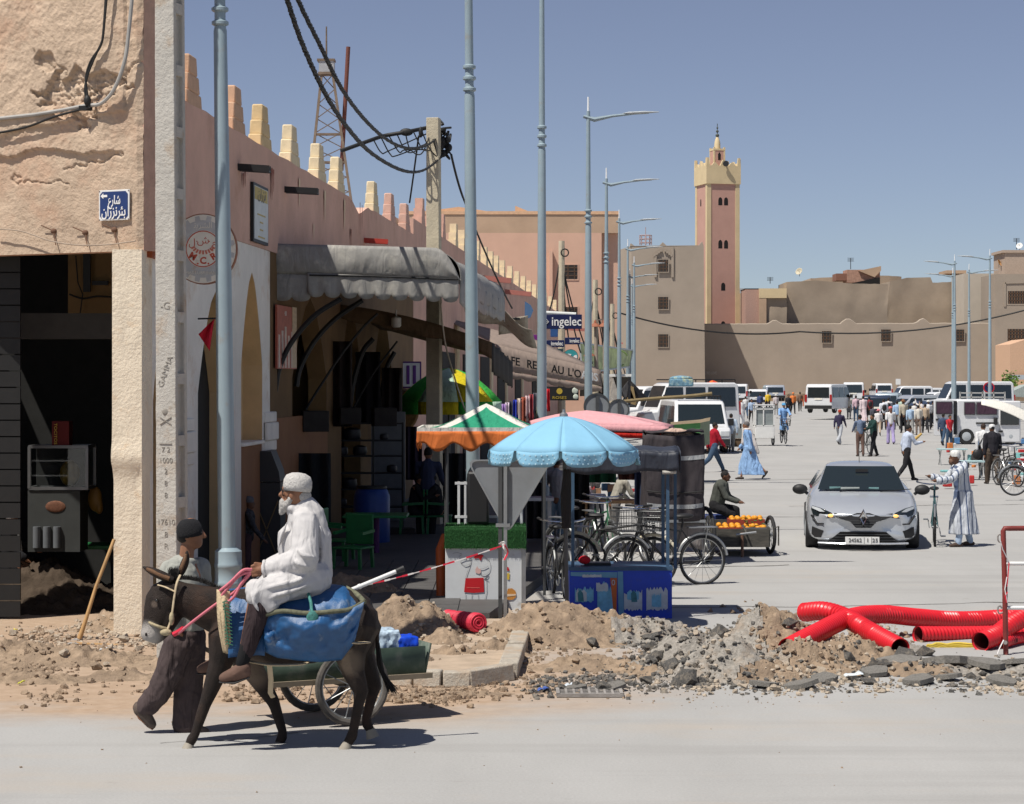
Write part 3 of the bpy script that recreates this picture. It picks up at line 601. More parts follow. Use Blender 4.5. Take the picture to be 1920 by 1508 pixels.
# ---- signs of the arcade
M_SGREY=mat('faded_sign_grey',(.52,.53,.53),rough=.6,var=.15,scale=8,dirt=(.42,.30,.2),damt=.3,dscale=4);M_SWH=mat('faded_sign_cream',(.80,.77,.68),rough=.6,var=.08,scale=8,dirt=(.5,.38,.26),damt=.25,dscale=5);M_SRED=mat('sign_red_ink',(.52,.085,.045),rough=.6,var=.1)
rc=W(381,467,166);rs=thing('round_sign','round faded sign with a gear rim, red ring and red letters on the arcade wall','sign',rc)
def disc(c,r0,r1,y,m,parent,name,n=48,rx=1.0,t=.004):
    k=MB()
    if r0<=0:k.prism([c+V((r1*rx*math.cos(a),y,r1*math.sin(a)))for a in[2*math.pi*i/n for i in range(n)]],(0,-t,0))
    else:
        k.loft([[c+V((r*rx*math.cos(a),yy,r*math.sin(a)))for a in[2*math.pi*i/n for i in range(n)]]for r,yy in((r0,y),(r0,y-t),(r1,y-t),(r1,y))],caps=False)
        o=len(k.v)-4*n;k.f+=[[o+i,o+(i+1)%n,o+3*n+(i+1)%n,o+3*n+i]for i in range(n)];k.mi+=[0]*n
    return k.build(name,m,parent,smooth=30)
q=.40
disc(rc,0,q,.12,mat('sign_edge',(.30,.13,.07),rough=.7,var=.2),rs,'sign_rim',rx=.95,t=.12);disc(rc,0,q-.012,-.001,M_SWH,rs,'sign_face',rx=.95)
k=MB();n=16;L=[]
for i in range(n*2):a=2*math.pi*i/(n*2);L.append((a,.30,.365 if i%2 else.365))
k=MB()
pts=[]
for i in range(n):
    a0=2*math.pi*i/n
    for da,r in((0,.325),(.10,.325),(.12,.375),(.27,.375),(.29,.325)):pts.append((a0+da,r))
outer=[rc+V((r*.95*math.cos(a),-.006,r*math.sin(a)))for a,r in pts];inner=[rc+V((.213*.95*math.cos(a),-.006,.213*math.sin(a)))for a,r in pts]
N_=len(pts);k.add(outer+inner,[(i,(i+1)%N_,N_+(i+1)%N_,N_+i)for i in range(N_)]);k.build('gear_ring',M_SGREY,rs,smooth=0)
disc(rc,.196,.207,-.005,M_SRED,rs,'red_ring',rx=.95)
XR,UZ=V((1,0,0)),V((0,0,1))
for ch,x,z,r in(('M',-.118,-.085,-32),('.',-.06,-.14,0),('C',0,-.135,0),('.',.06,-.14,0),('R',.118,-.085,32)):
    a=R(r);text(ch,.105,rc+V((x,-.006,z)),(math.cos(a),0,math.sin(a)),(-math.sin(a),0,math.cos(a)),M_SRED,parent=rs,bold=.004,ext=.001)
for ch,x,z in(('\ufedd',-.125,.07),('\u00b7',-.07,.08),('\ufeb5',0,.095),('\u00b7',.07,.08),('\ufee1',.125,.07)):text(ch,.115,rc+V((x,-.006,z)),XR,UZ,M_SRED,parent=rs,ext=.001)
k=MB()
for i in range(9):a=R(205+i*16.2);k.box(rc+V((.125*math.cos(a),-.006,.025+.095*math.sin(a)+.03)),(.022,.004,.045),Matrix.Rotation(-(a-R(270)),3,'Y'))
k.build('red_emblem',mat('sign_red_soft',(.6,.2,.14),rough=.6),rs)
text('\ufe97\ufef3\ufeae\ufeb8\ufedf\ufe8d',.09,rc+V((0,-.011,.265)),XR,UZ,MATS['faded_sign_cream'],parent=rs,ext=.001)
text('MAS LUBRIFIANTS',.05,rc+V((0,-.011,-.27)),XR,UZ,MATS['faded_sign_cream'],parent=rs,ext=.001)
sp=W(481,402,139.5);fs=thing('framed_banner','tall framed white banner with yellow lettering on the pink wall','sign',sp)
Yc=sp.y
def fplate(Y0,Y1,z0,z1,o0,o1,m,parent,name,bevel=0):
    k=MB();k.hexa([fp(Y0,o0,z0),fp(Y0,o1,z0),fp(Y1,o1,z0),fp(Y1,o0,z0)],[fp(Y0,o0,z1),fp(Y0,o1,z1),fp(Y1,o1,z1),fp(Y1,o0,z1)]);return k.build(name,m,parent,bevel=bevel)
y0,y1=YP(467),YP(495);z0,z1=ZP(455,139),ZP(345,139)
fplate(y0,y1,z0,z1,.02,.06,M_BLK,fs,'banner_frame');fplate(y0+.05,y1-.05,z0+.04,z1-.04,.06,.066,mat('banner_print',(.62,.64,.62),rough=.5,var=.1),fs,'banner_sheet')
fplate(y0+.06,y1-.1,z1-.22,z1-.05,.066,.069,mat('banner_yellow',(.5,.36,.08),rough=.5),fs,'banner_heading')
text('\ufee5\ufe8d\ufead\ufeb0\ufee7',.2,fp((y0+y1)/2,.072,z1-.13),SDIR,UZ,mat('ink_grey',(.2,.2,.2)),parent=fs,ext=.001,width=.6)
for zz,l in((.4,.3),(.5,.12),(.6,.12),(.7,.25)):fplate((y0+y1)/2-l,(y0+y1)/2+l,z1-zz-.02,z1-zz,.066,.069,MATS['banner_yellow'],fs,'banner_line')
o=thing('small_blue_sign','small dark blue sign with white marks on the arcade side near the concrete pole','sign',fp(YP(291),.02,ZP(425,170)))
fplate(YP(283),YP(298),ZP(450,170),ZP(398,170),.0,.03,M_WHITE,o,'sign_border');fplate(YP(284),YP(298),ZP(447,170),ZP(401,170),.03,.035,M_NAVY,o,'sign_face')
o=thing('rusty_sign','rusty orange metal plate with peeled white paint on the arcade side near the concrete pole','sign',fp(YP(287),.02,ZP(468,170)))
fplate(YP(275),YP(297),ZP(487,172),ZP(450,172),.0,.06,mat('rust_plate',(.33,.085,.03),rough=.8,var=.25,dirt=(.6,.55,.5),damt=.4,dscale=6),o,'plate')
fl=thing('red_flag','small red flag hanging from a stick at the arcade arch','flag',W(385,612,163))
k=MB();k.cyl(W(371,598,163),W(410,597,163),.01);k.build('stick',M_BLK,fl)
k=MB();k.grid(lambda a,b:W(402-(30*b)*(.3+.7*a)+0,598+60*b*(.35+.65*(1-a))+8*a*b,163,-.05+.03*math.sin(a*9+b*3)),10,10);k.build('flag_cloth',cloth('red_flag',(.50,.02,.04)),fl,solid=.004)
mb_=thing('menu_board','red menu board with pictures of drinks and food beneath the awning','sign',fp(YP(527),.05,ZP(632,130)))
fplate(YP(512),YP(549),ZP(692,128),ZP(576,128),.03,.06,mat('menu_red',(.42,.10,.06),rough=.5,var=.25,scale=10),mb_,'board')
for i in range(5):fplate(YP(514+i*6),YP(517+i*6),ZP(690,128),ZP(630-8*(i%3),128),.06,.066,mat('menu_glass',(.62,.5,.42),rough=.4,var=.3,scale=12),mb_,'drink_picture')
fplate(YP(540),YP(548),ZP(690,127),ZP(576,127),.06,.067,mat('menu_cream',(.55,.42,.28),rough=.5,var=.3,scale=15),mb_,'side_panel')
text('4.00',.1,fp(YP(527),.066,ZP(590,128)),SDIR,UZ,M_LET,parent=mb_,ext=.001)
M_CAB=mat('black_cabinet',(.035,.035,.037),rough=.5,var=.1)
cbn=thing('black_cabinet','tall black steel grill cabinet with sloping lid at the arcade wall','cabinet',W(505,1085,135))
c=V(cbn.location)
k=MB();w=.38;k.hexa([c+V((x,y,0))for x,y in((-w/2,-.35),(w/2,-.35),(w/2,.35),(-w/2,.35))],[c+V((x,y,1.35))for x,y in((-w/2,-.35),(w/2,-.35),(w/2,.35),(-w/2,.35))]);k.build('cabinet_body',M_CAB,cbn)
k=MB();k.prism([c+V((-w/2,-.37,1.36)),c+V((w/2,-.37,1.36)),c+V((w/2-.02,-.37,1.5)),c+V((.06,-.37,1.78)),c+V((-.10,-.37,1.78)),c+V((-w/2,-.37,1.6))],(0,.7,0));k.build('lid',M_CAB,cbn)
k=MB();k.beam(c+V((-.16,-.36,.3)),c+V((.16,-.36,1.1)),.015);k.beam(c+V((.16,-.36,.3)),c+V((-.16,-.36,1.1)),.015);k.build('cross_brace',mat('dull_brass',(.2,.14,.07),metal=.5,rough=.5),cbn)
frz=thing('small_freezer','grey glass fronted drinks chiller standing behind the black cabinet','fridge',W(553,1010,118));c=V(frz.location)
k=MB();k.box(c+V((0,.3,1.0)),(.5,.5,1.1));k.build('chiller_body',mat('chiller_grey',(.25,.25,.25),rough=.4),frz,bevel=.03)
k=MB();k.box(c+V((0,.03,1.3)),(.38,.04,.36));k.build('chiller_window',M_GLASS,frz)
# big dark awnings -------------------------------------------------------------
M_AWN=mat('grey_awning_canvas',(.27,.262,.245),rough=.7,var=.16,scale=4,folds=.5,fscale=5,bump=.1,bscale=90,dirt=(.42,.40,.35),damt=.35,dscale=2.5)
M_AWI=mat('brown_awning_lining',(.16,.11,.05),rough=.85,var=.2,scale=3)
aw_=thing('grey_awning','large grey canvas awning with scalloped valance over the arcade front','awning',fp(34,1.4,3.6))
s0=131.0;dep=FOC/s0
def AWp(px,py,dy):return W(px,py,s0,dy)
prof=[(512,457),(560,459),(640,461),(740,464),(800,468),(838,478),(858,497),(864,522),(862,548)]
L=9.0;dv=SDIR*L;k=MB()
P=spline([AWp(x,y,0)for x,y in prof],4)
k.grid(lambda a,b:(lambda p:p+dv*b+V((0,0,.05*math.sin(b*math.pi*3)**2*-1)))(P[min(len(P)-1,int(round(a*(len(P)-1))))]),len(P)-1,10);k.build('canvas_top',M_AWN,aw_,smooth=60,solid=.01)
k=MB();bot=[AWp(x,y,0)for x,y in((512,512),(600,514),(700,515),(800,520),(852,524))]
P2=[AWp(x,y,0)for x,y in((512,457),(600,460),(700,463),(800,468),(838,479),(856,499),(862,521))]
def endp(a,b):
    x=512+350*a;t=min(1,a);yt=457+9*a+(58*max(0,(a-.86)/.14)**2.2);yb=513+11*a
    return AWp(x,yt+(max(yb,yt+1)-yt)*b,-.004-.05*math.sin(b*math.pi)*(1-.3*a)-.015*fbm((a*7,b*2,1),2))
k.grid(endp,40,8);k.build('end_panel',M_AWN,aw_,smooth=60,solid=.01)
k=MB();NS=9
def val(a,b):
    x=576+284*a;yt=512+11*a;ph=(a*NS)%1.0;yb=yt+34+11*math.sqrt(max(0,1-(2*ph-1)**2))
    return AWp(x,yt+(yb-yt)*b,-.035-.02*math.sin(a*NS*6.283)*b)
k.grid(val,NS*8,4);k.build('scalloped_valance',M_AWN,aw_,smooth=60,solid=.008)
k=MB()
def val2(a,b):
    x=512+70*a;yt=512+2*a;ph=(a*2)%1.0;yb=yt+44+8*math.sqrt(max(0,1-(2*ph-1)**2));return AWp(x,yt+(yb-yt)*b,-.0)
k.grid(val2,16,4);k.build('valance_corner',M_AWN,aw_,smooth=60,solid=.008)
k=MB();e0=AWp(862,521,0)
k.grid(lambda a,b:e0+SDIR*(L*a)+V((.02*math.sin(a*40),0,-.02-.34*b-.05*b*abs(math.sin(a*36)))),60,4);k.build('front_valance',M_AWN,aw_,smooth=60,solid=.008)
k=MB();k.tube([AWp(580,516,-.05),AWp(700,518,-.05),AWp(860,524,-.05)],.012);k.build('valance_rail',M_BLK,aw_)
k=MB();k.grid(lambda a,b:(lambda p:p+dv*b-V((0,0,.14)))(P[min(len(P)-8,int(round(a*(len(P)-9))))]),len(P)-9,3);k.build('lining',M_AWI,aw_,smooth=60)
def arm(pts,s,r,dy=0):k=MB();k.tube(spline([W(x,y,s,dy)for x,y in pts],6),r,n=6);return k.build('awning_arm',M_BLK,aw_)
arm([(516,735),(524,690),(548,640),(590,592),(640,560)],131,.042,.05);arm([(556,725),(563,690),(590,640),(630,597),(680,563)],124,.042)
arm([(573,768),(600,725),(640,665),(680,615),(708,588)],120,.022);arm([(655,770),(663,715),(680,660),(700,635)],106,.05);arm([(661,768),(700,700),(745,640)],105,.02);arm([(714,800),(716,740),(725,690),(740,660)],95,.05)
aw2=thing('brown_awning','brown dusty awning drooping beneath and behind the grey awning','awning',fp(41,1.4,3.2))
k=MB()
def a2(a,b):return fp(38.4+b*5.5,.0+2.6*a,3.98-.3*b-.3*a-.35*a*a-.12*math.sin(a*3.1)*math.sin(b*9)**2)
k.grid(a2,16,20);k.build('canvas_top',mat('brown_canvas',(.13,.085,.045),rough=.85,var=.25,scale=3,folds=.4),aw2,smooth=60,solid=.01)
k=MB();k.grid(lambda a,b:a2(a,0)+V((0,0,-.22*b-.06*abs(math.sin(a*14))*b)),30,3);k.build('end_valance',mat('brown_canvas',(.1,.07,.04)),aw2,smooth=60,solid=.008)
k=MB();k.grid(lambda a,b:a2(1,a)+V((.03*math.sin(a*30),0,-.5*b)),30,3);k.build('front_valance',mat('mesh_net',(.04,.035,.03),rough=.9),aw2,smooth=60,solid=.006)
aw3=thing('pale_awning','pale torn awning sheet beyond the grey awning, its edge curled up','awning',fp(50,1.5,3.3))
k=MB();k.grid(lambda a,b:W(862+135*a+10*b,540+75*a+b*(45-10*a)+8*math.sin(a*9),82,.6*b),18,6);k.build('canvas_sheet',mat('pale_canvas',(.42,.38,.31),rough=.85,var=.2,folds=.5,dirt=(.25,.2,.14),damt=.4),aw3,smooth=60,solid=.01)
k=MB();k.beam(W(896,571,80),W(930,572,80),.05);k.beam(W(924,598,80),W(975,598,80),.05);k.build('awning_bar',M_BLK,aw3)
k=MB();k.grid(lambda a,b:W(935+55*a,600-8*a+b*28,80,.3*b+.1*math.sin(a*5)),8,4);k.build('torn_flap',MATS['pale_canvas'],aw3,smooth=60,solid=.01)
lp=thing('hanging_lamp','white cylinder lamp hanging beneath the grey awning','lamp',W(743,602,116,2));k=MB();k.lathe(W(743,614,116,2),[(.06,0),(.085,.03),(.085,.16),(.05,.18),(.012,.19),(.012,.3)]);k.build('lamp_shade',mat('lamp_white',(.6,.6,.55),rough=.4),lp)
og=thing('purple_shop_sign','purple and white shop sign hanging in the shade behind the awning, lettering partly hidden','sign',W(752,705,88))
k=MB();k.box(W(755,703,88),(70/88,.05,50/88));k.build('sign_panel',mat('sign_purple',(.10,.03,.16),rough=.4),og);k=MB();k.box(W(771,703,88,-.04),(32/88,.03,44/88));k.build('sign_logo_panel',M_WHITE,og)
text('nge',.2,W(738,710,88,-.035),XR,UZ,M_LET,parent=og);k=MB()
for x in(765,777):k.box(W(x,703,88,-.06),(.07,.02,.4))
k.build('logo_bars',mat('sign_purple2',(.14,.05,.24)),og,bevel=.02)
bxs=thing('white_box_sign','white weathered box sign jutting out at the end of the pink parapet','sign',W(730,435,90))
k=MB();k.hexa([W(712,470,91),W(735,470,88),W(766,474,82),W(740,474,84)],[W(712,404,91),W(735,404,88),W(766,420,82),W(740,412,84)]);k.build('sign_box',mat('white_weathered',(.55,.55,.52),rough=.7,var=.15,dirt=(.15,.14,.13),damt=.3,dscale=5),bxs)
text('ML',.16,W(737,424,86,-.6),(.8,.5,0),UZ,mat('ink_grey',(.2,.2,.2)),parent=bxs)
# ================================================================== POLES, LAMPS, CABLES
M_CONC=mat('cast_concrete',(.47,.445,.40),rough=.92,var=.1,scale=3,bump=.7,bscale=24,dirt=(.40,.30,.21),damt=.4,dscale=2.5)
M_SLOT=mat('slot_shadow_concrete',(.42,.39,.34),rough=.95,var=.12)
cpx=W(324,1252,199);po=thing('concrete_pole','cast concrete utility pole with slotted side standing before the shop corner','pole',cpx)
k=MB();rz=R(-17)
a=Matrix.Rotation(rz,3,'Z');wb,wt,db,H_=.215,.195,.26,7.6
def PC(x,y,z):f=z/H_;return cpx+V((-.035*f,0,0))+a@V((x*(1-.1*f),y*(1-.1*f),0))+V((0,0,z))
nz=90;rings=[]
for i in range(nz+1):
    z=H_*i/nz;e=lambda q:.004*fbm((q*3,z*6,q),3)
    rings.append([PC(-wb/2+e(1),-db/2+e(2),z),PC(wb/2+e(3),-db/2+e(4),z),PC(wb/2,-db/2+.055,z),PC(wb/2-.05,-db/2+.06,z),PC(wb/2-.05,db/2-.06,z),PC(wb/2,db/2-.055,z),PC(wb/2,db/2,z),PC(-wb/2,db/2,z)])
k.loft(rings);k.build('pole_shaft',M_CONC,po,smooth=30,bevel=.008)
for i in range(15):q=MB();z=.35+i*.58;q.hexa([PC(wb/2-.052,-db/2+.056,z),PC(wb/2-.002,-db/2+.056,z),PC(wb/2-.002,db/2-.056,z),PC(wb/2-.052,db/2-.056,z)],[PC(wb/2-.052,-db/2+.056,z+.1),PC(wb/2-.002,-db/2+.056,z+.1),PC(wb/2-.002,db/2-.056,z+.1),PC(wb/2-.052,db/2-.056,z+.1)]);q.build('cross_rib',M_CONC,po)
M_STAMP=mat('stamped_recess',(.30,.275,.24),rough=.95,var=.1)
pxx,pxu=a@V((1,0,0)),V((0,0,1))
for body,py,sz,rot in(('-G',572,.10,0),('GAMMA',694,.085,70),('7 2',840,.07,0),('1000',860,.07,0),('2',880,.07,0),('8',903,.07,0),('8',925,.07,0),('17610',975,.075,0),('B',998,.07,0),('R',1020,.08,0)):
    z=ZP(py,199);f=z/H_;c=PC(0,-db/2-.002,z);rr=R(rot);text(body,sz,c,pxx*math.cos(rr)+pxu*math.sin(rr),pxu*math.cos(rr)-pxx*math.sin(rr),M_STAMP,'stamped_mark',po,ext=.003,bold=-.001)
k=MB();z=ZP(775,199);k.ell(PC(0,-db/2,z+.03),(.035,.008,.032));k.beam(PC(-.06,-db/2-.002,z-.09),PC(.06,-db/2-.002,z-.02),.012,.006);k.beam(PC(.06,-db/2-.002,z-.09),PC(-.06,-db/2-.002,z-.02),.012,.006);k.build('danger_mark',M_STAMP,po);k=MB();k.beam(PC(-.065,-db/2-.002,z-.27),PC(.065,-db/2-.002,z-.27),.012,.006);k.build('stamped_bar',M_STAMP,po)
M_LAMP=mat('lamp_post_paint',(.27,.345,.385),rough=.38,var=.06,scale=4,dirt=(.28,.29,.28),damt=.2,dscale=5,spec=.45)
M_LHEAD=mat('lamp_head_grey',(.40,.43,.45),rough=.4);M_GLOW=mat('white_finial',(.75,.77,.78),rough=.4,var=0)
def lamp(label,px,s,dirx=1,base_y=None,lean=0,group='street lamps along the road',full=True,rads=(.10,.05),H_=9.2,flange=.95):
    b=W(px,HZ+CAMH*s,s);t=thing('street_lamp',label,'street lamp',b,group=group);L_=lambda z:V((lean*z,0,0))
    k=MB();zs=[flange-.02,2,4,6.5,6.55,7.2,H_-.3,H_+.15];rr=[rads[0],rads[0]*.97,rads[0]*.88,rads[0]*.74,rads[0]*.62,rads[0]*.6,rads[1],rads[1]*.9]
    k.tube([b+L_(z)+V((0,0,z))for z in zs],rr,n=16);k.build('post',M_LAMP,t)
    k=MB();r=rads[0]*1.5;k.lathe(b+V((0,0,-.02)),[(r*1.05,0),(r,.02),(r,flange*.55),(r*1.04,flange*.56),(r*1.04,flange*.6),(r,flange*.61),(r,flange*.78),(r*1.04,flange*.79),(r*1.04,flange*.83),(r,flange*.84),(r,flange*.99),(rads[0]*1.02,flange+.03)],20);k.build('base_sleeve',M_LAMP,t)
    k=MB()
    for z in(6.55,6.7,6.85):k.lathe(b+L_(z)+V((0,0,z)),[(rads[0]*.6,0),(rads[0]*.95,.02),(rads[0]*.95,.05),(rads[0]*.6,.07)],14)
    k.build('collar_rings',M_LAMP,t,kind='stuff')
    top=b+L_(H_)+V((0,0,H_));k=MB();k.tube([top+V((-.12*dirx,0,.02)),top+V((.15*dirx,0,-.06)),top+V((.6*dirx,0,.03)),top+V((1.15*dirx,0,.09)),top+V((1.5*dirx,0,.10))],[.05,.075,.045,.035,.02],sq=.8);k.build('arm',M_LAMP,t)
    k=MB();k.tube([top+V((.85*dirx,0,.09)),top+V((1.0*dirx,0,.10)),top+V((1.4*dirx,0,.12)),top+V((1.75*dirx,0,.13))],[.02,.1,.1,.03],n=8,sq=.35);k.build('lamp_head',M_LHEAD,t)
    k=MB();k.cyl(top+V((0,0,.12)),top+V((0,0,.5)),.028,.022);k.build('finial',M_GLOW,t);return t
lamp('thick blue grey lamp post directly behind the donkey rider',428,172,lean=-.0135,flange=.86,rads=(.098,.05))
lamp('blue grey lamp post rising behind the hot food cart with a green roof',889,140,lean=-.0095,rads=(.094,.05))
lamp('blue grey lamp post rising behind the blue umbrella',1016,113,rads=(.085,.042));lamp('lamp post with the highest complete arm, left of the second lamp',1103,75.7);lamp('lamp post beside the hotel sign, second lamp arm in the sky',1137,56.7)
lamp('lamp post standing against the left edge of the grey mud building, third arm down',1161,45.5);lamp('lamp post before the grey mud building, fourth arm down',1177,37.6)
lamp('lamp post before the grey mud building, fifth arm down',1189,33);lamp('lamp post before the grey mud building, sixth arm down',1181,29.7);lamp('lamp post before the grey mud building, lowest arm',1185,27)
lamp('lamp post at the right with its arm reaching left over the wall',1856,35,-1);lamp('lamp post standing in front of the white van with open doors',1790,33.5,-1);lamp('lamp post just left of the one behind the open van',1786.5,30,-1);lamp('lamp post between the open van and the mud wall, right of its twin',1817,31,1)
c2=W(815,HZ+CAMH*105,105);p2=thing('concrete_pole','weathered concrete utility pole above the awning with a tangle of black cables at its head','pole',c2)
M_CONY=mat('yellowed_concrete',(.52,.46,.34),rough=.92,var=.12,bump=.5,bscale=25)
k=MB();H2=7.37
def P2C(x,y,z):f=z/H2;return c2+V((-.02*f,0,0))+Matrix.Rotation(R(-10),3,'Z')@V((x*(1-.15*f),y*(1-.15*f),z))
k.loft([[P2C(x*.13,y*.13,z)for x,y in((-1,-1),(1,-1),(1,1),(-1,1))]for z in(0,H2*.5,H2)]);k.build('pole_shaft',M_CONY,p2,bevel=.01,smooth=0)
def twist(a,b,sagm,r=.02,n=60,turns=30,c=None,extra=None):
    k=MB();pts=sag(a,b,sagm,n*3)if extra is None else spline(extra,18)
    for ph in(0,2.1,4.2):
        q=[]
        for i,p in enumerate(pts):
            f=i/len(pts)*turns*6.283+ph;q.append(p+V((math.cos(f)*r*.7,math.sin(f)*r*.7,math.sin(f+.7)*r*.5)))
        k.tube(q,r*.75,n=5)
    return k
k=twist(None,None,0,.024,extra=[W(505,-110,172),W(536,-8,168),W(570,90,158),W(615,185,146),W(660,250,134),W(700,290,124),W(750,318,116),W(785,322,110),W(812,308,106),W(838,280,104)],turns=42)
tag(k.build('power_cable',M_CABLE,None,loc=W(615,185,146),smooth=60),'thick twisted power cable in front, sagging lower to the cable pole','cable')
k=twist(None,None,0,.022,extra=[W(535,-90,172),W(556,-8,166),W(600,85,154),W(640,165,142),W(680,220,130),W(720,258,120),W(755,276,113),W(785,277,109),W(808,268,106),W(832,245,104)],turns=42)
tag(k.build('power_cable',M_CABLE,None,loc=W(640,165,142),smooth=60),'thick twisted power cable behind, running higher to the cable pole','cable')
k=MB();rnd=random.Random(5)
k.tube(spline([W(640,283,108),W(690,265,107),W(720,255,106),W(760,248,106),W(800,240,105)]),.035)
for i in range(7):x=700+i*15;k.tube(spline([W(x,262-i*3,106),W(x+14+rnd.uniform(-5,5),285+rnd.uniform(-8,5),106),W(x+30,292-rnd.uniform(0,12),106),W(808,285-rnd.uniform(0,40),105)]),.012,n=5)
k.ell(W(762,248,106),(.12,.05,.07));k.ell(W(789,248,106),(.04,.04,.1))
tag(k.build('cable_bundle',M_CABLE,None,loc=W(740,265,106),smooth=60),'bundle of black cables with splices hanging left of the cable pole','cable')
k=MB()
for i in range(26):
    x,y=830+rnd.gauss(0,8),265+rnd.gauss(0,13);k.tube(spline([W(x,y,104,-.15),W(x+rnd.uniform(-10,10),y+rnd.uniform(-12,14),104,-.2),W(x+rnd.uniform(-14,14),y+rnd.uniform(-14,24),104,-.1)],4),.014+.014*rnd.random(),n=5)
for i in range(8):k.ell(W(830+rnd.gauss(0,9),262+rnd.gauss(0,12),104,-.2),(.05,.05,.07))
k.build('cable_joints',M_CABLE,p2,smooth=60,kind='stuff')
k=MB();k.tube(sag(W(846,290,104),W(868,370,100),.05),.022);k.tube(sag(W(868,370,100),W(960,578,80),.1),.02);k.tube(sag(W(785,255,106),W(768,380,102),.02),.016)
tag(k.build('drop_cable',M_CABLE,None,loc=W(868,370,100)),'black service cable dropping from the pole head down to the shop roofs','cable')
k=MB();k.tube(spline([W(826,568,112),W(834,640,110),W(850,700,106),W(868,758,104),W(874,772,104)]),.014);tag(k.build('white_rope',mat('pale_rope',(.55,.5,.4)),None,loc=W(850,700,106)),'pale rope hanging from the awning edge down to the green roof','rope')
k=MB();k.tube(sag(W(1165,588,16),W(1500,622,15),1.1),.10,n=5);k.tube(sag(W(1500,622,15),W(1990,562,15),1.6),.10,n=5);tag(k.build('long_cable',M_CABLE,None,loc=W(1500,622,15)),'long cable sagging across the far mud wall','cable')
M_MAST=mat('rusty_mast_steel',(.20,.15,.11),rough=.7,var=.25,metal=.3)
ms=66.0;mt=thing('lattice_mast','rusty steel lattice mast with a rod standing behind the pink parapet','mast',W(618,420,ms));
tops=[W(x,140,ms,d)for x,d in((603,-.15),(624,-.15),(624,.15),(603,.15))];bots=[W(x,470,ms,d)for x,d in((568,-.8),(672,-.8),(672,.8),(568,.8))]
for i in range(4):k=MB();k.beam(bots[i],tops[i],.07);k.build('mast_leg',M_MAST,mt)
k=MB();nb=12
for i in range(4):
    j=(i+1)%4
    for q in range(nb):
        f,f2=q/nb,(q+1)/nb;k.beam(bots[i].lerp(tops[i],f),bots[j].lerp(tops[j],f2),.025)
    for f in(.5,.66,1.0):k.beam(bots[i].lerp(tops[i],f),bots[j].lerp(tops[j],f),.05)
k.build('lattice_braces',M_MAST,mt,kind='stuff')
k=MB();k.box(W(613,127,ms),(.42,.4,.4));k.build('mast_head',mat('mast_grey',(.38,.39,.4),rough=.5),mt);k=MB();k.box(W(612,114,ms),(.5,.45,.06));k.box(W(612,139,ms),(.44,.45,.07));k.build('head_plate',M_MAST,mt)
k=MB();k.cyl(W(612,114,ms),W(612,50,ms),.03,.02);k.build('mast_rod',M_MAST,mt)
k=MB();k.cyl(W(640,320,ms),W(653,88,ms),.06);tag(k.build('rusty_rod',mat('rust_rod',(.16,.06,.045),rough=.8),None,loc=W(640,320,ms)),'tall rusty pipe leaning beside the lattice mast','pipe')
# ================================================================== FURTHER DOWN THE ROW
row2=thing('pink_row_building','second pink arcade row with small cream merlons behind the lamp posts','building',fp(52,0,0))
k=MB();n=40
k.loft([[fp(Y,-3,0),fp(Y,.0,0),fp(Y,0,6.28),fp(Y,-.3,6.28),fp(Y,-.3,5.9),fp(Y,-3,5.9)]for Y in[49.7+i*(128-49.7)/n for i in range(n+1)]]);k.build('front_wall',M_PINK,row2,smooth=25)
for i,Y in enumerate([52,54.4,57,60.5,63,65.6,68,71,73.5,76,79,83,87,91,95,99,103,108,113,118]):
    k=MB();z=6.26
    for w,d,h in((.8,.22,.2),(.6,.2,.2),(.4,.18,.24)):
        k.hexa([fp(Y-w/2,-.02-d,z),fp(Y-w/2,-.02,z),fp(Y+w/2,-.02,z),fp(Y+w/2,-.02-d,z)],[fp(Y-w/2,-.02-d,z+h),fp(Y-w/2,-.02,z+h),fp(Y+w/2,-.02,z+h),fp(Y+w/2,-.02-d,z+h)]);z+=h
    k.build('merlon',MC['c' if i>2 else 'r'],row2)
M_SPT=paint('pink_spout',(.42,.16,.13))
for px,py,w in((905,521,60),(952,547,50),(1055,616,55),(1130,642,40)):
    Y=YP(px,5.4);k=MB();s=FOC/Y;z=ZP(py,s);k.beam(fp(Y,0,z),fp(Y,w/s*1.0,z-.1),.3,.16);k.build('water_spout',M_SPT,row2)
for i,Y in enumerate((56,62,68,75,84,95)):
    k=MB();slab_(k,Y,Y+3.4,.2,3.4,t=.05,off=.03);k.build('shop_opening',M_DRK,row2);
    k=MB();slab_(k,Y+3.6,Y+4.4,0,4.2,t=.06,off=.07);k.build('pilaster',MATS['merlon_cream'],row2)
def projsign(name,label,px0,px1,py0,py1,s,m,body=None,tm=None,tw=None,th=None,tx=0,t=.12,border=True,extra=None):
    c=W((px0+px1)/2,(py0+py1)/2,s);o=thing(name,label,'sign',c);w,h=(px1-px0)/s,(py1-py0)/s
    k=MB();k.box(c,(w,t,h));k.build('sign_panel',m,o,bevel=.01)
    if body:text(body,th or h*.7,c+V((tx*w,-t/2-.006,0)),XR,UZ,tm or M_LET,parent=o,width=tw and tw*w,bold=.004)
    return o,c,w,h,t
M_NAV2=paint('deep_navy',(.012,.018,.075),rough=.35)
o,c,w,h,t=projsign('electric_shop_sign','largest dark navy sign reading ingelec in white, below the white tube',1022,1091,590,617,66,M_NAV2,'ingelec',M_LET,.80,.36,.08)
k=MB();
for a,b in(((-.5,.12),(-.40,0)),((-.40,0),(-.5,-.12)),((-.5,0),(-.42,0))):k.beam(c+V((a[0]*w,-.07,a[1]*w*.8)),c+V((b[0]*w,-.07,b[1]*w*.8)),.018,.01)
k.build('arrow_emblem',M_LET,o)
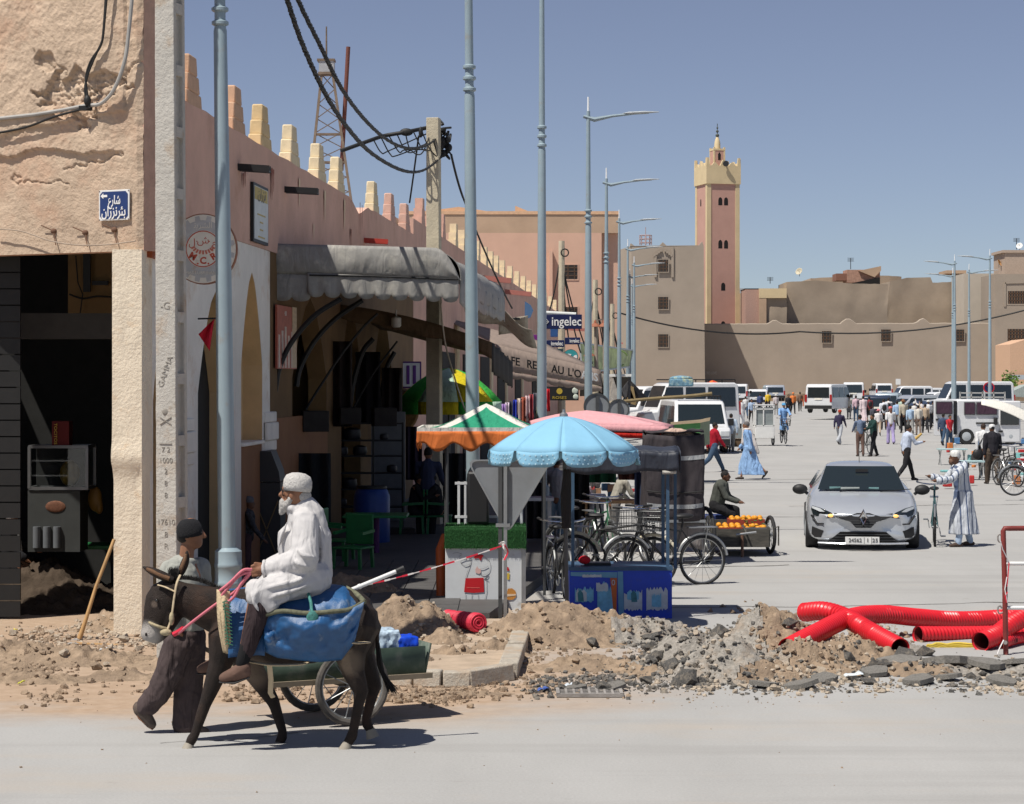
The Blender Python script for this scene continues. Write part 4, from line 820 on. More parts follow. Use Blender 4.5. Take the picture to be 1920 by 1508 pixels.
projsign('electric_shop_sign','lower small navy sign reading ingelec, left of its twin',1022,1058,638,651,50,M_NAV2,'ingelec',M_LET,.62,.22,.12);projsign('electric_shop_sign','small navy sign reading ingelec just above the round blue sign',1059,1088,633,646,48,M_NAV2,'ingelec',M_LET,.62,.2,.12)
projsign('purple_telecom_sign','small purple sign with white letters left of the lamp post',988,1013,628,654,66,paint('inwi_purple',(.17,.02,.19)),'inwi',M_LET,.8,.2)
o,c,w,h,t=projsign('cash_sign','dark teal sign reading CAS PLU beneath the ingelec signs',1023,1056,654,684,52,paint('dark_teal',(.03,.06,.07)),None);text('CAS',.3,c+V((-.02,-.07,.13)),XR,UZ,mat('aqua_ink',(.25,.5,.5)),parent=o,width=.42);text('PLU',.3,c+V((-.02,-.07,-.16)),XR,UZ,mat('aqua_ink',(.25,.5,.5)),parent=o,width=.42)
projsign('blue_panel_sign','plain blue panel on the row left of the round teal sign',1032,1046,616,632,50,paint('panel_blue',(.03,.09,.25)))
ro=thing('round_teal_sign','round teal and white sign with an arrow swoosh among the shop signs','sign',W(1070,669,48));c=V(ro.location)
disc(c,0,.29,.06,mat('dark_metal',(.03,.03,.03)),ro,'sign_box',t=.12);disc(c,0,.275,-.062,paint('teal',(.04,.30,.32)),ro,'sign_face')
k=MB();k.prism([c+V((x*.27,-.075,z*.27))for x,z in((-.95,-.2),(-.5,-.75),(0,-.95),(.6,-.75),(.95,-.1),(.85,.25),(.5,.2),(.25,-.2),(.1,-.5),(-.3,-.35))],(0,-.004,0));k.prism([c+V((x*.27,-.075,z*.27))for x,z in((-.85,.1),(-.3,.25),(-.4,.45),(.1,.35),(-.15,-.1),(-.2,.1),(-.75,-.1))],(0,-.004,0));k.build('swoosh',M_LET,ro)
k=MB();k.cyl(W(1022,587,66,.3),W(1080,590,66,.3),.06);tag(k.build('white_tube',mat('tube_white',(.6,.62,.6)),None,loc=W(1050,588,66)),'white fluorescent tube fitting above the navy ingelec sign','lamp')
k=MB();c=W(987,580,66);k.prism([W(x,y,66)for x,y in((984,565),(995,572),(1000,582),(995,595),(984,600))],(0,.1,0));tag(k.build('blue_white_sign',mat('sign_bw',(.08,.16,.3)),None,loc=c),'small curved blue sign at the end of the pale awning','sign')
gb=thing('green_billboard','slanted pale green shop billboard with swirling leaf print','billboard',W(1130,670,42));q=[W(1092,700,44),W(1180,688,40),W(1186,657,40),W(1086,643,44)]
k=MB();k.prism(q,(0,.12,0));k.build('board',mat('leafy_print',(.40,.47,.20),rough=.5,var=.6,scale=2.2),gb)
k=MB();
for a,b in zip(q,q[1:]+q[:1]):k.beam(a+V((0,-.03,0)),b+V((0,-.03,0)),.07)
k.build('board_frame',M_LHEAD,gb)
for dx,r in((1150,.25),(1163,.33),(1118,.2)):k=MB();k.torus(W(dx,672,41,-.25),(0,1,0),r,.03,20,6,20,300);k.build('leaf_curl',mat('leaf_dark',(.16,.24,.07)),gb)
k=MB();k.box(W(1135,704,41),(2.3,1.5,.12));k.build('canopy_edge',M_WHITE,gb);k=MB();k.box(W(1135,725,40,.5),(2.4,.3,.9));k.build('dark_shopfront',M_DRK,gb);k=MB()
for x in(1100,1160,1180):k.beam(W(x,705,41),W(x,760,41),.12)
k.build('canopy_post',mat('dark_post',(.08,.08,.085)),gb)
ca=thing('cafe_awning','brown cafe awning lettered CAFE RESTAU L\'OASIS with scalloped edge','awning',W(1030,700,72))
M_CAFE=mat('brown_cafe_canvas',(.27,.21,.175),rough=.85,var=.1,folds=.4,fscale=6)
A_,B_,C_,D_=W(930,646,72),W(1126,694,70),W(1128,724,70),W(930,692,72)
k=MB();k.grid(lambda a,b:A_.lerp(B_,a).lerp(D_.lerp(C_,a),b)+V((0,-.25*b,0)),20,3);k.build('lettered_panel',M_CAFE,ca,solid=.01);
k=MB();k.grid(lambda a,b:D_.lerp(C_,a)+V((0,-.27,-.02-.12*b-.06*b*abs(math.sin(a*26)))),60,2);k.build('scalloped_edge',M_CAFE,ca,solid=.01)
k=MB();k.grid(lambda a,b:A_.lerp(B_,a)+V((-1.6*b,1.5*b,.8*b)),8,4);k.build('canvas_top',M_CAFE,ca,solid=.01)
xd=(B_-A_).normalized();xd2=(C_-D_).normalized();M_INK=mat('black_lettering',(.02,.02,.02),var=0)
for body,f,m_ in(('CAFE',.12,M_INK),('REST',.38,M_INK),('AU',.58,M_INK),("L'O",.74,M_INK),('ASIS',.885,M_LET)):
    p=A_.lerp(B_,f).lerp(D_.lerp(C_,f),.55)+V((0,-.2,0));text(body,.29,p+V((0,-.03,0)),xd.lerp(xd2,.6),UZ,m_,parent=ca,bold=.006)
pr=thing('rose_shop_sign','black shop sign with golden emblem and the word ROSES below the cafe awning','sign',W(1052,738,62));c=V(pr.location);w,h=66/62,26/62
k=MB();k.box(c,(w,.08,h));k.build('sign_panel',M_BLK,pr);M_GOLD=mat('gold_ink',(.5,.36,.05),rough=.4);disc(c+V((-.05,-.045,.07)),0,.09,0,M_GOLD,pr,'gold_emblem');text('ROSES',.12,c+V((-.05,-.05,-.13)),XR,UZ,M_GOLD,parent=pr,width=.42)
k=MB();k.ell(c+V((.42,-.05,.08)),(.09,.02,.1));k.ell(c+V((.44,-.05,-.1)),(.08,.02,.08));k.build('white_flowers',mat('flower_white',(.55,.6,.52),var=.3,scale=20),pr)
M_BIGP=mat('salmon_render',(.60,.39,.29),rough=.92,var=.06,scale=.6,bump=.2,bscale=10,spec=.1);M_BIGT=mat('tan_render',(.46,.33,.23),rough=.92,var=.1,scale=.6,bump=.3,bscale=8,spec=.1)
bp=thing('salmon_house','big salmon and tan house with dark shuttered windows behind the row','house',W(960,800,32));s=32.0
def fbox(px0,px1,py0,py1,s,dep,m,parent,name,dy=0,skew=0):
    k=MB();a,b=W(px0,py1,s,dy),W(px1,py1,s,dy);z1=CAMH-(py0-HZ)/(FOC/(FOC/s+dy));z0=a.z;d=V((skew,dep,0));k.hexa([V((a.x,a.y,z0)),V((b.x,b.y,z0)),V((b.x,b.y,z0))+d,V((a.x,a.y,z0))+d],[V((a.x,a.y,z1)),V((b.x,b.y,z1)),V((b.x,b.y,z1))+d,V((a.x,a.y,z1))+d]);return k.build(name,m,parent)
zB=HZ+CAMH*32
fbox(770,1128,437,zB,s,10,M_BIGP,bp,'wall');fbox(766,1160,401,437,s,10,M_BIGT,bp,'parapet');fbox(1114,1160,430,zB,s,10,M_BIGP,bp,'wing_wall',dy=.6);fbox(1030,1036,470,zB,s,.4,M_BIGP,bp,'wall_rib',dy=-.4)
k=MB();k.prism([W(x,y,s,.5)for x,y in((966,404),(966,386),(985,394),(1008,404))],(0,8,0));k.prism([W(x,y,s,.3)for x,y in((800,404),(800,396),(860,388),(912,396),(912,404))],(0,6,0));k.build('roof_upstand',mat('orange_render',(.62,.40,.25),rough=.9),bp)
fbox(766,1161,396,402,s,1.2,mat('orange_render',(.56,.33,.19)),bp,'coping',dy=-.05)
M_WIN=mat('dark_window',(.04,.035,.03),rough=.3,var=.2);M_WOOD=mat('brown_shutter',(.13,.075,.045),rough=.7,var=.3,scale=6)
def win(px0,px1,py0,py1,s,parent,dy=-.02,bars=3,frame_m=None,dep=.12):
    dep=.045;dy=0.0
    c=W((px0+px1)/2,(py0+py1)/2,s,dy);w,h=(px1-px0)/s,(py1-py0)/s
    k=MB();k.box(c,(w,dep*.5,h));f=k.build('window',M_WIN,parent)
    k=MB();o0=V(parent.get('_o',(0,0,0)))
    for i in range(bars):k.box(c+V((-w/2+w*(i+.5)/bars,-dep*.4,0))-o0,(w*.06,.05,h))
    for z in(-h*.25,h*.05,h*.3):k.box(c+V((0,-dep*.4,z))-o0,(w,.05,h*.05))
    g_=k.build('window_grille',M_WOOD,f,world=False)
    k=MB();t=max(.06,w*.07)
    for x in(-w/2-t/2,w/2+t/2):k.box(c+V((x,-dep*.3,0))-o0,(t,dep,h+2*t))
    for z in(-h/2-t/2,h/2+t/2):k.box(c+V((0,-dep*.3,z))-o0,(w,dep,t))
    k.build('window_frame',frame_m or M_BIGT,f,world=False);return f
win(1059,1083,497,524,s,bp,bars=2,frame_m=M_BIGP);win(1059,1083,576,592,s,bp,bars=2,frame_m=M_BIGP)
ht=thing('hotel_sign','tall white HOTEL sign with blue letters beside a restaurant board','sign',W(1149,480,31.4))
k=MB();k.box(W(1149,484,31.4,-.3),(.48,.2,1.95));k.build('sign_panel',M_WHITE,ht)
k=MB();k.box(W(1156,484,31.4,-.25),(.07,.26,2.0));k.build('sign_edge',M_BLK,ht)
for i,ch in enumerate('HOTEL'):text(ch,.4,W(1148,460+i*12.2,31.4,-.42),XR,UZ,mat('hotel_blue',(.06,.14,.4)),parent=ht,bold=.01)
rsn=thing('restaurant_board','white restaurant board with dark and green letters left of the HOTEL sign','sign',W(1126,470,31.4));k=MB();k.box(W(1125,470,31.4,-.25),(.9,.15,1.1));k.build('sign_panel',M_WHITE,rsn);text('LIA',.42,W(1126,462,31.4,-.36),XR,UZ,M_INK,parent=rsn,width=.7,bold=.01);text('ANT',.32,W(1126,476,31.4,-.36),XR,UZ,mat('green_ink',(.12,.25,.05)),parent=rsn,width=.7,bold=.008)
def dish(label,px,py,s,m=None,r=.5,ang=0.6):
    c=W(px,py,s);t=thing('satellite_dish',label,'satellite dish',c,group='satellite dishes on roofs');k=MB();d=V((math.sin(ang),-math.cos(ang),.5)).normalized();k.lathe(c,[(r*(i/6),.35*r*(i/6)**2)for i in range(7)],16,d,caps=False);k.build('dish',m or mat('dish_cream',(.5,.45,.33),rough=.6),t,solid=.02)
    k=MB();k.cyl(c-V((0,0,r*1.2)),c,.035);k.cyl(c,c+d*r*1.0,.02);k.build('mast',M_BLK,t)
dish('pale satellite dish on the salmon house roof',1038,433,31,MATS['sign_white'],.32,-1.2);dish('tan satellite dish on the salmon house roof',1053,433,31,None,.32,1.0)
k=MB();c=W(1213,457,14.0)
k=MB()
for i in range(8):a=i*.785;k.cyl(c+V((math.cos(a)*.8,math.sin(a)*.8+3,0)),c+V((math.cos(a)*.8,math.sin(a)*.8+3,1.3)),.06)
for z in(.3,.8,1.3):k.torus(c+V((0,3,z)),(0,0,1),.8,.05,16,5)
k.cyl(c+V((0,3,0)),c+V((0,3,2.4)),.05);tag(k.build('antenna_cluster',mat('antenna_grey',(.4,.3,.3)),None,loc=c),'ring of red and white telecom antennas behind the grey building roof','antenna')
for px,py0,s,lb,m_ in((1053,452,46,'weathered timber pole with wires beside the salmon house',M_CONY),(1116,525,40,'second pale pole with wires right of the salmon house',M_CONY),(1148,570,34,'tangled wire pole beside the grey mud building',M_CONY)):
    b=W(px,HZ+CAMH*s,s);t=thing('wire_pole',lb,'pole',b);k=MB();k.cyl(b,W(px,py0,s),.17,.12,8);k.build('pole_shaft',m_,t);k=MB()
    for i in range(5):k.tube(sag(W(px,py0+15+i*6,s),W(px-30+i*22,py0+150+i*20,s),.4),.03,n=5)
    k.torus(W(px+6,py0+22,s,-.2),(0,1,0),.15,.03,12,5);k.build('pole_wires',M_CABLE,t,kind='stuff')
for lb,pts,s,m_ in(('pale grey canvas awning hanging at the end of the shop row',((1128,700),(1148,708),(1160,745),(1140,752)),44,mat('pale_canvas2',(.40,.37,.33),rough=.9,var=.15,folds=.5)),('dark pointed canvas tent roof near the lamp posts',((1158,740),(1180,712),(1215,748),(1200,752)),40,mat('dark_canvas',(.07,.07,.075),rough=.9,folds=.4)),('straw coloured thatch bundle tied to a post',((1175,755),(1178,722),(1186,725),(1192,760)),40,mat('straw',(.30,.22,.11),rough=.95,var=.4,scale=20))):
    k=MB();k.prism([W(x,y,s)for x,y in pts],(0,1.2,0));k.prism([W(x+2,y+1,s,-.2)for x,y in pts[1:]],(0,.2,0));tag(k.build('canvas_roof',m_,None,loc=W(*pts[0],s)),lb,'awning')
for lb,px,py in(('hanging rusty lamp shade on a post above the cafe awning',985+160/1,600),):pass
for px,py,lb in((1116,613,'rusty lantern shade at the left above the billboard'),(1132,613,'rusty lantern shade at the right above the billboard'),(1105,668,'rusty lantern shade low beside the cafe awning')):
    t=thing('lantern_shade',lb,'lantern',W(px,py,50));c=V(t.location);k=MB();k.lathe(c,[(.22,0),(.2,.04),(.06,.14),(.05,.22),(.015,.26)],12);k.build('shade',mat('rusty_shade',(.30,.11,.06),rough=.7),t);k=MB();k.beam(c+V((.0,0,.25)),c+V((.25,.1,.28)),.04);k.cyl(c+V((.05,.05,-1.6)),c+V((.02,.05,0)),.08,.06);k.build('bracket',mat('driftwood',(.32,.27,.22)),t)
# ================================================================== FAR SIDE: grey mud building, minaret, wall
M_GMUD=mat('grey_mud',(.345,.29,.235),rough=.95,var=.08,scale=.25,bump=.4,bscale=2.5,spec=.08);M_OMUD=mat('old_mud',(.345,.28,.215),rough=.95,var=.1,scale=.4,bump=.8,bscale=1.2,spec=.08)
Z_T=.9
tr=MB();tr.box((W(1560,740,15).x,300,Z_T/2),(110,40,Z_T));tr.build('terrace',mat('terrace_dust',(.40,.33,.26),rough=.95),kind='structure')
lw=MB();lw.box((W(1560,740,15).x,278.5,.5),(110,.5,1.0));tag(lw.build('low_stone_wall',mat('low_stone',(.30,.22,.15),rough=.95,var=.4,scale=1.2,bump=.8,bscale=4),None,loc=(W(1560,740,15).x,278.5,0)),'low rubble stone wall along the back of the square','wall')
gbd=thing('grey_mud_building','tall grey mud building with three stacked grille windows','building',W(1250,740,14.36))
s=14.36;zb=712+2.0*14.36
k=MB();fr=[W(1181,zb,s),W(1322,zb,s)];dd_=V((-1.15,9,0));zt=ZP(461,s)
a,b=fr;a1,b1=a+V((0,0,0)),b;k.hexa([a,b,b+V((0,7.4,0)),a+dd_],[V((a.x+.25,a.y+.3,zt)),V((b.x-.15,b.y+.25,zt)),V((b.x-.15,b.y+7.4,zt)),V((a.x+.25,a.y+.3,zt))+dd_]);k.build('wall',M_GMUD,gbd)
k=MB();k.prism([V((W(x,0,s).x,FOC/s+.25,ZP(y,s)))for x,y in((1182,461.5),(1183,456),(1190,461),(1237,460.5),(1243,454),(1250,460.5),(1311,460),(1317,453),(1320,461.5))],(0,2,0));k.build('parapet_peaks',M_GMUD,gbd)
for y0,y1 in((487,510),(557,580),(627,651)):win(1234,1253,y0,y1,s,gbd,dy=-.05,bars=3,frame_m=M_GMUD,dep=.3)
k=MB()
for q in(((1229,520),(1229,476)),((1261,520),(1261,463))):k.beam(W(q[0][0],q[0][1],s,.1),W(q[1][0],q[1][1],s,.15),.18,.3)
for i in range(4):
    for sg in(-1,1):k.beam(W(1243+sg*(2+i*4),470+i*3,s,.1),W(1243+sg*(6+i*4),470+i*3,s,.1),.18,.3)
k.build('window_moulding',M_GMUD,gbd)
k=MB();k.box(W(1332,727,s,7.2),(1.7,.2,2.0));k.build('side_door',mat('door_grey',(.24,.23,.22)),gbd)
text('RETRO LOVE',.55,W(1331,700,s,7.0),XR,UZ,mat('chalk',(.5,.46,.4)),'wall_lettering',gbd,width=1.8)
wl=thing('mud_wall','long high mud wall with small grille windows along the square','wall',W(1600,738,14.0));s=14.0;zw=712+1.85*14
k=MB();L=[];n=120
for i in range(n+1):
    x=1300+720*i/n;pk=0
    for c_,ww,hh in((1453,12,8),(1591,15,10),(1731,13,10)):pk=max(pk,hh*max(0,1-abs(x-c_)/ww)**.8)
    yt=607-pk-2*(x-1330)/590+.8*fbm((x*.05,1,1),3);X=W(x,0,s).x;Y=FOC/s+.06*fbm((x*.02,4,4),3)
    L.append([V((X,Y,ZP(zw,s))),V((X,Y+.25,ZP(yt,s)-.1)),V((X,Y+.35,ZP(yt,s))),V((X,Y+.9,ZP(yt,s))),V((X,Y+1.1,ZP(zw,s)))])
k.loft(L);k.build('wall_body',M_GMUD,wl,smooth=40)
for x0,y0 in((1541,621),(1652,618),(1790,618)):win(x0,x0+18,y0,y0+22,s,wl,dy=-.1,bars=3,frame_m=M_GMUD,dep=.3)
win(1886,1893,688,702,s,wl,dy=-.1,bars=1,frame_m=M_GMUD,dep=.2)
mn=thing('minaret','pink minaret with yellow corners, arched openings and a small turret','minaret',W(1345,738,13.6));s=13.6;th=R(15)
M_MP=mat('minaret_pink',(.50,.30,.245),rough=.92,var=.06,scale=.5,bump=.2,bscale=4,spec=.1);M_MY=mat('minaret_yellow',(.62,.50,.31),rough=.92,var=.08,scale=.6,spec=.1)
cm=W(1345,712,s,2.4);rot=Matrix.Rotation(th,3,'Z');hw=2.4
def mbox(k,x0,x1,y0,y1,z0,z1):k.hexa([cm*1+rot@V((x,y,0))+V((0,0,z0-cm.z))for x,y in((x0,y0),(x1,y0),(x1,y1),(x0,y1))],[cm*1+rot@V((x,y,0))+V((0,0,z1-cm.z))for x,y in((x0,y0),(x1,y0),(x1,y1),(x0,y1))])
zt=ZP(345,s);k=MB();mbox(k,-hw+.08,hw-.08,-hw+.08,hw-.08,0,zt);k.build('shaft',M_MP,mn)
k=MB()
for sx_,sy_ in((-1,-1),(1,-1),(1,1),(-1,1)):mbox(k,*(sorted((sx_*hw,sx_*(hw-.62)))),*(sorted((sy_*hw,sy_*(hw-.62)))),0,zt-.003)
k.build('corner_strips',M_MY,mn)
zc=ZP(311,s);k=MB();e=hw+.12;mbox(k,-e,e,-e,e,zt,zc);k.build('cornice_band',M_MY,mn)
for side in range(4):
    rr=rot@Matrix.Rotation(side*math.pi/2,3,'Z')
    for x,h in((-e+.25,1.1),(-e/2,.45),(0,.8),(e/2,.45),(e-.25,1.1)):
        k=MB();k.prism([cm+rr@V((x+dx,-e,0))+V((0,0,zc-cm.z+dz))for dx,dz in((-.5 if abs(x)<e-.3 else-.25,0),(.5 if abs(x)<e-.3 else.25,0),(.12,h),(-.12,h))],rr@V((0,.3,0)));k.build('merlon',M_MY,mn)
def archwin(x,zbase,w,h,parent,side=0):
    rr=rot@Matrix.Rotation(side*math.pi/2,3,'Z');pts=[(-w/2,0),(w/2,0),(w/2,h*.65)]+[(w/2*math.cos(a),h*.65+h*.35*math.sin(a))for a in(.6,1.2,1.57,1.95,2.5)]+[(-w/2,h*.65)]
    k=MB();k.prism([cm+rr@V((x+a,-hw+.07,0))+V((0,0,zbase-cm.z+b))for a,b in pts],rr@V((0,.05,0)));k.build('arched_window',mat('opening_black',(.012,.011,.011),var=0),parent)
for y0,y1 in((385,370),(466,450)):
    for x in(-.42,.42):archwin(x,ZP(y0,s),.58,(y0-y1)/s,mn)
archwin(0,ZP(545,s),.6,1.1,mn);archwin(0,ZP(616,s),.6,1.0,mn);archwin(-.3,ZP(385,s),.4,1.0,mn,3)
tw=.82;zt2=ZP(280,s);k=MB();mbox(k,-tw,tw,-tw,tw,zc-.2,zt2);k.build('turret',M_MP,mn);k=MB()
for sx_,sy_ in((-1,-1),(1,-1),(1,1),(-1,1)):mbox(k,*(sorted((sx_*(tw+.03),sx_*(tw-.2)))),*(sorted((sy_*(tw+.03),sy_*(tw-.2)))),zc-.15,zt2+.45)
mbox(k,-tw-.05,tw+.05,-tw-.05,tw+.05,zt2,zt2+.25);k.build('turret_trim',M_MY,mn)
k=MB();k.prism([cm+rot@V((x,-tw-.02,0))+V((0,0,ZP(298,s)-cm.z+z))for x,z in((-.2,0),(.2,0),(.2,.8),(0,1.1),(-.2,.8))],rot@V((0,.05,0)));k.build('turret_window',MATS['opening_black'],mn)
k=MB();k.lathe(V((cm.x,cm.y,zt2+.25)),[(.42,0),(.42,.7),(.36,1.1),(.2,1.6),(.05,1.9)],12);k.build('turret_cap',M_MY,mn);k=MB();zq=zt2+2.1;k.cyl(V((cm.x,cm.y,zq-.3)),V((cm.x,cm.y,zq+1.7)),.05)
for z,r in((0.05,.26),(.62,.2),(1.1,.14)):k.ell(V((cm.x,cm.y,zq+z)),(r,r,r))
k.build('finial',mat('finial_dark',(.07,.08,.07),rough=.5),mn)
k=MB();c=W(1361,307,s,-.4);k.lathe(c,[(.12,.35),(.2,.15),(.42,0)],14,(0.1,1,-.1));k.build('loudspeaker',M_BLK,mn)
def mudhouse(label,pts,s,m,dep=10,clutter=None):
    t=thing('mud_house',label,'house',W(pts[0][0],740,s));k=MB();P_=[]
    for(x0,y0),(x1,y1)in zip(pts,pts[1:]):
        n=max(1,int(abs(x1-x0)/8))
        for i in range(n):f=i/n;P_.append((x0+(x1-x0)*f,y0+(y1-y0)*f+1.2*fbm((x0+f*9,y0,3),3)))
    P_.append(pts[-1]);n=len(P_);nz_=14;rings=[]
    for x,y in P_:
        X=W(x,0,s).x;zt=ZP(y,s);rings.append([V((X+.12*fbm((x*.1,j,5),3),FOC/s+.2*fbm((X*.35,zt*j/nz_*.35,s),4),.5+(zt-.5)*j/nz_))for j in range(nz_+1)]+[V((X,FOC/s+dep,zt)),V((X,FOC/s+dep,.5))])
    k.loft(rings);k.build('wall',m,t,smooth=50);return t
mudhouse('old cracked mud house wall behind the long wall, centre',[(1475,562),(1476,529),(1530,526),(1600,532),(1664,533),(1664,560)],13.75,M_OMUD)
mudhouse('old mud house wall right of the centre one, lumpy top',[(1664,560),(1668,528),(1700,521),(1745,520),(1749,530),(1812,528),(1812,560)],13.2,M_OMUD)
mudhouse('lower brown mud house between the yellow parapet and the centre wall',[(1436,558),(1475,560)],13.81,M_OMUD)
mudhouse('distant tan mud house with flat roof at the centre skyline',[(1520,522),(1640,516),(1690,519)],12.6,mat('tan_mud',(.42,.32,.23),rough=.95))
pinkh=thing('pink_house','little faded pink house next to the minaret under the yellow parapet','house',W(1420,740,13.8));fbox(1398,1424,543,740,13.8,6,mat('faded_pink',(.42,.27,.22),rough=.9,var=.12),pinkh,'wall');fbox(1424,1437,560,740,13.83,6,M_BIGT,pinkh,'side_wall');fbox(1424,1475,541,559,13.83,6,M_MY,pinkh,'parapet');fbox(1397,1425,541,543,13.78,6,M_BLK,pinkh,'roof_edge')
tanh=thing('tan_house','narrow tan house partly hidden behind the minaret','house',W(1390,740,12.9));fbox(1380,1398,550,740,12.9,6,M_BIGT,tanh,'wall');fbox(1380,1400,541,550,12.9,6,M_LHEAD,tanh,'sheet_roof')
bh=thing('brick_shed','unfinished brick shed with dark sheltered roof opening on the skyline','shed',W(1610,520,12.8));fbox(1588,1650,506,530,12.8,4,mat('shed_brick',(.42,.25,.18),rough=.95,var=.25,scale=3),bh,'wall');k=MB();k.prism([W(x,y,12.8,-.3)for x,y in((1598,531),(1650,520),(1650,533),(1600,533))],(0,.2,0));k.build('dark_opening',MATS['opening_black'],bh);k=MB();k.prism([W(x,y,12.8,-.4)for x,y in((1610,508),(1652,499),(1652,508),(1640,520))],(0,2,0));k.build('roof_slope',M_BIGT,bh);fbox(1568,1588,513,526,12.8,4,mat('shed_rust',(.25,.12,.08)),bh,'lean_to')
gh=thing('pale_house','pale beige house at the right behind the wall beside the lamp','house',W(1840,740,13.5));fbox(1808,1868,513,740,13.6,9,mat('pale_render',(.52,.46,.38),rough=.92,var=.06,scale=.5),gh,'wall');fbox(1775,1812,507,513,13.2,6,M_BIGT,gh,'far_parapet')
rb=thing('corner_mud_tower','beige mud building at the right edge with grille windows','building',W(1900,740,14.1));fbox(1866,1990,514,740,14.15,9,M_GMUD,rb,'wall');fbox(1884,1990,472,514,13.9,7,mat('beige_render',(.42,.33,.26),rough=.92),rb,'roof_room');fbox(1880,1990,469,474,13.9,7.2,MATS['beige_render'],rb,'coping',dy=-.2)
win(1890,1925,546,570,14.15,rb,dy=-.1,bars=7,frame_m=M_GMUD,dep=.3);win(1889,1930,617,641,14.15,rb,dy=-.1,bars=7,frame_m=M_GMUD,dep=.3)
k=MB()
k.beam(W(1884,575,14.15),W(1884,530,14.15),.2,.3);k.beam(W(1884,530,14.15),W(1990,528,14.15),.2,.3);k.build('window_moulding',M_GMUD,rb)
ph=thing('peach_house','peach coloured house end at the right edge of the square','house',W(1910,740,16));k=MB();k.prism([W(x,y,16)for x,y in((1894,745),(1894,646),(1925,636),(1990,630),(1990,745))],(0,8,0));k.build('wall',mat('peach_render',(.58,.37,.24),rough=.92,var=.06),ph);fbox(1894,1990,703,712,16,.5,M_LHEAD,ph,'roof_duct',dy=-1)
dish('tan satellite dish on the skyline of the old mud houses',1499,510,13,None,.55,-.7);dish('orange tan dish on the roof room at the right',1873,494,13.8,mat('dish_orange',(.45,.25,.1)),.5,1.0);dish('white satellite dish among aerials above the right roof room',1912,462,13.6,MATS['sign_white'],.45,-.5)
for px,py,h,lb in((1595,505,1.6,'thin roof aerial above the brick shed'),(1906,468,1.6,'bristling roof aerial at the right edge'),(1444,532,.9,'short aerial on the yellow parapet')):
    k=MB();c=W(px,py,13);k.cyl(c,c+V((0,0,h)),.05);
    for i in range(4):k.beam(c+V((-.45,0,h-.15*i)),c+V((.45,0,h-.15*i)),.05)
    tag(k.build('roof_aerial',M_BLK,None,loc=c),lb,'antenna')
tr_=thing('garden_shrub','green shrub beside the peach house behind the vans','shrub',W(1893,728,20));rnd=random.Random(9);k=MB();kk=MB()
for i in range(260):
    c=W(1893+rnd.gauss(0,9),716+rnd.gauss(0,9),20,rnd.gauss(0,.6));r=.16;d=V((rnd.gauss(0,1),rnd.gauss(0,1),rnd.gauss(0,1))).normalized();x,y,_=frame(d);k.add([c+x*r,c+y*r*.6,c-x*r,c-y*r*.6],[(0,1,2,3)])
k.build('leaves',mat('shrub_leaf',(.10,.17,.03),rough=.6,var=.4,scale=3),tr_,smooth=0,kind='stuff');kk.cyl(W(1893,745,20),W(1893,720,20),.08);kk.build('stem',M_WOOD,tr_)
# ================================================================== STALLS AND STREET FURNITURE BEHIND THE TRENCH
M_TUBE=mat('galvanised_tube',(.36,.37,.37),rough=.35,metal=.7,var=.1);M_DTUBE=mat('dark_grey_tube',(.085,.088,.09),rough=.4,metal=.3)
M_GRN=cloth('green_canvas',(.03,.26,.15));M_WCAN=cloth('white_canvas',(.62,.60,.55));M_ORC=cloth('orange_canvas',(.62,.17,.045),folds=.8,fscale=4)
s=150.0;gz=thing('peaked_canopy','green peaked market canopy with white trim and wavy orange valance','canopy',W(910,1117,s))
hw,dp=126/s,1.7;Yf=FOC/s;xc=(910-CX)/s;z1=ZP(809,s);apx=W(912,757,FOC/(Yf+dp/2));corners=[V((xc-hw,Yf,z1)),V((xc+hw,Yf,z1)),V((xc+hw,Yf+dp,z1)),V((xc-hw,Yf+dp,z1))]
for i in range(4):
    a,b=corners[i],corners[(i+1)%4];k=MB();n=10
    def srf(u,v,a=a,b=b):p=a.lerp(b,u);q=p.lerp(apx,v);return q-V((0,0,.10*math.sin(v*math.pi)*(1-v)))
    k.grid(srf,14,8);k.build('canopy_panel',M_WCAN,gz,smooth=60,solid=.006)
    k=MB();nn=(b-a).cross(apx-a).normalized();nn=nn if nn.z>0 else-nn
    def srf2(u,v):f=.16+.68*u;v2=.14+.72*v;m_=.5+(u-.5)*(.80-.0*v);return srf(m_,v2*1.0)+nn*.012
    def tri(u,v):
        vv=.13+.74*v;mx=.5-(.085/(1-vv)if vv<.98 else 0)*1.0;mx=max(0,mx);return srf(.5+(u-.5)*2*mx,vv)+nn*.010
    k.grid(tri,10,8);k.build('green_panel',M_GRN,gz,smooth=60)
    k=MB()
    def vl(u,v,a=a,b=b):ph=u*4.2+.35;h=.20+.055*math.cos(ph*6.283);p=a.lerp(b,u);o=(p-(corners[0]+corners[2])/2);o.z=0;o.normalize();return p-V((0,0,h*v))+o*(.02+.015*math.sin(ph*9)*v)
    k.grid(vl,60,5);k.build('orange_valance',M_ORC,gz,smooth=60,solid=.005)
    k=MB();k.beam(a+V((0,0,.02)),b+V((0,0,.02)),.03,.055);k.build('white_trim',M_WCAN,gz)
for x,y in((-hw+.36,.06),(hw-.1,.06),(hw-.1,dp-.06),(-hw+.30,dp-.2)):k=MB();k.cyl(V((xc+x,Yf+y,0)),V((xc+x,Yf+y,z1)),.018);k.build('canopy_post',M_DTUBE,gz)
s=160.0;Yf=FOC/s;fc=thing('food_cart','white snack cart with a painted chef in a red apron and grass topped counter','food cart',W(910,1144,s));b0=W(835,1148,s);wc=150/s;hc=158/s;zb=b0.z
M_CARTW=mat('white_cart_panel',(.60,.62,.62),rough=.45,var=.05,scale=6,dirt=(.40,.38,.34),damt=.2,dscale=4)
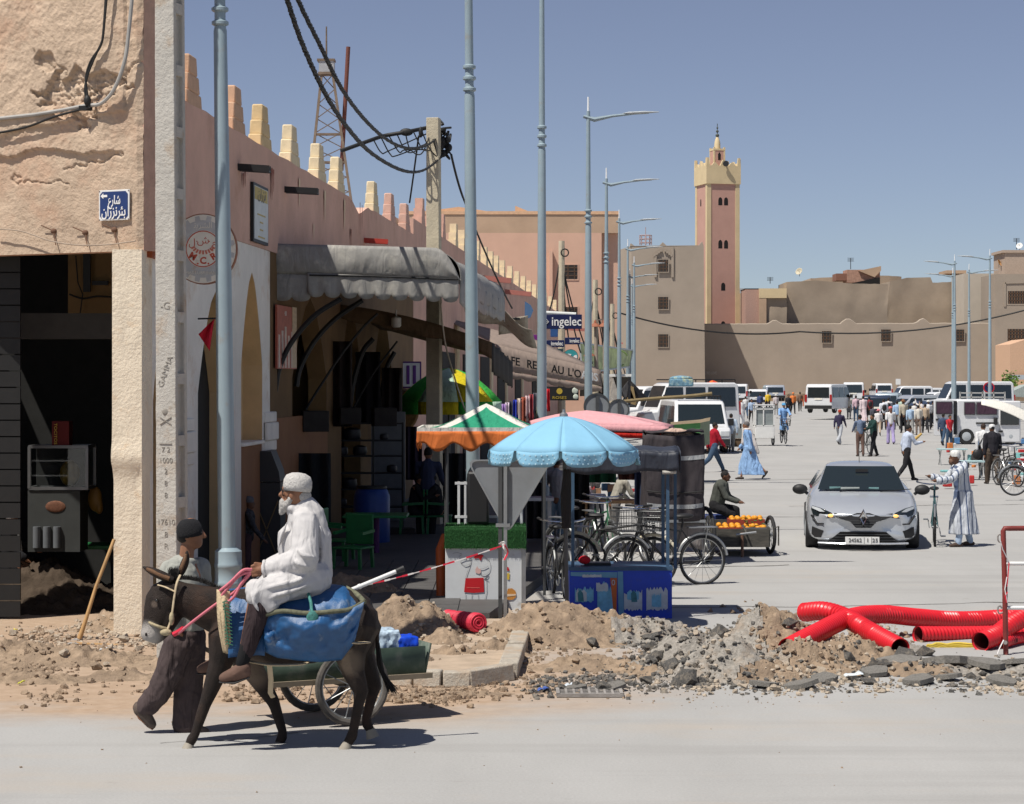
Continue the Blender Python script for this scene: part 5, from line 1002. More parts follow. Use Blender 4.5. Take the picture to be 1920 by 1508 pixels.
k=MB();k.box((b0.x+wc/2,Yf+.36,zb+(hc-.04)/2),(wc,.72,hc-.06));k.build('cart_body',M_CARTW,fc,bevel=.008)
k=MB();k.box((b0.x+wc-.02,Yf-.004,zb+hc/2-.06),(.05,.012,hc-.1));k.build('steel_edge',M_TUBE,fc)
M_TURF=mat('artificial_turf',(.022,.10,.026),rough=.95,var=.45,scale=60,bump=1,bscale=160)
k=MB();k.box((b0.x+wc/2,Yf+.35,zb+hc-.012),(wc+.02,.76,.05));k.box((b0.x+wc/2,Yf-.025,zb+hc-.12),(wc+.02,.03,.235));k.build('grass_cover',M_TURF,fc)
k=MB();rnd=random.Random(2)
for i in range(2600):
    x=b0.x+rnd.uniform(-.01,wc+.01);z=zb+hc+.012;y=Yf-.04
    if i%3:zz=zb+hc-.235+rnd.uniform(0,.235);p=V((x,y,zz));d=V((rnd.uniform(-.02,.02),-.012,-.024))
    else:p=V((x,Yf+rnd.uniform(-.03,.6),z));d=V((rnd.uniform(-.015,.015),rnd.uniform(-.02,.01),.02))
    k.add([p+V((-.003,0,0)),p+V((.003,0,0)),p+d],[(0,1,2)])
k.build('turf_blades',M_TURF,fc,kind='stuff',smooth=0)
def fpo(px,py,off=-.006):return W(px,py,s,off)
def flat(name,m,poly,parent=fc,off=-.006,t=.002):k=MB();k.prism([fpo(x,y,off)for x,y in poly],(0,-t,0));return k.build(name,m,parent,smooth=0)
def stroke(name,m,lines,w=.005,parent=fc,off=-.008):
    k=MB()
    for ln in lines:
        P=spline([fpo(x,y,off)for x,y in ln],4);k.tube(P,w/2,n=4,sq=.4)
    return k.build(name,m,parent)
M_PRED=paint('apron_red',(.48,.015,.02));M_PINK2=paint('painted_skin',(.62,.40,.36));M_LINE=mat('outline_ink',(.04,.035,.035),var=0);M_BROWNP=paint('painted_shoe',(.13,.04,.03))
X=lambda zx:820+zx/6.283;Yq=lambda zy:960+zy/6.283
P=lambda*a:[(X(x),Yq(y))for x,y in a]
flat('painted_apron',M_PRED,P((332,782),(545,775),(552,945),(430,955),(315,945)));flat('painted_scarf',M_PRED,P((440,510),(520,500),(548,515),(525,540),(515,575),(485,545),(440,550),(430,538)))
flat('painted_hand',M_PINK2,P((448,680),(470,640),(485,668),(510,672),(515,715),(490,732),(450,715)))
flat('painted_shoe',M_BROWNP,P((270,1125),(300,1085),(390,1075),(388,1125),(310,1138)));flat('painted_shoe',M_BROWNP,P((492,1095),(530,1085),(545,1105),(600,1125),(600,1148),(510,1145)))
for q_ in([P((400,545),(385,620),(350,720),(332,782)),P((545,525),(600,560),(625,620),(610,700),(560,740),(505,730)),P((505,672),(545,668),(600,640)),P((270,590),(325,632),(390,610)),P((270,585),(330,560),(395,550)),P((180,490),(230,480),(290,500),(250,530)),P((332,960),(335,1070)),P((410,960),(395,1070)),P((480,960),(488,1085)),P((578,780),(580,940),(540,1085)),P((545,775),(600,735),(590,770),(550,780),(605,808)),P((430,480),(490,490),(545,480))]):stroke('chef_outline',M_LINE,[q_])
stroke('apron_stitch',mat('pale_red',(.65,.3,.25)),[P((345,893),(500,896))])
M_BUN=paint('painted_bun',(.50,.22,.05));flat('painted_burger',M_BUN,P((818,960),(830,905),(880,900),(920,930),(928,965),(925,1005),(890,1035),(820,1040)));flat('burger_filling',paint('burger_filling',(.65,.5,.35)),P((818,968),(928,968),(926,985),(818,998)),off=-.009);flat('painted_tomato',M_PRED,P((815,645),(840,655),(850,695),(815,690)));flat('painted_chips',paint('painted_yellow',(.6,.42,.05)),P((815,725),(852,720),(848,800),(820,795)))
for x in(.12,wc-.12):k=MB();k.cyl((b0.x+x,Yf+.3,.11),(b0.x+x+.05,Yf+.3,.11),.11,n=20);k.build('wheel',M_BLK,fc)
k=MB();k.box((b0.x+wc/2,Yf+.36,zb*.5+.03),(wc*.9,.6,.06));k.build('underframe',M_BLK,fc)
for x0,x1 in((.13,.16),(.21,.235),(.6,.62),(wc-.06,wc-.03)):k=MB();k.box((b0.x+(x0+x1)/2,Yf+.5,zb+hc+.26),(x1-x0,.025,.52));k.build('glass_post',mat('white_aluminium',(.62,.63,.64),rough=.4),fc)
k=MB();k.box((b0.x+wc/2,Yf+.5,zb+hc+.5),(wc-.2,.03,.03));k.box((b0.x+wc/2,Yf+.5,zb+hc+.1),(wc-.2,.03,.03));k.build('glass_rail',MATS['white_aluminium'],fc)
k=MB();k.box((b0.x+.38,Yf+.35,zb+hc+.34),(.26,.3,.62));k.build('gas_cooker',M_BLK,fc,bevel=.03)
k=MB();k.tube([W(827,1142,158),W(826,1030,158),W(835,1005,158,.1)],[.055,.058,.05],n=12);tag(k.build('orange_roll',mat('orange_plastic',(.50,.10,.02),rough=.5,var=.1),None,loc=W(827,1142,158)),'orange rolled plastic tube standing at the left end of the snack cart','roll')
s=167.0;yv=thing('yield_sign','grey back of an inverted triangle road sign on twin grey tubes','road sign',W(943,1163,s))
tri=[(874,862),(1036,862),(952,1003)];k=MB()
def rounded(pts,r,n=5):
    out=[]
    for i,p in enumerate(pts):
        a,b=V((*pts[i-1],0)),V((*pts[(i+1)%len(pts)],0));p=V((*p,0));d1,d2=(a-p).normalized(),(b-p).normalized()
        for q in range(n+1):t=q/n;out.append(tuple((p+d1*r*(1-t)**2+d2*r*t**2)[:2]))
    return out
rt=rounded(tri,20);k.prism([W(x,y,s,.03)for x,y in rt],(0,.012,0));k.build('sign_plate',mat('grey_sign_back',(.22,.235,.25),rough=.5,var=.08,dirt=(.22,.22,.22),damt=.3,dscale=5),yv)
k=MB();cxx,cyy=954,909;rin=[(cxx+(x-cxx)*.94,cyy+(y-cyy)*.94)for x,y in rt];n=len(rt);k.add([W(x,y,s,.045)for x,y in rt]+[W(x,y,s,.005)for x,y in rt]+[W(x,y,s,.005)for x,y in rin]+[W(x,y,s,.03)for x,y in rin],[(i,(i+1)%n,n+(i+1)%n,n+i)for i in range(n)]+[(n+i,n+(i+1)%n,2*n+(i+1)%n,2*n+i)for i in range(n)]+[(2*n+i,2*n+(i+1)%n,3*n+(i+1)%n,3*n+i)for i in range(n)]);k.build('rolled_rim',M_TUBE,yv,smooth=0)
for x,w,m_ in((938,.045,M_DTUBE),(947.5,.04,M_TUBE)):k=MB();k.beam(W(x,HZ+CAMH*s,s),W(x,868,s),w);k.build('post',m_,yv)
k=MB();k.box(W(943,985,s,-.01),(.16,.04,.04));k.build('clamp',M_TUBE,yv)
M_TR=mat('tape_red',(.62,.03,.06),rough=.4,var=0);M_TW=mat('tape_white',(.75,.73,.72),rough=.4,var=0)
tp=thing('warning_tape','red and white warning tape tied to the grey sign posts','tape',W(942,1022,168));pts=sag(W(940,1024,168,-.05),W(655,1104,168,-.05),.03,26)
for i in range(len(pts)-1):
    k=MB();a,b=pts[i],pts[i+1];k.beam(a,b,.004,.015+.006*math.sin(i*1.7));k.build('tape_band',M_TR if(i//2)%2==0 else M_TW,tp)
k=MB()
for i in range(5):k.tube(spline([W(936+i*2,1020+i,168,-.04),W(945,1016+i*3,168,-.08),W(951,1028+i*3,168,-.05),W(948-i,1040+i*3,168,-.05)]),.012,sq=.4)
k.build('tape_knot',M_TW,tp);k=MB();k.tube(spline([W(946,1022,168,-.09),W(952,1035,168,-.06),W(945,1050,168,-.06)]),.014,sq=.4);k.build('tape_tail',M_TR,tp)
k=MB();a,b=W(838,1157,176,.1),W(897,1168,181,-.05);d=(b-a).normalized();L_=(b-a).length;x_,y_,_=frame(d)
for i in range(26):f=i/25;k.torus(a+d*L_*f,d+V((rnd.uniform(-.15,.15),rnd.uniform(-.15,.15),0)),.066+.02*f+rnd.uniform(-.006,.006),.013,22,5)
for r in(.055,.03):k.torus(b+d*.005,d,r,.012,20,5)
co=k.build('red_cable_coil',mat('red_cord',(.56,.03,.06),rough=.6,var=.2),None,loc=(a+b)/2);tag(co,'coil of red cord lying on the earth below the snack cart','coil')
# ---------------------------------------------------------------- blue sun umbrella
s=173.0;Yc=FOC/s;um=thing('blue_umbrella','large sky blue market umbrella with dotted hanging border','umbrella',W(1063,1179,s));ap=W(1057,780,s);Rr=143/s;M_UMB=mat('blue_umbrella_cloth',(.215,.445,.61),rough=.75,var=.05,scale=3,folds=.15,fscale=3);M_DOT=mat('umbrella_dots',(.45,.66,.76),var=0)
zr=ZP(842,s)
def ucan(th,f,slices=10):
    q=th/(2*math.pi)*slices;ph=q-math.floor(q);r=Rr*f*(1-.028*math.sin(math.pi*ph)*f);z=ap.z-(ap.z-zr)*(.28*f+.72*f*f)-.018*math.sin(math.pi*ph)*f
    return V((ap.x+r*math.cos(th+.25),Yc+r*math.sin(th+.25),z))
for i in range(10):
    k=MB();a0=2*math.pi*i/10;k.grid(lambda u,v:ucan(a0+u*2*math.pi/10*.9999,.02+.98*v),8,8);k.build('umbrella_panel',M_UMB,um,smooth=180,solid=.004)
    k=MB()
    def bd(u,v):th=a0+(.035+.93*u)*2*math.pi/10;p=ucan(th,1);rnd_=1-max(0,abs(u-.5)*2-.75)/.25*.55;o=V((p.x-ap.x,p.y-Yc,0)).normalized();return p+o*(.002+.03*v*math.sin(u*7))+V((0,0,-.155*v*rnd_))
    k.grid(bd,10,4);k.build('dotted_border',M_UMB,um,smooth=180,solid=.003)
    k=MB()
    for q in range(7):
        for w_ in range(3):p=bd((q+.5+.3*(w_%2))/7.5,.2+.28*w_);o=V((p.x-ap.x,p.y-Yc,0)).normalized();k.cyl(p+o*.003,p+o*.006,.009,n=6)
    k.build('dots',M_DOT,um,kind='stuff')
    k=MB();k.tube([ucan(a0,f/6)-V((0,0,.012))for f in range(7)],.006,n=5);k.build('rib',M_DTUBE,um)
k=MB();k.cyl(W(1064,1179,s),ap,.022);k.build('umbrella_pole',M_DTUBE,um);k=MB();k.lathe(ap-V((0,0,.01)),[(.05,0),(.045,.03),(.02,.05),(.015,.08)],10);k.build('finial',M_TUBE,um);k=MB();k.tube([W(1062,990,s,-.02),W(1061,930,s,-.03),W(1064,880,s,-.02)],[.05,.06,.04]);k.build('furled_sleeve',cloth('black_sleeve',(.03,.028,.028)),um)
# ---------------------------------------------------------------- blue frame cart
s=166.0;Yf=FOC/s;bc=thing('blue_ice_cart','royal blue vending cart with torn posters and a dark roofed frame','vending cart',W(1165,1160,s));M_BLUE=mat('royal_blue_panel',(.016,.06,.5),rough=.35,var=.1,dirt=(.03,.06,.3),damt=.3,dscale=6);M_BFR=mat('dull_blue_frame',(.05,.10,.17),rough=.5,var=.15);M_LBL=mat('worn_light_blue',(.13,.32,.48),rough=.5,var=.15)
x0,x1=W(1068,0,s).x,W(1260,0,s).x;zt=ZP(1070,s);zb=ZP(1160,s)
k=MB();k.box(((x0+x1)/2,Yf+.4,(zt+zb)/2),(x1-x0,.8,zt-zb));k.build('cart_body',M_BLUE,bc)
k=MB();k.box(((x0+x1)/2,Yf+.4,zt+.02),(x1-x0+.02,.82,.04));k.build('counter_top',M_BFR,bc)
def fpo(px,py,off=-.006):return W(px,py,s,off)
flat('panel_divider',M_LBL,((1158,1072),(1168,1072),(1170,1158),(1160,1158)),bc);flat('upper_strip',M_LBL,((1070,1073),(1157,1073),(1157,1084),(1070,1080)),bc,off=-.005)
def torn(px0,px1,py0,py1,m,seed,off=-.008,n=16):
    r=random.Random(seed);top=[(px0+(px1-px0)*i/n,py0+r.uniform(0,(py1-py0)*.28))for i in range(n+1)];bt=[(px1-(px1-px0)*i/n,py1-r.uniform(0,(py1-py0)*.12))for i in range(n+1)];return flat('torn_poster',m,top+bt,bc,off=off)
M_PAP=mat('torn_paper',(.50,.55,.58),rough=.8,var=.15,scale=12);M_SKYP=mat('poster_sky',(.16,.42,.60),rough=.5,var=.3,scale=9)
torn(1078,1113,1100,1130,M_SKYP,1);torn(1080,1100,1104,1128,M_PAP,2,-.01);torn(1120,1155,1090,1156,M_SKYP,3);torn(1118,1140,1092,1110,M_PAP,4,-.01);torn(1170,1204,1105,1146,M_PAP,5);torn(1176,1198,1106,1126,M_SKYP,6,-.01);torn(1212,1252,1100,1146,M_PAP,7);torn(1222,1240,1112,1140,M_SKYP,8,-.01);torn(1092,1128,1077,1083,M_PAP,9)
flat('poster_orange_strip',mat('poster_orange',(.50,.12,.03),rough=.5),((1144,1084),(1157,1084),(1156,1145),(1150,1146)),bc,off=-.01);text('0',.09,fpo(1150,1093,-.015),XR,UZ,M_PAP,parent=bc)
for x,y in((1088,1116),(1188,1117)):flat('bottle_print',mat('bottle_teal',(.05,.2,.24),rough=.5,var=.3,scale=20),((x-4,y+12),(x-5,y-4),(x,y-10),(x+5,y-4),(x+7,y+12)),bc,off=-.012)
for px,dy in((1074,.03),(1252,.03),(1074,.76),(1266,.76),(1243,.76)):k=MB();k.beam(W(px,1066,s,dy),W(px,850,s,dy),.035);k.build('frame_post',M_BFR,bc)
M_NAVC=cloth('navy_tarp',(.03,.035,.05),rough=.55,folds=.8,fscale=4,spec=.4)
k=MB();rx0,rx1=W(1062,0,s).x,W(1272,0,s).x
def roof(u,v):return V((rx0+(rx1-rx0)*u,Yf-.05+.95*v,ZP(846,s)+.05*math.sin(v*math.pi)-.02*math.sin(u*9)**2))
k.grid(roof,20,6);k.build('roof_tarp',M_NAVC,bc,smooth=60,solid=.01)
k=MB();k.grid(lambda u,v:roof(u,0)+V((0,-.02-.02*math.sin(u*14)*v,-.23*v-.02*math.sin(u*5)*v)),30,5);k.build('front_flap',M_NAVC,bc,smooth=60,solid=.01)
k=MB();k.grid(lambda u,v:roof(1,u)+V((.02,0,-.24*v)),10,4);k.build('side_flap',M_NAVC,bc,smooth=60,solid=.01);k=MB();k.cyl(W(1242,886,s,-.06),W(1268,885,s,-.06),.022);k.build('rolled_hem',cloth('pale_hem',(.45,.43,.38)),bc)
k=MB();k.box(W(1120,1064,s,.3),(.3,.25,.12));k.box(W(1205,1066,s,.35),(.5,.3,.04));k.build('counter_tray',M_BLK,bc);k=MB();k.ell(W(1096,1050,s,.2),(.07,.07,.05));k.build('red_cloth',cloth('red_cloth',(.5,.02,.03)),bc)
for px in(1090,1245):k=MB();k.cyl(W(px,1160,s,.1)+V((0,0,-.0)),W(px+4,1160,s,.1),.07,n=16);k.build('wheel',M_BLK,bc)
s=122.0;pk=thing('pink_canopy','pale pink market canopy with red underside behind the blue umbrella','canopy',W(1130,HZ+CAMH*s,s));a=W(1100,770,s,.8);cs=[W(985,792,s),W(1256,800,s),W(1262,797,s,1.9),W(1010,790,s,1.9)]
for i in range(4):
    k=MB();k.grid(lambda u,v:cs[i].lerp(cs[(i+1)%4],u).lerp(a,v)+V((0,0,.03*math.sin(v*3.1))),10,6);k.build('canopy_panel',cloth('pink_canvas',(.66,.34,.36),folds=.3),pk,smooth=60,solid=.006)
    k=MB();k.grid(lambda u,v:cs[i].lerp(cs[(i+1)%4],u)+V((0,0,-.12*v)),20,2);k.build('pink_edge',MATS['pink_canvas'],pk,solid=.006)
    k=MB();k.grid(lambda u,v:cs[i].lerp(cs[(i+1)%4],.03+.94*u)+V((0,0,-.10-.09*v)),20,2);k.build('red_valance',cloth('red_valance',(.55,.03,.02)),pk,solid=.006)
for c in cs:k=MB();k.cyl(V((c.x,c.y,0)),c,.02);k.build('canopy_post',M_DTUBE,pk)
s=96.0;gu=thing('green_yellow_umbrella','green and yellow patchwork market umbrella beside the concrete pole','umbrella',W(845,HZ+CAMH*s,s));ap=W(842,690,s,1);colr=[cloth('umb_green',(.05,.38,.06)),cloth('umb_yellow',(.55,.45,.02)),cloth('umb_mint',(.45,.62,.48))]
for i in range(8):
    a0,a1=2*math.pi*i/8+.2,2*math.pi*(i+1)/8+.2;k=MB();k.grid(lambda u,v:ap+V((math.cos(a0+(a1-a0)*u)*1.05*v,math.sin(a0+(a1-a0)*u)*1.05*v,-.55*v*v-.12*v)),6,5);k.build('umbrella_panel',colr[(i*2+1)%3],gu,smooth=60,solid=.004)
    k=MB();k.grid(lambda u,v:ap+V((math.cos(a0+(a1-a0)*u)*1.05,math.sin(a0+(a1-a0)*u)*1.05,-.67-.25*v)),6,2);k.build('umbrella_flap',colr[(i*2)%3 if i%2 else 0],gu,smooth=60,solid=.004)
k=MB();k.cyl(V((ap.x,ap.y,0)),ap,.025);k.build('umbrella_pole',M_DTUBE,gu)
rk=thing('clothes_line','line of colourful scarves and dresses hanging below the cafe awning','clothes line',W(985,760,90));a,b=W(925,764,90),W(1030,728,90);k=MB();k.tube(sag(a,b,.03),.01);k.build('line',M_CABLE,rk)
cols=[(.6,.3,.32),(.04,.04,.06),(.35,.22,.5),(.6,.5,.6),(.05,.05,.07),(.03,.05,.4),(.6,.5,.45),(.3,.08,.05),(.55,.4,.42),(.25,.04,.05),(.1,.1,.12),(.5,.55,.25),(.03,.2,.1),(.6,.02,.03)]
for i,c in enumerate(cols):
    p=a.lerp(b,(i+.5)/len(cols));L_=.42+.25*((i*7)%5)/5;k=MB();k.grid(lambda u,v:p+V(((u-.5)*.085*(1+.3*v),-.02+.03*math.sin(u*9+i),-L_*v)),6,5);k.build('garment',cloth('garment_%d'%i,c),rk,smooth=60,solid=.006)
for px,py,r,s,lb in((1119,762,24,92,'larger round road sign seen from its grey back on a post'),(1160,768,19,84,'smaller round road sign seen from its grey back on a post')):
    t=thing('road_sign',lb,'road sign',W(px,HZ+CAMH*s,s));c=W(px,py,s);disc(c,0,r/s,0,MATS['grey_sign_back'],t,'sign_plate',t=.02);disc(c,r/s-.02,r/s+.01,.01,M_DTUBE,t,'sign_rim',t=.05);k=MB();k.beam(W(px+1,HZ+CAMH*s,s,-.05),W(px+1,py-r+4,s,-.05),.07);k.build('post',M_DTUBE,t)
s=129.0;cv=thing('covered_cart','tall handcart wrapped in dark grey blankets with pale stripes','cart',W(1265,1060,s));M_BLK2=cloth('charcoal_blanket',(.055,.048,.052),folds=.9,fscale=3,dirt=(.10,.085,.08),damt=.3,dscale=3);M_STRP=cloth('grey_stripe',(.30,.31,.32))
xa,xb=W(1212,0,s).x,W(1320,0,s).x;ztop,zbot=ZP(814,s),ZP(975,s);Yf=FOC/s;dpt=1.0
def blk(th,v):
    per=[(xa,Yf),(xb,Yf),(xb,Yf+dpt),(xa,Yf+dpt)];q=(th*4)%4;i=int(q)%4;f=q-int(q);(ax,ay),(bx,by)=per[i],per[(i+1)%4];x,y=ax+(bx-ax)*f,ay+(by-ay)*f;cx_,cy_=(xa+xb)/2,Yf+dpt/2
    w=.03*math.sin(th*40)*v+.05*fbm((th*10,v*2,4),3);o=V((x-cx_,y-cy_,0)).normalized();return V((x,y,ztop-.03*abs(math.sin(th*12))-(ztop-zbot)*v))+o*w
k=MB();k.grid(blk,90,16);k.grid(lambda u,v:V((xa+(xb-xa)*u,Yf+dpt*v,ztop+.05*fbm((u*3,v*3,8),3)+.03)),12,8);k.build('blanket',M_BLK2,cv,smooth=60,solid=.02)
for v0,v1 in((.235,.285),(.80,.85)):k=MB();k.grid(lambda u,v:blk(u*.25+.0,v0+(v1-v0)*v)+V((0,-.016,0)),40,2);k.build('blanket_stripe',M_STRP,cv,smooth=60)
k=MB();k.tube([blk(u*.25/12,.66)+V((0,-.03,0))for u in range(13)],.01);k.build('binding_rope',M_CABLE,cv)
k=MB();k.box(((xa+xb)/2,Yf+.5,zbot-.02),(xb-xa+.05,1.0,.04));k.build('cart_bed',M_TUBE,cv);k=MB();k.grid(lambda u,v:V((xa+.3+(xb-xa-.3)*u+.04*math.sin(u*9)*v,Yf+.1+.05*math.sin(u*6),zbot-.04-.42*v*(.6+.4*u))),10,5);k.build('hanging_sheet',cloth('grey_sheet',(.20,.18,.17)),cv,smooth=60,solid=.008)
def spoked(parent,c,axis,r,name='wheel',n=18,tm=None):
    k=MB();k.torus(c,axis,r-.03,.03,32,8);w=k.build(name,tm or mat('tyre_black',(.025,.025,.026),rough=.8),parent)
    o0=V(parent.get('_o',(0,0,0)));k=MB();x,y,d=frame(axis)
    for i in range(n):t=2*math.pi*i/n;k.cyl(c-o0+d*(.02 if i%2 else-.02),c-o0+(x*math.cos(t)+y*math.sin(t))*(r-.05),.004,n=4)
    k.build('spokes',M_TUBE,w,world=False,kind='stuff');k=MB();k.torus(c-o0,axis,r-.055,.012,28,6);k.cyl(c-o0-d*.05,c-o0+d*.05,.03);k.build('rim',M_TUBE,w,world=False);return w
for x in(xa+.02,xb+.06):spoked(cv,V((x,Yf+.4,.42)),(1,0.25,0),.42,n=22)
k=MB();rnd=random.Random(4)
for i in range(9):c=W(1248+i*5.5,815-4*math.sin(i*.5),s,.2);k.ell(c,(.10,.09,.05+.02*rnd.random()),10,6,Matrix.Rotation(rnd.uniform(-.6,.6),3,'Y'))
tag(k.build('cloth_bundle',cloth('beige_pink_cloth',(.50,.36,.29),folds=1,fscale=10),None,loc=W(1270,812,s),remesh=.02),'crumpled beige and pink cloth lying on top of the blanket covered cart','cloth')
s=123.0;oc=thing('orange_cart','old dark wooden handcart with T handle carrying crates of oranges','handcart',W(1392,1044,s));M_OLDW=mat('old_dark_wood',(.075,.07,.06),rough=.85,var=.35,scale=5,dirt=(.16,.14,.11),damt=.4,dscale=4,stretch=(1,1,6));Yf=FOC/s
x0,x1=W(1345,0,s).x,W(1442,0,s).x;zt,zb=ZP(992,s),ZP(1026,s)
k=MB();k.box(((x0+x1)/2,Yf,(zt+zb)/2),(x1-x0,.04,zt-zb));k.build('front_board',M_OLDW,oc)
for x,tp_ in((x0,8),(x1,8)):k=MB();k.hexa([V((x-.02,Yf+.02,zb)),V((x+.02,Yf+.02,zb)),V((x+.02,Yf+1.35,zb)),V((x-.02,Yf+1.35,zb))],[V((x-.02,Yf+.02,zt+.02)),V((x+.02,Yf+.02,zt+.02)),V((x+.02,Yf+1.35,zt+.05)),V((x-.02,Yf+1.35,zt+.05))]);k.build('side_board',M_OLDW,oc)
k=MB();k.box(((x0+x1)/2,Yf+1.35,(zt+zb)/2+.03),(x1-x0+.04,.04,zt-zb+.06));k.build('back_board',M_OLDW,oc);k=MB();k.box(((x0+x1)/2,Yf+.68,zb+.05),(x1-x0-.04,1.3,.03));k.build('cart_floor',M_OLDW,oc)
for x in(x0-.08,x1+.08):w_=spoked(oc,V((x,Yf+.55,.3)),(1,.15,0),.30,n=14)
for x in(x0-.08,x1+.08):k=MB();k.tube([V((x+.07*(1 if x>0 else-1)*0,Yf+.1,zb+.02)),V((x+.0,Yf+.1,zt)),V((x+.1,Yf+.3,zt+.02)),V((x+.1,Yf+.3,zb))],.012);k.build('guard_rail',M_OLDW,oc)
k=MB();k.cyl(V(((x0+x1)/2-.02,Yf-.06,0)),V(((x0+x1)/2-.02,Yf-.06,zt-.05)),.022);k.build('prop_leg',mat('rust_iron',(.16,.09,.06),rough=.8),oc);k=MB();k.cyl(W(1380,1003,s,-.15),W(1418,998,s,-.15),.018);k.build('t_handle',M_TUBE,oc);k=MB();k.cyl(W(1400,1001,s,-.15),W(1393,985,s,0),.015);k.build('handle_stem',M_OLDW,oc)
M_ORG=mat('orange_peel',(.70,.30,.02),rough=.5,var=.12,scale=20,bump=.2,bscale=150);OM=MB();OM.ell((0,0,0),(.044,.044,.042),10,7);first=[None]
crates=[('red',1347,1392,991,.10,'red plastic crate of oranges, front left in the wooden cart'),('grey',1396,1438,991,.10,'grey plastic crate of oranges, front right in the wooden cart'),('red',1368,1434,976,.85,'red plastic crate of oranges at the back of the wooden cart')]
rnd=random.Random(8)
for cn,pa,pb,py,dy,lb in crates:
    c=W((pa+pb)/2,py,s,dy);w=(pb-pa)/s;t=thing('fruit_crate',lb,'crate',(c.x,c.y+.2,zb+.07),group='crates in the orange cart');mm=mat('crate_'+cn,(.35,.06,.035)if cn=='red' else(.16,.16,.17),rough=.5)
    zc_=c.z-.10
    for q in((0,-.0,w,.02),(0,.4,w,.02)):k=MB();k.box((c.x,c.y+q[1],zc_+.05),(w,.02,.13));k.build('crate_side',mm,t)
    for sx_ in(-1,1):k=MB();k.box((c.x+sx_*w/2,c.y+.2,zc_+.05),(.02,.4,.13));k.build('crate_end',mm,t)
    k=MB();k.box((c.x,c.y+.2,zc_),(w,.4,.02));k.build('crate_base',mm,t)
    nx=int(w/.085);
    for j in range(4):
        for i in range(nx):
            if rnd.random()<.08:continue
            p=V((c.x-w/2+(i+.5)*w/nx+rnd.uniform(-.012,.012),c.y+.06+j*.09,zc_+.085+rnd.uniform(0,.05)))
            if first[0]is None:o=OM.build('orange',M_ORG,None,world=False,smooth=180);first[0]=o
            else:o=first[0].copy();COL.objects.link(o)
            o.location=p;tag(o,'ripe orange lying in the '+cn+' crate '+('at the back' if dy>.5 else 'front left' if pa<1360 else 'front right')+', '+['front','second','third','rear'][j]+' row','orange','oranges in the cart crates')
k=MB();
for i in range(14):p=W(1395+rnd.uniform(-8,40),972+rnd.uniform(-2,16),s,.3);k.ell(p,(.03,.02,.008),6,4,Matrix.Rotation(rnd.uniform(-1,1),3,'Y'))
k.build('orange_leaves',mat('leaf_green',(.05,.14,.03)),oc,kind='stuff')
s=72.0;gs=thing('green_stall','green painted market stall with tan roof edge behind the blanket cart','stall',W(1285,HZ+CAMH*s,s));k=MB();k.prism([W(x,y,s)for x,y in((1258,797),(1313,793),(1313,822),(1258,822))],(.0,1.2,0));k.build('stall_front',mat('stall_green',(.10,.30,.10),rough=.7,var=.1),gs);k=MB();k.prism([W(x,y,s,-.05)for x,y in((1258,797),(1258,792),(1314,787),(1332,783),(1331,789),(1313,793))],(0,.1,0));k.build('roof_edge',mat('stall_tan',(.42,.33,.22)),gs);k=MB();k.hexa([W(1313,838,s),W(1331,833,s,1.2),W(1331,833,s,1.25),W(1313,838,s,.05)],[W(1313,793,s),W(1331,786,s,1.2),W(1331,786,s,1.25),W(1313,793,s,.05)]);k.build('stall_side',mat('stall_side_green',(.22,.26,.16)),gs)
for x in(1262,1310):k=MB();k.beam(W(x,HZ+CAMH*s,s),W(x,822,s),.06);k.build('stall_leg',M_OLDW,gs)
k=MB();k.tube(spline([W(1150,755,62),W(1220,748,62),W(1290,743,62),W(1335,738,62)]),[.04,.06,.07,.03]*5+[.03]*0 if False else.05);tag(k.build('canvas_pole',mat('khaki_canvas',(.22,.17,.09),rough=.9),None,loc=W(1220,748,62)),'long khaki rolled canvas pole over the stalls in front of the white vans','pole')
for px,py,w,s,col,lb in((1150,940,1.0,118,(.35,.22,.12),'low wooden bench behind the parked bicycles'),(1095,930,.7,115,(.55,.55,.58),'white goods table under the blue umbrella'),(990,935,.8,120,(.5,.5,.52),'pale goods counter behind the grey road sign')):
    t=thing('goods_table',lb,'table',W(px,HZ+CAMH*s,s));k=MB();c=W(px,py,s);k.box(c,(w,.5,.05));k.build('tabletop',mat('table_%d'%px,col,rough=.7,var=.15),t)
    for sx_ in(-1,1):k=MB();k.beam(V((c.x+sx_*w*.42,c.y,0)),V((c.x+sx_*w*.42,c.y,c.z)),.06);k.build('leg',mat('table_%d'%px,col),t)
rnd=random.Random(12)
for i in range(26):
    px=rnd.choice([rnd.uniform(1078,1200),rnd.uniform(985,1035),rnd.uniform(1085,1130)]);py=rnd.uniform(900,935);s=110;k=MB();c=W(px,py,s);sz=rnd.uniform(.05,.14);k.box(c,(sz,.1,sz*rnd.uniform(.5,1.3)),rnd.uniform(-.4,.4));cn=rnd.choice(['a','b','c','d','e']);cc={'a':(.5,.5,.55),'b':(.08,.07,.07),'c':(.35,.2,.12),'d':(.06,.12,.2),'e':(.4,.05,.05)}[cn]
    wd_={'a':'pale','b':'black','c':'brown','d':'dark blue','e':'red'}[cn];tag(k.build('goods_box',mat('goods_'+cn,cc,var=.3,scale=12),None,loc=c,bevel=.008),wd_+' package among the goods heaped on the stall tables','package','goods on the stall tables')
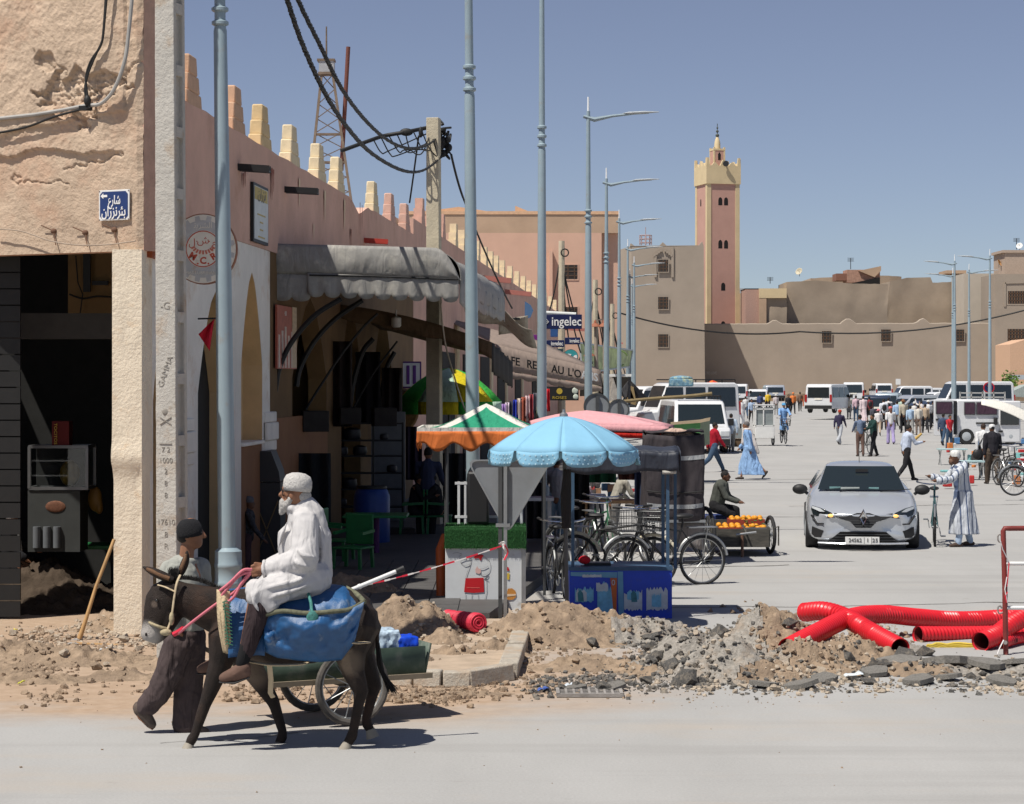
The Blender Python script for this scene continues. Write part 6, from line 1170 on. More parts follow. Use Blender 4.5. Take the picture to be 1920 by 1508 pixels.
# ---------------------------------------------------------------- shaded cafe corner under the awning
M_GPL=mat('green_plastic',(.02,.16,.05),rough=.4);
br=thing('blue_barrel','blue plastic barrel standing behind the green table in the shade','barrel',W(697,HZ+CAMH*118,118));c=V(br.location);k=MB();k.lathe(c,[(.26,0),(.29,.1),(.29,.85),(.25,.95),(.22,.97)],20);k.build('barrel_body',mat('barrel_blue',(.015,.05,.22),rough=.4),br);k=MB();k.lathe(c+V((0,0,.97)),[(.24,0),(.24,.04),(.02,.05)],20);k.build('barrel_lid',M_BLK,br)
tb=thing('green_table','green plastic table with purple leg in the shade behind the rider','table',W(705,HZ+CAMH*126,126));c=V(tb.location);k=MB();k.box(c+V((0,0,.68)),(.95,.8,.04));k.build('tabletop',M_GPL,tb,bevel=.01);k=MB();k.cyl(c,c+V((0,0,.67)),.05);k.build('leg',mat('purple_leg',(.10,.03,.13)),tb)
def chair(label,px,s,rz):
    t=thing('plastic_chair',label,'chair',W(px,HZ+CAMH*s,s),rz=rz,group='green plastic chairs in the shade')
    k=MB();k.box((0,0,.42),(.44,.42,.03));k.build('seat',M_GPL,t,world=False,bevel=.01);k=MB();k.box((0,.2,.66),(.42,.03,.42));k.build('backrest',M_GPL,t,world=False,bevel=.02)
    for x in(-.19,.19):
        for y in(-.18,.18):k=MB();k.beam((x*1.1,y*1.1,0),(x,y,.41),.04);k.build('leg',M_GPL,t,world=False)
        k=MB();k.beam((x*1.1,-.16,.62),(x*1.1,.2,.64),.04);k.build('armrest',M_GPL,t,world=False)
chair('green plastic chair just behind the rider in white',630,132,1.3);chair('green plastic stool chair beneath the green table edge',662,138,-.4);chair('chair under the man in black at the cafe table',773,112,-1.57);chair('chair under the second man in black at the cafe table',824,112,1.57)
shf=thing('metal_shelf','black metal shelf rack with pots standing in the shaded shop front','shelf',W(700,HZ+CAMH*108,108));s=108
for x in(622,700,755):
    for dy in(0,.4):k=MB();k.beam(W(x,HZ+CAMH*s,s,dy),W(x,792,s,dy),.035);k.build('upright',M_BLK,shf)
for y in(794,826,855,887,917,950):k=MB();k.box(W(689,y,s,.2),(1.25,.42,.025));k.build('shelf_board',M_BLK,shf)
for x,y,r in((660,826,.16),(640,855,.12),(675,855,.13),(735,887,.1),(655,917,.14),(640,950,.1),(695,950,.09),(720,826,.08)):k=MB();c=W(x,y,s,.2);k.lathe(c+V((0,0,.015)),[(r*.8,0),(r,r*.4),(r*.9,r*1.1),(r*.4,r*1.3)],14);tag(k.build('cooking_pot',mat('dark_pot',(.035,.035,.04),rough=.4,metal=.3),None,loc=c),'dark cooking pot on the black shelf rack in the shade','pot','pots on the shelf rack')
k=MB();c=W(672,946,s,.05)
for i in range(4):k.lathe(c+V((0,0,i*.03)),[(.06,0),(.065,.02)],12)
tag(k.build('red_cups',mat('red_cup',(.4,.05,.05)),None,loc=c),'small stack of red and white cups before the dark shelf','cups')
k=MB();k.box(W(728,880,104,.5),(.62,.06,2.1));tag(k.build('grey_fridge',mat('fridge_grey',(.22,.23,.25),rough=.4),None,loc=W(728,HZ+CAMH*104,104)),'grey fridge side seen through the black shelf rack','fridge')
bsb=MB();bsb.lathe(W(740,770,92),[(.5,0),(.46,.06),(.1,.09)],24,(0,-1,0));tag(bsb.build('wicker_tray',mat('wicker_brown',(.20,.11,.045),rough=.8,var=.3,scale=20),None,loc=W(740,770,92)),'large round brown tray hung on the wall in the shade','tray')
# ================================================================== FOREGROUND WORKS: red conduit, barrier, tools
M_RPIPE=mat('red_corrugated_plastic',(.62,.015,.025),rough=.38,var=.06,spec=.5)
def corr(label,pts,r,per=.046,hollow=None):
    P=spline(pts,14);L=[0]
    for a,b in zip(P,P[1:]):L.append(L[-1]+(b-a).length)
    n=int(L[-1]/per)*4;Q=[];R_=[];j=0
    for i in range(n+1):
        d=L[-1]*i/n
        while j<len(L)-2 and L[j+1]<d:j+=1
        f=(d-L[j])/max(1e-9,L[j+1]-L[j]);Q.append(P[j].lerp(P[j+1],f));R_.append(r*(1.0 if i%4 in(0,1)else.86))
    t=thing('corrugated_conduit',label,'conduit',Q[0],group='red corrugated conduits');k=MB();k.tube(Q,R_,n=18,caps=False);k.build('pipe_wall',M_RPIPE,t,smooth=50)
    for e,p,d in((0,Q[0],Q[0]-Q[3]),(1,Q[-1],Q[-1]-Q[-4])):k=MB();d=d.normalized();k.lathe(p-d*.02,[(r*.88,0),(r*.84,.0),(r*.84,-.25),(.01,-.26)],16,d,caps=False);k.build('pipe_bore',mat('bore_dark_red',(.12,.01,.012)),t)
    return t
corr('red corrugated conduit with open end crossing on top of the other',[W(1508,1148,180),W(1545,1146,182),W(1585,1158,184),W(1630,1184,188),W(1688,1216,194)],.100)
corr('red conduit curving from the grit heap over the earth to the right edge',[W(1476,1216,195),W(1530,1188,190),W(1590,1160,184),W(1650,1152,180),W(1720,1158,177),W(1790,1163,174),W(1870,1160,171),W(1990,1150,168)],.098)
corr('straight red conduit lying low behind the yellow rope',[W(1720,1190,182),W(1800,1190,180),W(1880,1188,178),W(1990,1182,176)],.088)
corr('red conduit bending up to the right behind the barrier',[W(1838,1204,188),W(1870,1190,186),W(1905,1165,184),W(1990,1120,180)],.100);corr('short red conduit lying on the ground at the right edge',[W(1880,1205,187),W(1915,1196,184),W(1990,1190,182)],.06)
yr=MB();rnd=random.Random(6)
for i in range(9):yr.tube(spline([W(1730+rnd.uniform(0,15),1214+rnd.uniform(-6,8),186),W(1755+rnd.uniform(-8,8),1206+rnd.uniform(-4,12),186),W(1785+rnd.uniform(-8,8),1214+rnd.uniform(-8,5),186),W(1815+rnd.uniform(-5,25),1213+rnd.uniform(-4,4),186)]),.012,n=5)
tag(yr.build('yellow_rope',mat('yellow_rope',(.60,.45,.06),rough=.7,var=.15),None,loc=W(1760,1214,186)),'tangle of yellow rope on the ground before the red conduits','rope')
s=191.0;bar=thing('site_barrier','dark red tubular site barrier with white lower rails at the right edge','barrier',W(1886,1226,s));M_BRED=mat('barrier_red',(.20,.035,.03),rough=.5,var=.2,dirt=(.3,.25,.2),damt=.25,dscale=6)
k=MB();k.tube([W(1886,1228,s),W(1884,1100,s),W(1881,996,s),W(1884,991,s),W(1892,991,s),W(1990,990,s)],.026,n=10);k.build('barrier_frame',M_BRED,bar)
for y in(1057,1140):k=MB();k.cyl(W(1884,y,s),W(1990,y,s),.02);k.build('barrier_rail',M_WHITE,bar)
for y in(1006,1140):k=MB();k.tube(spline([W(1882,y+8,s),W(1873,y+10,s),W(1871,y,s),W(1875,y-4,s),W(1879,y+1,s)]),.008);k.build('hook',M_IRON,bar)
k=MB();k.cyl(W(1885,1205,s,-.02),W(1885,1205,s,-.06),.02);k.build('bolt_ring',M_IRON,bar)
tt_=thing('barrier_tape','red and white tape strips wound down the barrier post','tape',W(1886,1020,s));
for m_,P_ in((M_TW,((1876,1015),(1880,1030),(1892,1055))),(M_TR,((1892,1055),(1890,1080),(1888,1100))),(M_TW,((1888,1082),(1884,1105),(1889,1130))),(M_TR,((1889,1110),(1885,1118),(1887,1130))),(M_TW,((1882,1200),(1874,1216),(1870,1226)))):k=MB();k.tube([W(x,y,s,-.04)for x,y in P_],.016,sq=.3);k.build('tape_band',m_,tt_)
M_HAND=mat('worn_wood_handle',(.42,.25,.105),rough=.6,var=.25,scale=6,stretch=(1,1,.3))
pa=thing('pickaxe','pickaxe with worn wooden handle leaning against the cream pillar','pickaxe',W(149,1198,180));k=MB();k.tube([W(214,1012,179,.02),W(180,1100,180,-.05),W(160,1165,180,-.1),W(149,1198,180,-.12)],[.019,.018,.021,.028],n=10);k.build('handle',M_HAND,pa);k=MB();k.tube(spline([W(115,1210,180,-.1),W(138,1202,180,-.12),W(150,1198,180,-.12),W(158,1194,180,-.1)]),[.012]*3+[.02]*13+[.01]*3,n=8);k.build('pick_head',M_IRON,pa)
pb=thing('shovel_handle','wooden tool handle lying on the earth with its iron socket','tool',W(190,1210,184));k=MB();k.tube([W(144,1207,184),W(200,1210,184),W(238,1211,184)],.017);k.build('handle',M_HAND,pb);k=MB();k.tube([W(118,1213,184),W(132,1206,184),W(148,1207,184)],[.03,.03,.02],sq=.4);k.build('iron_socket',M_IRON,pb)
for px,py,sz,col,lb,m_ in((1070,1290,26,(.6,.65,.7),'crumpled pale plastic bottle by the drain grate','clear_plastic'),(1258,1220,18,(.35,.5,.62),'pale blue carton scrap among the asphalt lumps','carton_blue'),(1600,1270,34,(.65,.7,.72),'flat white paper scrap on the asphalt grit','white_scrap'),(130,1232,30,(.45,.47,.48),'torn grey plastic sheet on the earth at the left','grey_plastic'),(200,1222,26,(.5,.52,.52),'clear plastic scrap beside the tool handle','clear_scrap'),(25,1187,14,(.6,.5,.03),'yellow plastic wrapper among stones at the far left','yellow_scrap'),(40,1285,12,(.6,.6,.05),'small yellow wrapper on the sand at the left','yellow_scrap2'),(1018,1298,20,(.06,.12,.4),'blue plastic scrap by the drain grate','blue_scrap')):
    p=G(px,py);w=sz/SG(py);k=MB();z0=max(0,height(p.x,p.y))+.012;k.grid(lambda u,v:V((p.x+(u-.5)*w,p.y+(v-.5)*w*.8,z0+.035*abs(fbm((u*3+px,v*3,2),3))+.02*u)),7,6);tag(k.build('litter',mat(m_,col,rough=.4,var=.15),None,loc=p,smooth=60,solid=.004),lb,'litter')
for px,y0,y1,wd,s,c,lb in((1005,905,1010,34,118,(.03,.03,.035),'black cloth added to deepen shade beside the grey road sign under the stalls'),(1085,868,980,40,118,(.018,.018,.02),'long black gown added to deepen shade under the blue umbrella'),(1205,885,960,30,121,(.04,.05,.09),'navy cloth added to deepen shade behind the blue cart posts'),(1130,866,905,50,116,(.02,.10,.05),'dark green cloth added to deepen shade at the back of the stall'),(1180,862,900,40,116,(.10,.04,.03),'brown garment added to deepen shade at the back of the stall'),(640,640,800,40,112,(.03,.022,.02),'dark curtain added to deepen shade in the arcade left of the shelf'),(690,660,795,46,104,(.02,.018,.02),'black cloth added to deepen shade above the shelf rack'),(735,690,860,38,99,(.035,.03,.03),'dark cloth added to deepen shade right of the shelf rack'),(590,850,1010,60,124,(.02,.022,.024),'black plastic sheeting added to deepen shade by the chiller'),(776,800,900,30,100,(.04,.03,.05),'dark coat added to deepen shade under the green yellow umbrella'),(850,850,1000,44,104,(.02,.02,.022),'black sheet added to deepen shade behind the snack cart')):  # dark cloths added to deepen the shade under stalls and arcade
    k=MB();k.grid(lambda u,v:W(px+(u-.5)*wd,y0+(y1-y0)*v,s,.06*math.sin(u*13+px)+.03*fbm((u*4,v*3,px),3)),14,10);tag(k.build('shade_fill_cloth',cloth('hung_%d'%px,c),None,loc=W(px,y0,s),smooth=60,solid=.01),lb,'cloth')
for px,py,s,sz,lb in((608,1035,128,.5,'dark crate on the arcade floor behind the rider'),(745,1015,112,.55,'dark wooden crate below the shelf rack'),(590,790,122,.4,'black speaker box on the shaded wall'),(655,780,112,.35,'dark carton on top of the shelf rack, left'),(720,782,108,.4,'dark carton on top of the shelf rack, right')):
    k=MB();c=W(px,py,s);k.box(c,(sz,.4,sz*.8),.2);tag(k.build('dark_box',mat('dark_box',(.03,.026,.024),var=.3),None,loc=c,bevel=.01),lb,'box')
# ================================================================== VEHICLES
M_SILV=mat('silver_car_paint',(.55,.58,.62),rough=.24,metal=.45,var=.02,spec=.6,coat=.6);M_VWH=mat('white_van_paint',(.66,.67,.68),rough=.3,var=.04,spec=.5,coat=.3);M_DBL=mat('dark_blue_paint',(.03,.045,.08),rough=.3,var=.03,coat=.4)
M_CGL=mat('car_glass',(.015,.022,.025),rough=.05,var=0,spec=.8);M_TYRE=mat('tyre_black',(.025,.025,.026),rough=.8);M_CHR=mat('bright_chrome',(.7,.7,.7),rough=.15,metal=1,var=0);M_LMP=mat('headlamp_glass',(.55,.58,.6),rough=.1,spec=.8);M_RLT=mat('tail_lamp',(.35,.02,.02),rough=.25);M_PLA=mat('black_plastic',(.022,.022,.023),rough=.55)
def wheel(t,x,y,r,w=.2,hub=None):
    sg=1 if x>0 else-1;k=MB();c=V((x,y,r));k.lathe(c+V((-w/2,0,0)),[(r*.6,0),(r*.94,0),(r,.03),(r,w-.03),(r*.94,w),(r*.6,w)],28,(1,0,0));o=k.build('wheel',M_TYRE,t,world=False)
    k=MB();k.lathe(c+V((sg*(w/2-.02),0,0)),[(r*.62,0),(r*.55,.02),(.05,.035)],20,(sg,0,0));k.build('rim',hub or M_LHEAD,o,world=False)
s=119.0;ct=thing('silver_car','silver hatchback driving towards the camera with black mirrors and a number plate','car',W(1619,1034,s),rz=R(-7))
ST=[(-.0,.16,.60,.52,.55,.50),(.03,.12,.72,.54,.585,.62),(.10,.11,.80,.58,.62,.70),(.30,.11,.875,.66,.70,.74),(.7,.13,.90,.75,.80,.76),(1.12,.15,.895,.83,.885,.76),(1.55,.16,.895,.86,1.15,.64),(1.85,.16,.89,.87,1.27,.585),(2.2,.16,.885,.875,1.325,.57),(2.7,.16,.88,.88,1.325,.565),(3.2,.18,.88,.89,1.28,.54),(3.6,.22,.86,.89,1.12,.52),(3.95,.3,.80,.80,.86,.6),(4.03,.38,.7,.6,.66,.55)]
k=MB();rings=[]
for y,zs,hwid,zsh,zt,th in ST:
    crown=(.0 if y<.05 else.02)
    half=[(hwid*.86,zs),(hwid*.97,zs+.10),(hwid,zs+(zsh-zs)*.5),(hwid*.985,zs+(zsh-zs)*.8),(hwid*.95,zsh),(th+.10*(hwid-th)*(1 if zt-zsh<.1 else.4),zsh+(zt-zsh)*.6),(th,zt-.035),(th*.75,zt),(th*.35,zt+crown)]
    cxv=lambda x:y+.16*(abs(x)/.9)**2.2*max(0,1-y/.6)*2.2
    rings.append([V((-x,cxv(x),z))for x,z in half]+[V((x,cxv(x),z))for x,z in half[::-1]])
k.loft(rings);body=k.build('car_body',M_SILV,ct,world=False,smooth=60,subd=2)
def surf(x,y,z):return V((x,y,z))
k=MB();fr=lambda x,z:.16*(abs(x)/.9)**2.2*2.2
def ws(u,v):z=.895+.36*v;hwg=.70-.145*v;x=(u-.5)*2*hwg;return V((x,1.10+.66*v+.10*(x/.7)**2-.11,z+.025))
k.grid(ws,12,8);k.build('windscreen',M_CGL,ct,world=False,smooth=180)
for sg in(-1,1):
    k=MB();k.add([V((sg*x,y,z))for x,y,z in((.80,1.7,.90),(.825,2.9,.92),(.67,2.8,1.17),(.645,2.15,1.19))],[(0,1,2,3)]);k.build('side_window',M_CGL,ct,world=False)
    k=MB();k.ell((sg*.985,1.25,.915),(.125,.075,.085),12,8);k.beam((sg*.86,1.28,.84),(sg*.93,1.27,.89),.06,.05);k.build('wing_mirror',M_PLA,ct,world=False)
    def nose(x,z,o=.0):return V((x,fr(x,z)+.035-o+.10*max(0,(z-.40))**1*1.5+.03*max(0,.25-z),z))
    k=MB();k.prism([nose(sg*x,z,.03)for x,z in((.43,.525),(.50,.60),(.66,.665),(.80,.70),(.815,.64),(.79,.56),(.62,.50))],V((0,.12,0)));h=k.build('headlight',M_CGL,ct,world=False,bevel=.01)
    k=MB();k.prism([nose(sg*x,z,.045)for x,z in((.60,.61),(.67,.66),(.80,.695),(.80,.66),(.68,.61))],V((0,.03,0)));k.build('lamp_lens',M_LMP,h,world=False)
    k=MB();k.ell(nose(sg*.50,.55,.02),(.055,.03,.028));k.build('indicator',emit('amber_lamp',(.9,.5,.15),.9),h,world=False)
    k=MB();k.beam(nose(sg*.81,.55,.02),nose(sg*.72,.42,.02),.03,.02);k.beam(nose(sg*.72,.42,.02),nose(sg*.62,.42,.02),.03,.02);k.build('light_signature',M_PLA,ct,world=False)
    k=MB();k.prism([nose(sg*x,z,.02)for x,z in((.62,.31),(.80,.37),(.81,.25),(.76,.20),(.66,.20))],V((0,.10,0)));k.build('fog_vent',M_PLA,ct,world=False)
    wheel(ct,sg*.80,.80,.30);wheel(ct,sg*.80,3.35,.30)
k=MB();k.prism([nose(x,z,.03)for x,z in((-.46,.595),(-.2,.565),(-.10,.60),(.10,.60),(.2,.565),(.46,.595),(.43,.53),(.2,.46),(.12,.37),(-.12,.37),(-.2,.46),(-.43,.53))],V((0,.10,0)));gl=k.build('grille',M_PLA,ct,world=False)
for i in range(4):k=MB();z=.40+i*.04;x=.12+i*.08;k.beam(nose(-x,z,.04),nose(x,z,.04),.012,.008);k.build('grille_slat',M_DTUBE,gl,world=False)
k=MB();o_=[(0,.145),(.078,0),(0,-.145),(-.078,0)];i_=[(0,.07),(.034,0),(0,-.07),(-.034,0)];c=V((0,.02,.525));k.add([c+V((x,-.03,z))for x,z in o_]+[c+V((x,-.065,z))for x,z in[(a*.72,b*.72)for a,b in o_]]+[c+V((x,-.05,z))for x,z in i_],[(i,(i+1)%4,4+(i+1)%4,4+i)for i in range(4)]+[(4+i,4+(i+1)%4,8+(i+1)%4,8+i)for i in range(4)]);k.build('diamond_emblem',M_CHR,ct,world=False,smooth=0)
k=MB();k.prism([nose(x,z,.015)for x,z in((-.36,.30),(.36,.30),(.55,.14),(-.55,.14))],V((0,.1,0)));lg=k.build('lower_grille',M_PLA,ct,world=False)
for i in range(3):k=MB();z=.17+i*.045;k.beam(nose(-.5+i*.05,z,.025),nose(.5-i*.05,z,.025),.014,.01);k.build('grille_slat',M_DTUBE,lg,world=False)
k=MB();k.tube([nose(x,.115,.02)for x in(-.7,-.4,0,.4,.7)],.03,sq=.6);k.build('bumper_lip',M_SILV,ct,world=False)
k=MB();k.box((-.02,-.045,.175),(.53,.02,.115));pt=k.build('number_plate',M_WHITE,ct,world=False)
M_PINK_=mat('plate_ink',(.05,.05,.05),var=0)
for b_,x,w_ in(('24562',-.13,.2),('I',.065,.012),('25',.18,.085)):o=text(b_,.085,V((x,-.058,.175)),XR,UZ,M_PINK_,'plate_number',pt,width=w_);o.matrix_parent_inverse=Matrix()
for x in(.0,.115):k=MB();k.box((x+.01,-.057,.175),(.006,.004,.1));k.build('plate_line',M_PINK_,pt,world=False)
for x,z,w_,m_ in((-.42,.93,.18,'pale_teal_paper'),(-.18,.925,.3,'white_paper'),(.2,.925,.16,'pale_teal_paper')):k=MB();y=1.10+.66*(z-.895)/.36+.10*(x/.7)**2-.125;k.box((x,y,z+.02),(w_,.012,.035));k.build('dashboard_paper',mat(m_,(.42,.46,.44)if m_[0]=='w' else(.18,.33,.33),rough=.5),ct,world=False)
for x in(-.35,.3):k=MB();k.beam((x,1.0,.895),(x+.5,1.06,.935),.012);k.build('wiper',M_PLA,ct,world=False)
k=MB();k.box((.02,1.46,1.215),(.2,.02,.05));k.build('mirror_shade',M_PLA,ct,world=False)
k=MB();k.beam((0,2.1,1.335),(.0,2.25,1.56),.012);k.build('aerial',M_BLK,ct,world=False)
k=MB();k.ell((-.3,1.9,.95),(.25,.3,.22));k.ell((.32,1.95,1.0),(.16,.2,.18));k.build('seat_backs',M_PLA,ct,world=False);k=MB();k.box((0,1.78,1.2),(.2,.03,.06));k.build('rear_mirror',M_PLA,ct,world=False)
def van(label,px,py,s,rz,L=4.9,w=1.9,h=1.95,col=M_VWH,nose=.9,rear=False,windows=True,cat='van',name='parked_van',rack=False,low=.75,glz=None,hood=1.0):
    t=thing(name,label,cat,W(px,py,s),rz=rz+1e-5,group=None);hz=hood;zb=.28;wl_=glz or h*.53
    pr=[(-L/2,zb),(-L/2,hz*.78),(-L/2+.08,hz*.92),(-L/2+nose,hz),(-L/2+nose+.55,h-.1),(-L/2+nose+.8,h),(L/2-.25,h),(L/2-.06,h-.12),(L/2,zb+.4),(L/2,zb)]
    k=MB();n=len(pr);hw=w/2;tum=lambda z:hw*(1-.10*max(0,(z-wl_))/max(.1,h-wl_))
    vs=[V((sg*tum(z),y,z))for sg in(-1,1)for y,z in pr];k.add(vs,[tuple(range(n)),tuple(range(2*n-1,n-1,-1))]+[((i+1)%n,i,i+n,(i+1)%n+n)for i in range(n)]);k.build('van_body' if cat=='van' else 'car_body',col,t,world=False,bevel=.07,smooth=50)
    x0=-L/2+nose
    for sg in(-1,1):
        ys=[(x0+.45,x0+1.35),(x0+1.45,x0+2.5),(x0+2.6,L/2-.25)]
        for a,b in ys:
            if b-a<.3:continue
            k=MB();z0,z1=wl_+.02,h-.22;o=.012;k.add([V((sg*(tum(z)+o),y,z))for y,z in((a-(.25 if a<x0+.6 else 0),z0),(b,z0),(b,z1),(a+.05,z1))],[(0,1,2,3)]);k.build('side_window',M_CGL,t,world=False)
        for y in(-L/2+.8,L/2-.85):wheel(t,sg*(hw-.12),y,.33)
        k=MB();k.box((sg*(hw+.12),x0+.25,wl_+.1),(.2,.1,.26));k.build('wing_mirror',M_PLA,t,world=False,bevel=.02)
        k=MB();k.box((sg*(hw-.22),-L/2-.0,hz*.72),(.34,.06,.2));k.build('headlight',M_LMP,t,world=False,bevel=.02);k=MB();k.box((sg*(hw-.1),L/2-.0,1.0*h/1.95),(.14,.06,.5*h/1.95));k.build('tail_light',M_RLT,t,world=False)
    k=MB();k.add([V((x,y-.03,z+.012))for x,y,z in((-hw*.86,x0+.06,hz+.05),(hw*.86,x0+.06,hz+.05),(hw*.80,x0+.53,h-.17),(-hw*.80,x0+.53,h-.17))],[(0,1,2,3)]);k.build('windscreen',M_CGL,t,world=False)
    k=MB();k.add([V((x,y+.02,z))for x,y,z in((-hw*.78,L/2-.02,wl_),(hw*.78,L/2-.02,wl_),(hw*.75,L/2-.055,h-.22),(-hw*.75,L/2-.055,h-.22))],[(0,1,2,3)]);k.build('rear_window',M_CGL,t,world=False)
    k=MB();k.box((0,-L/2-.02,zb+.13),(w*.96,.14,.24));k.build('front_bumper',M_PLA,t,world=False,bevel=.03);k=MB();k.box((0,L/2+.02,zb+.13),(w*.96,.14,.24));k.build('rear_bumper',M_PLA,t,world=False,bevel=.03);k=MB();k.box((0,L/2+.015,.95*h/1.95),(.52,.02,.12));k.build('number_plate',M_SWH,t,world=False)
    k=MB();k.box((0,-L/2-.01,hz*.7),(w*.5,.04,.16));k.build('grille',M_PLA,t,world=False)
    if rack:
        k=MB()
        for x in(-hw*.8,hw*.8):k.beam((x,x0+.7,h+.14),(x,L/2-.2,h+.14),.05)
        for i in range(6):y=x0+.7+(L/2-.9-x0)*i/5;k.beam((-hw*.8,y,h+.13),(hw*.8,y,h+.13),.04);k.beam((hw*.8,y,h),(hw*.8,y,h+.14),.04)
        k.build('roof_rack',M_BLK,t,world=False)
    return t
van('white panel van seen from the back, parked alone on the open square',1556,774,27.5,R(180-26),L=5.0,w=1.95,h=1.95)
van('white van parked in the row just right of the lone panel van',1600,758,21,R(180-8),h=1.95);van('white van half hidden behind the parked cars, second of the back row',1652,748,17,R(180),h=1.7,L=4.4)
van('silver grey car parked before the low stone wall',1449,752,20,R(180),h=1.5,L=4.3,w=1.85,col=M_SILV,cat='car',name='parked_car',nose=1.0,hood=.95);van('white off-road car near the orange umbrella',1384,757,21,R(172),h=1.75,L=4.6,w=1.9,cat='car',name='parked_car',nose=1.1)
van('dark blue car parked behind the walking tourists',1645,786,29,R(180-10),h=1.55,L=4.4,w=1.85,col=M_DBL,cat='car',name='parked_car',nose=1.1);van('silver estate car parked behind the crowd of tourists',1712,784,27,R(-70),h=1.6,L=4.5,w=1.85,col=M_SILV,cat='car',name='parked_car',nose=1.1);van('pale blue grey car left of the silver estate in the parked row',1668,778,26,R(165),h=1.6,L=4.4,w=1.8,col=mat('pale_blue_paint',(.35,.42,.47),rough=.3,metal=.3,var=.02),cat='car',name='parked_car',nose=1.1)
van('white minibus with a dark side window behind the open van',1815,785,29,R(-83),h=2.4,L=5.6,w=2.0,hood=1.25,nose=1.0);van('white car parked just in front of the green bin row',1728,756,19,R(-80),h=1.5,L=4.3,w=1.8,cat='car',name='parked_car',nose=1.1)
van('white minibus facing the camera with many windscreen stickers and a roof rack',1300,846,50,R(3),L=5.6,w=2.0,h=1.93,rack=True,nose=.55,hood=1.0)
w2=van('white high roof van with a long dark rack, behind the stickered minibus',1283,815,39,R(-72),L=5.0,w=2.0,h=2.5,rack=True,nose=.7,hood=1.15);van('dark navy van mostly hidden at the end of the shop row',1232,790,32,R(8),L=4.8,w=1.95,h=2.0,col=M_DBL)
k=MB();c=W(1277,718,40,-.3);k.box(c,(1.1,.9,.34));k.ell(c+V((0,0,.2)),(.56,.45,.14));tag(k.build('roof_bundle',cloth('blue_yellow_bundle',(.16,.30,.40),var=.5,scale=6,dirt=(.5,.48,.2),damt=.5),None,loc=c,bevel=.05),'blue and yellow wrapped bundle strapped on the van roof rack','bundle')
s=45.0;ov=thing('open_van','white delivery van with an open rear door and curtained side windows by the stall','van',W(1840,HZ+CAMH*s,s));Yv=FOC/s
def vbox(px0,px1,py0,py1,m,name,dy=0,dep=.1,bev=.03,parent=ov):k=MB();a,b=W(px0,py1,s,dy),W(px1,py0,s,dy);k.box(((a.x+b.x)/2,a.y+dep/2,(a.z+b.z)/2),(b.x-a.x,dep,b.z-a.z));return k.build(name,m,parent,bevel=bev)
M_CURT=cloth('purple_curtain',(.07,.04,.06))
vbox(1793,1876,749,822,M_VWH,'van_side',dep=1.9,bev=.08);vbox(1874,1914,752,830,M_VWH,'front_door',dy=-.05,dep=1.9,bev=.05);vbox(1751,1788,750,817,M_VWH,'rear_door',dy=-.3,dep=.08,bev=.02);vbox(1786,1794,752,815,M_BLK,'door_gap',dy=-.02,dep=.2,bev=0)
for a,b,c_,d_,m_ in((1755,1786,753,777,-.38),(1808,1829,754,778,-.06),(1831,1870,754,778,-.06),(1876,1911,766,797,-.11)):f=vbox(a,b,c_,d_,M_DTUBE,'window_frame',dy=m_,dep=.06,bev=.01);o=vbox(a+1.5,b-1.5,c_+1.5,d_-1.5,M_CURT if a<1870 else M_CGL,'window_pane',dy=m_-.012,dep=.05,bev=0)
vbox(1830,1868,792,795,M_PLA,'slide_rail',dy=-.05);vbox(1873,1881,807,811,M_PLA,'door_handle',dy=-.12);vbox(1755,1763,785,789,M_PLA,'door_handle',dy=-.38);vbox(1864,1871,783,797,M_PLA,'wing_mirror',dy=-.2,dep=.15)
for x in(1812,1895):k=MB();k.lathe(W(x,0,s,.05)*V((1,1,0))if False else V((W(x,0,s).x,Yv-.03,.33)),[(.04,.0),(.19,.01),(.2,0),(.31,0),(.33,.03),(.33,.2)],24,(0,1,0));wq=k.build('wheel',M_TYRE,ov);k=MB();k.lathe(V((W(x,0,s).x,Yv-.035,.33))-V(ov['_o']),[(.19,0),(.15,.01),(.02,.02)],18,(0,-1,0));k.build('rim',M_LHEAD,wq,world=False)
k=MB()
for y in(737,745):k.beam(W(1800,y,s,.1),W(1884,y,s,.1),.05)
for i in range(5):x=1800+i*21;k.beam(W(x,735,s,.1),W(x,752,s,.1),.05)
k.build('roof_rack',mat('rack_grey',(.45,.45,.43)),ov)
k=MB();k.grid(lambda u,v:W(1840+90*u,749+26*u*u*(1-.3*v)+v*(10+18*u),48,-.6*v),12,6);tag(k.build('white_canopy',cloth('white_awning',(.68,.66,.60),folds=.3),None,loc=W(1880,760,48),smooth=60,solid=.02),'white canvas canopy stretched over the stall at the right edge','canopy')
k=MB();c=W(1854,727,30);ns=thing('no_parking_sign','round no parking sign with red rim and diagonal bar above the open van','road sign',c);disc(c,0,.35,.0,M_PRED,ns,'sign_rim',t=.03);disc(c,0,.28,-.032,M_NAV2,ns,'sign_face',t=.004);k=MB();k.beam(c+V((-.2,-.045,.2)),c+V((.2,-.045,-.2)),.06,.01);k.build('diagonal_bar',M_PRED,ns);k=MB();k.beam(V((c.x,c.y+.05,0)),c+V((0,.05,0)),.07);k.build('post',M_TUBE,ns)
for px,lb in((1826,'left cream stone gate pillar beside the no parking sign'),(1839,'right cream stone gate pillar beside the no parking sign')):k=MB();k.box(W(px,735,27),(.22,.3,1.3));k.box(W(px,717,27),(.3,.36,.08));tag(k.build('gate_pillar',M_CREAM,None,loc=W(px,735,27)),lb,'pillar')
k=MB();k.prism([W(x,y,28)for x,y in((1880,742),(1925,722),(1990,715),(1990,750))],(0,2,0));tag(k.build('grey_tarp_roof',cloth('grey_green_tarp',(.33,.37,.35)),None,loc=W(1930,735,28)),'grey green tarpaulin roof at the far right edge','tarpaulin')
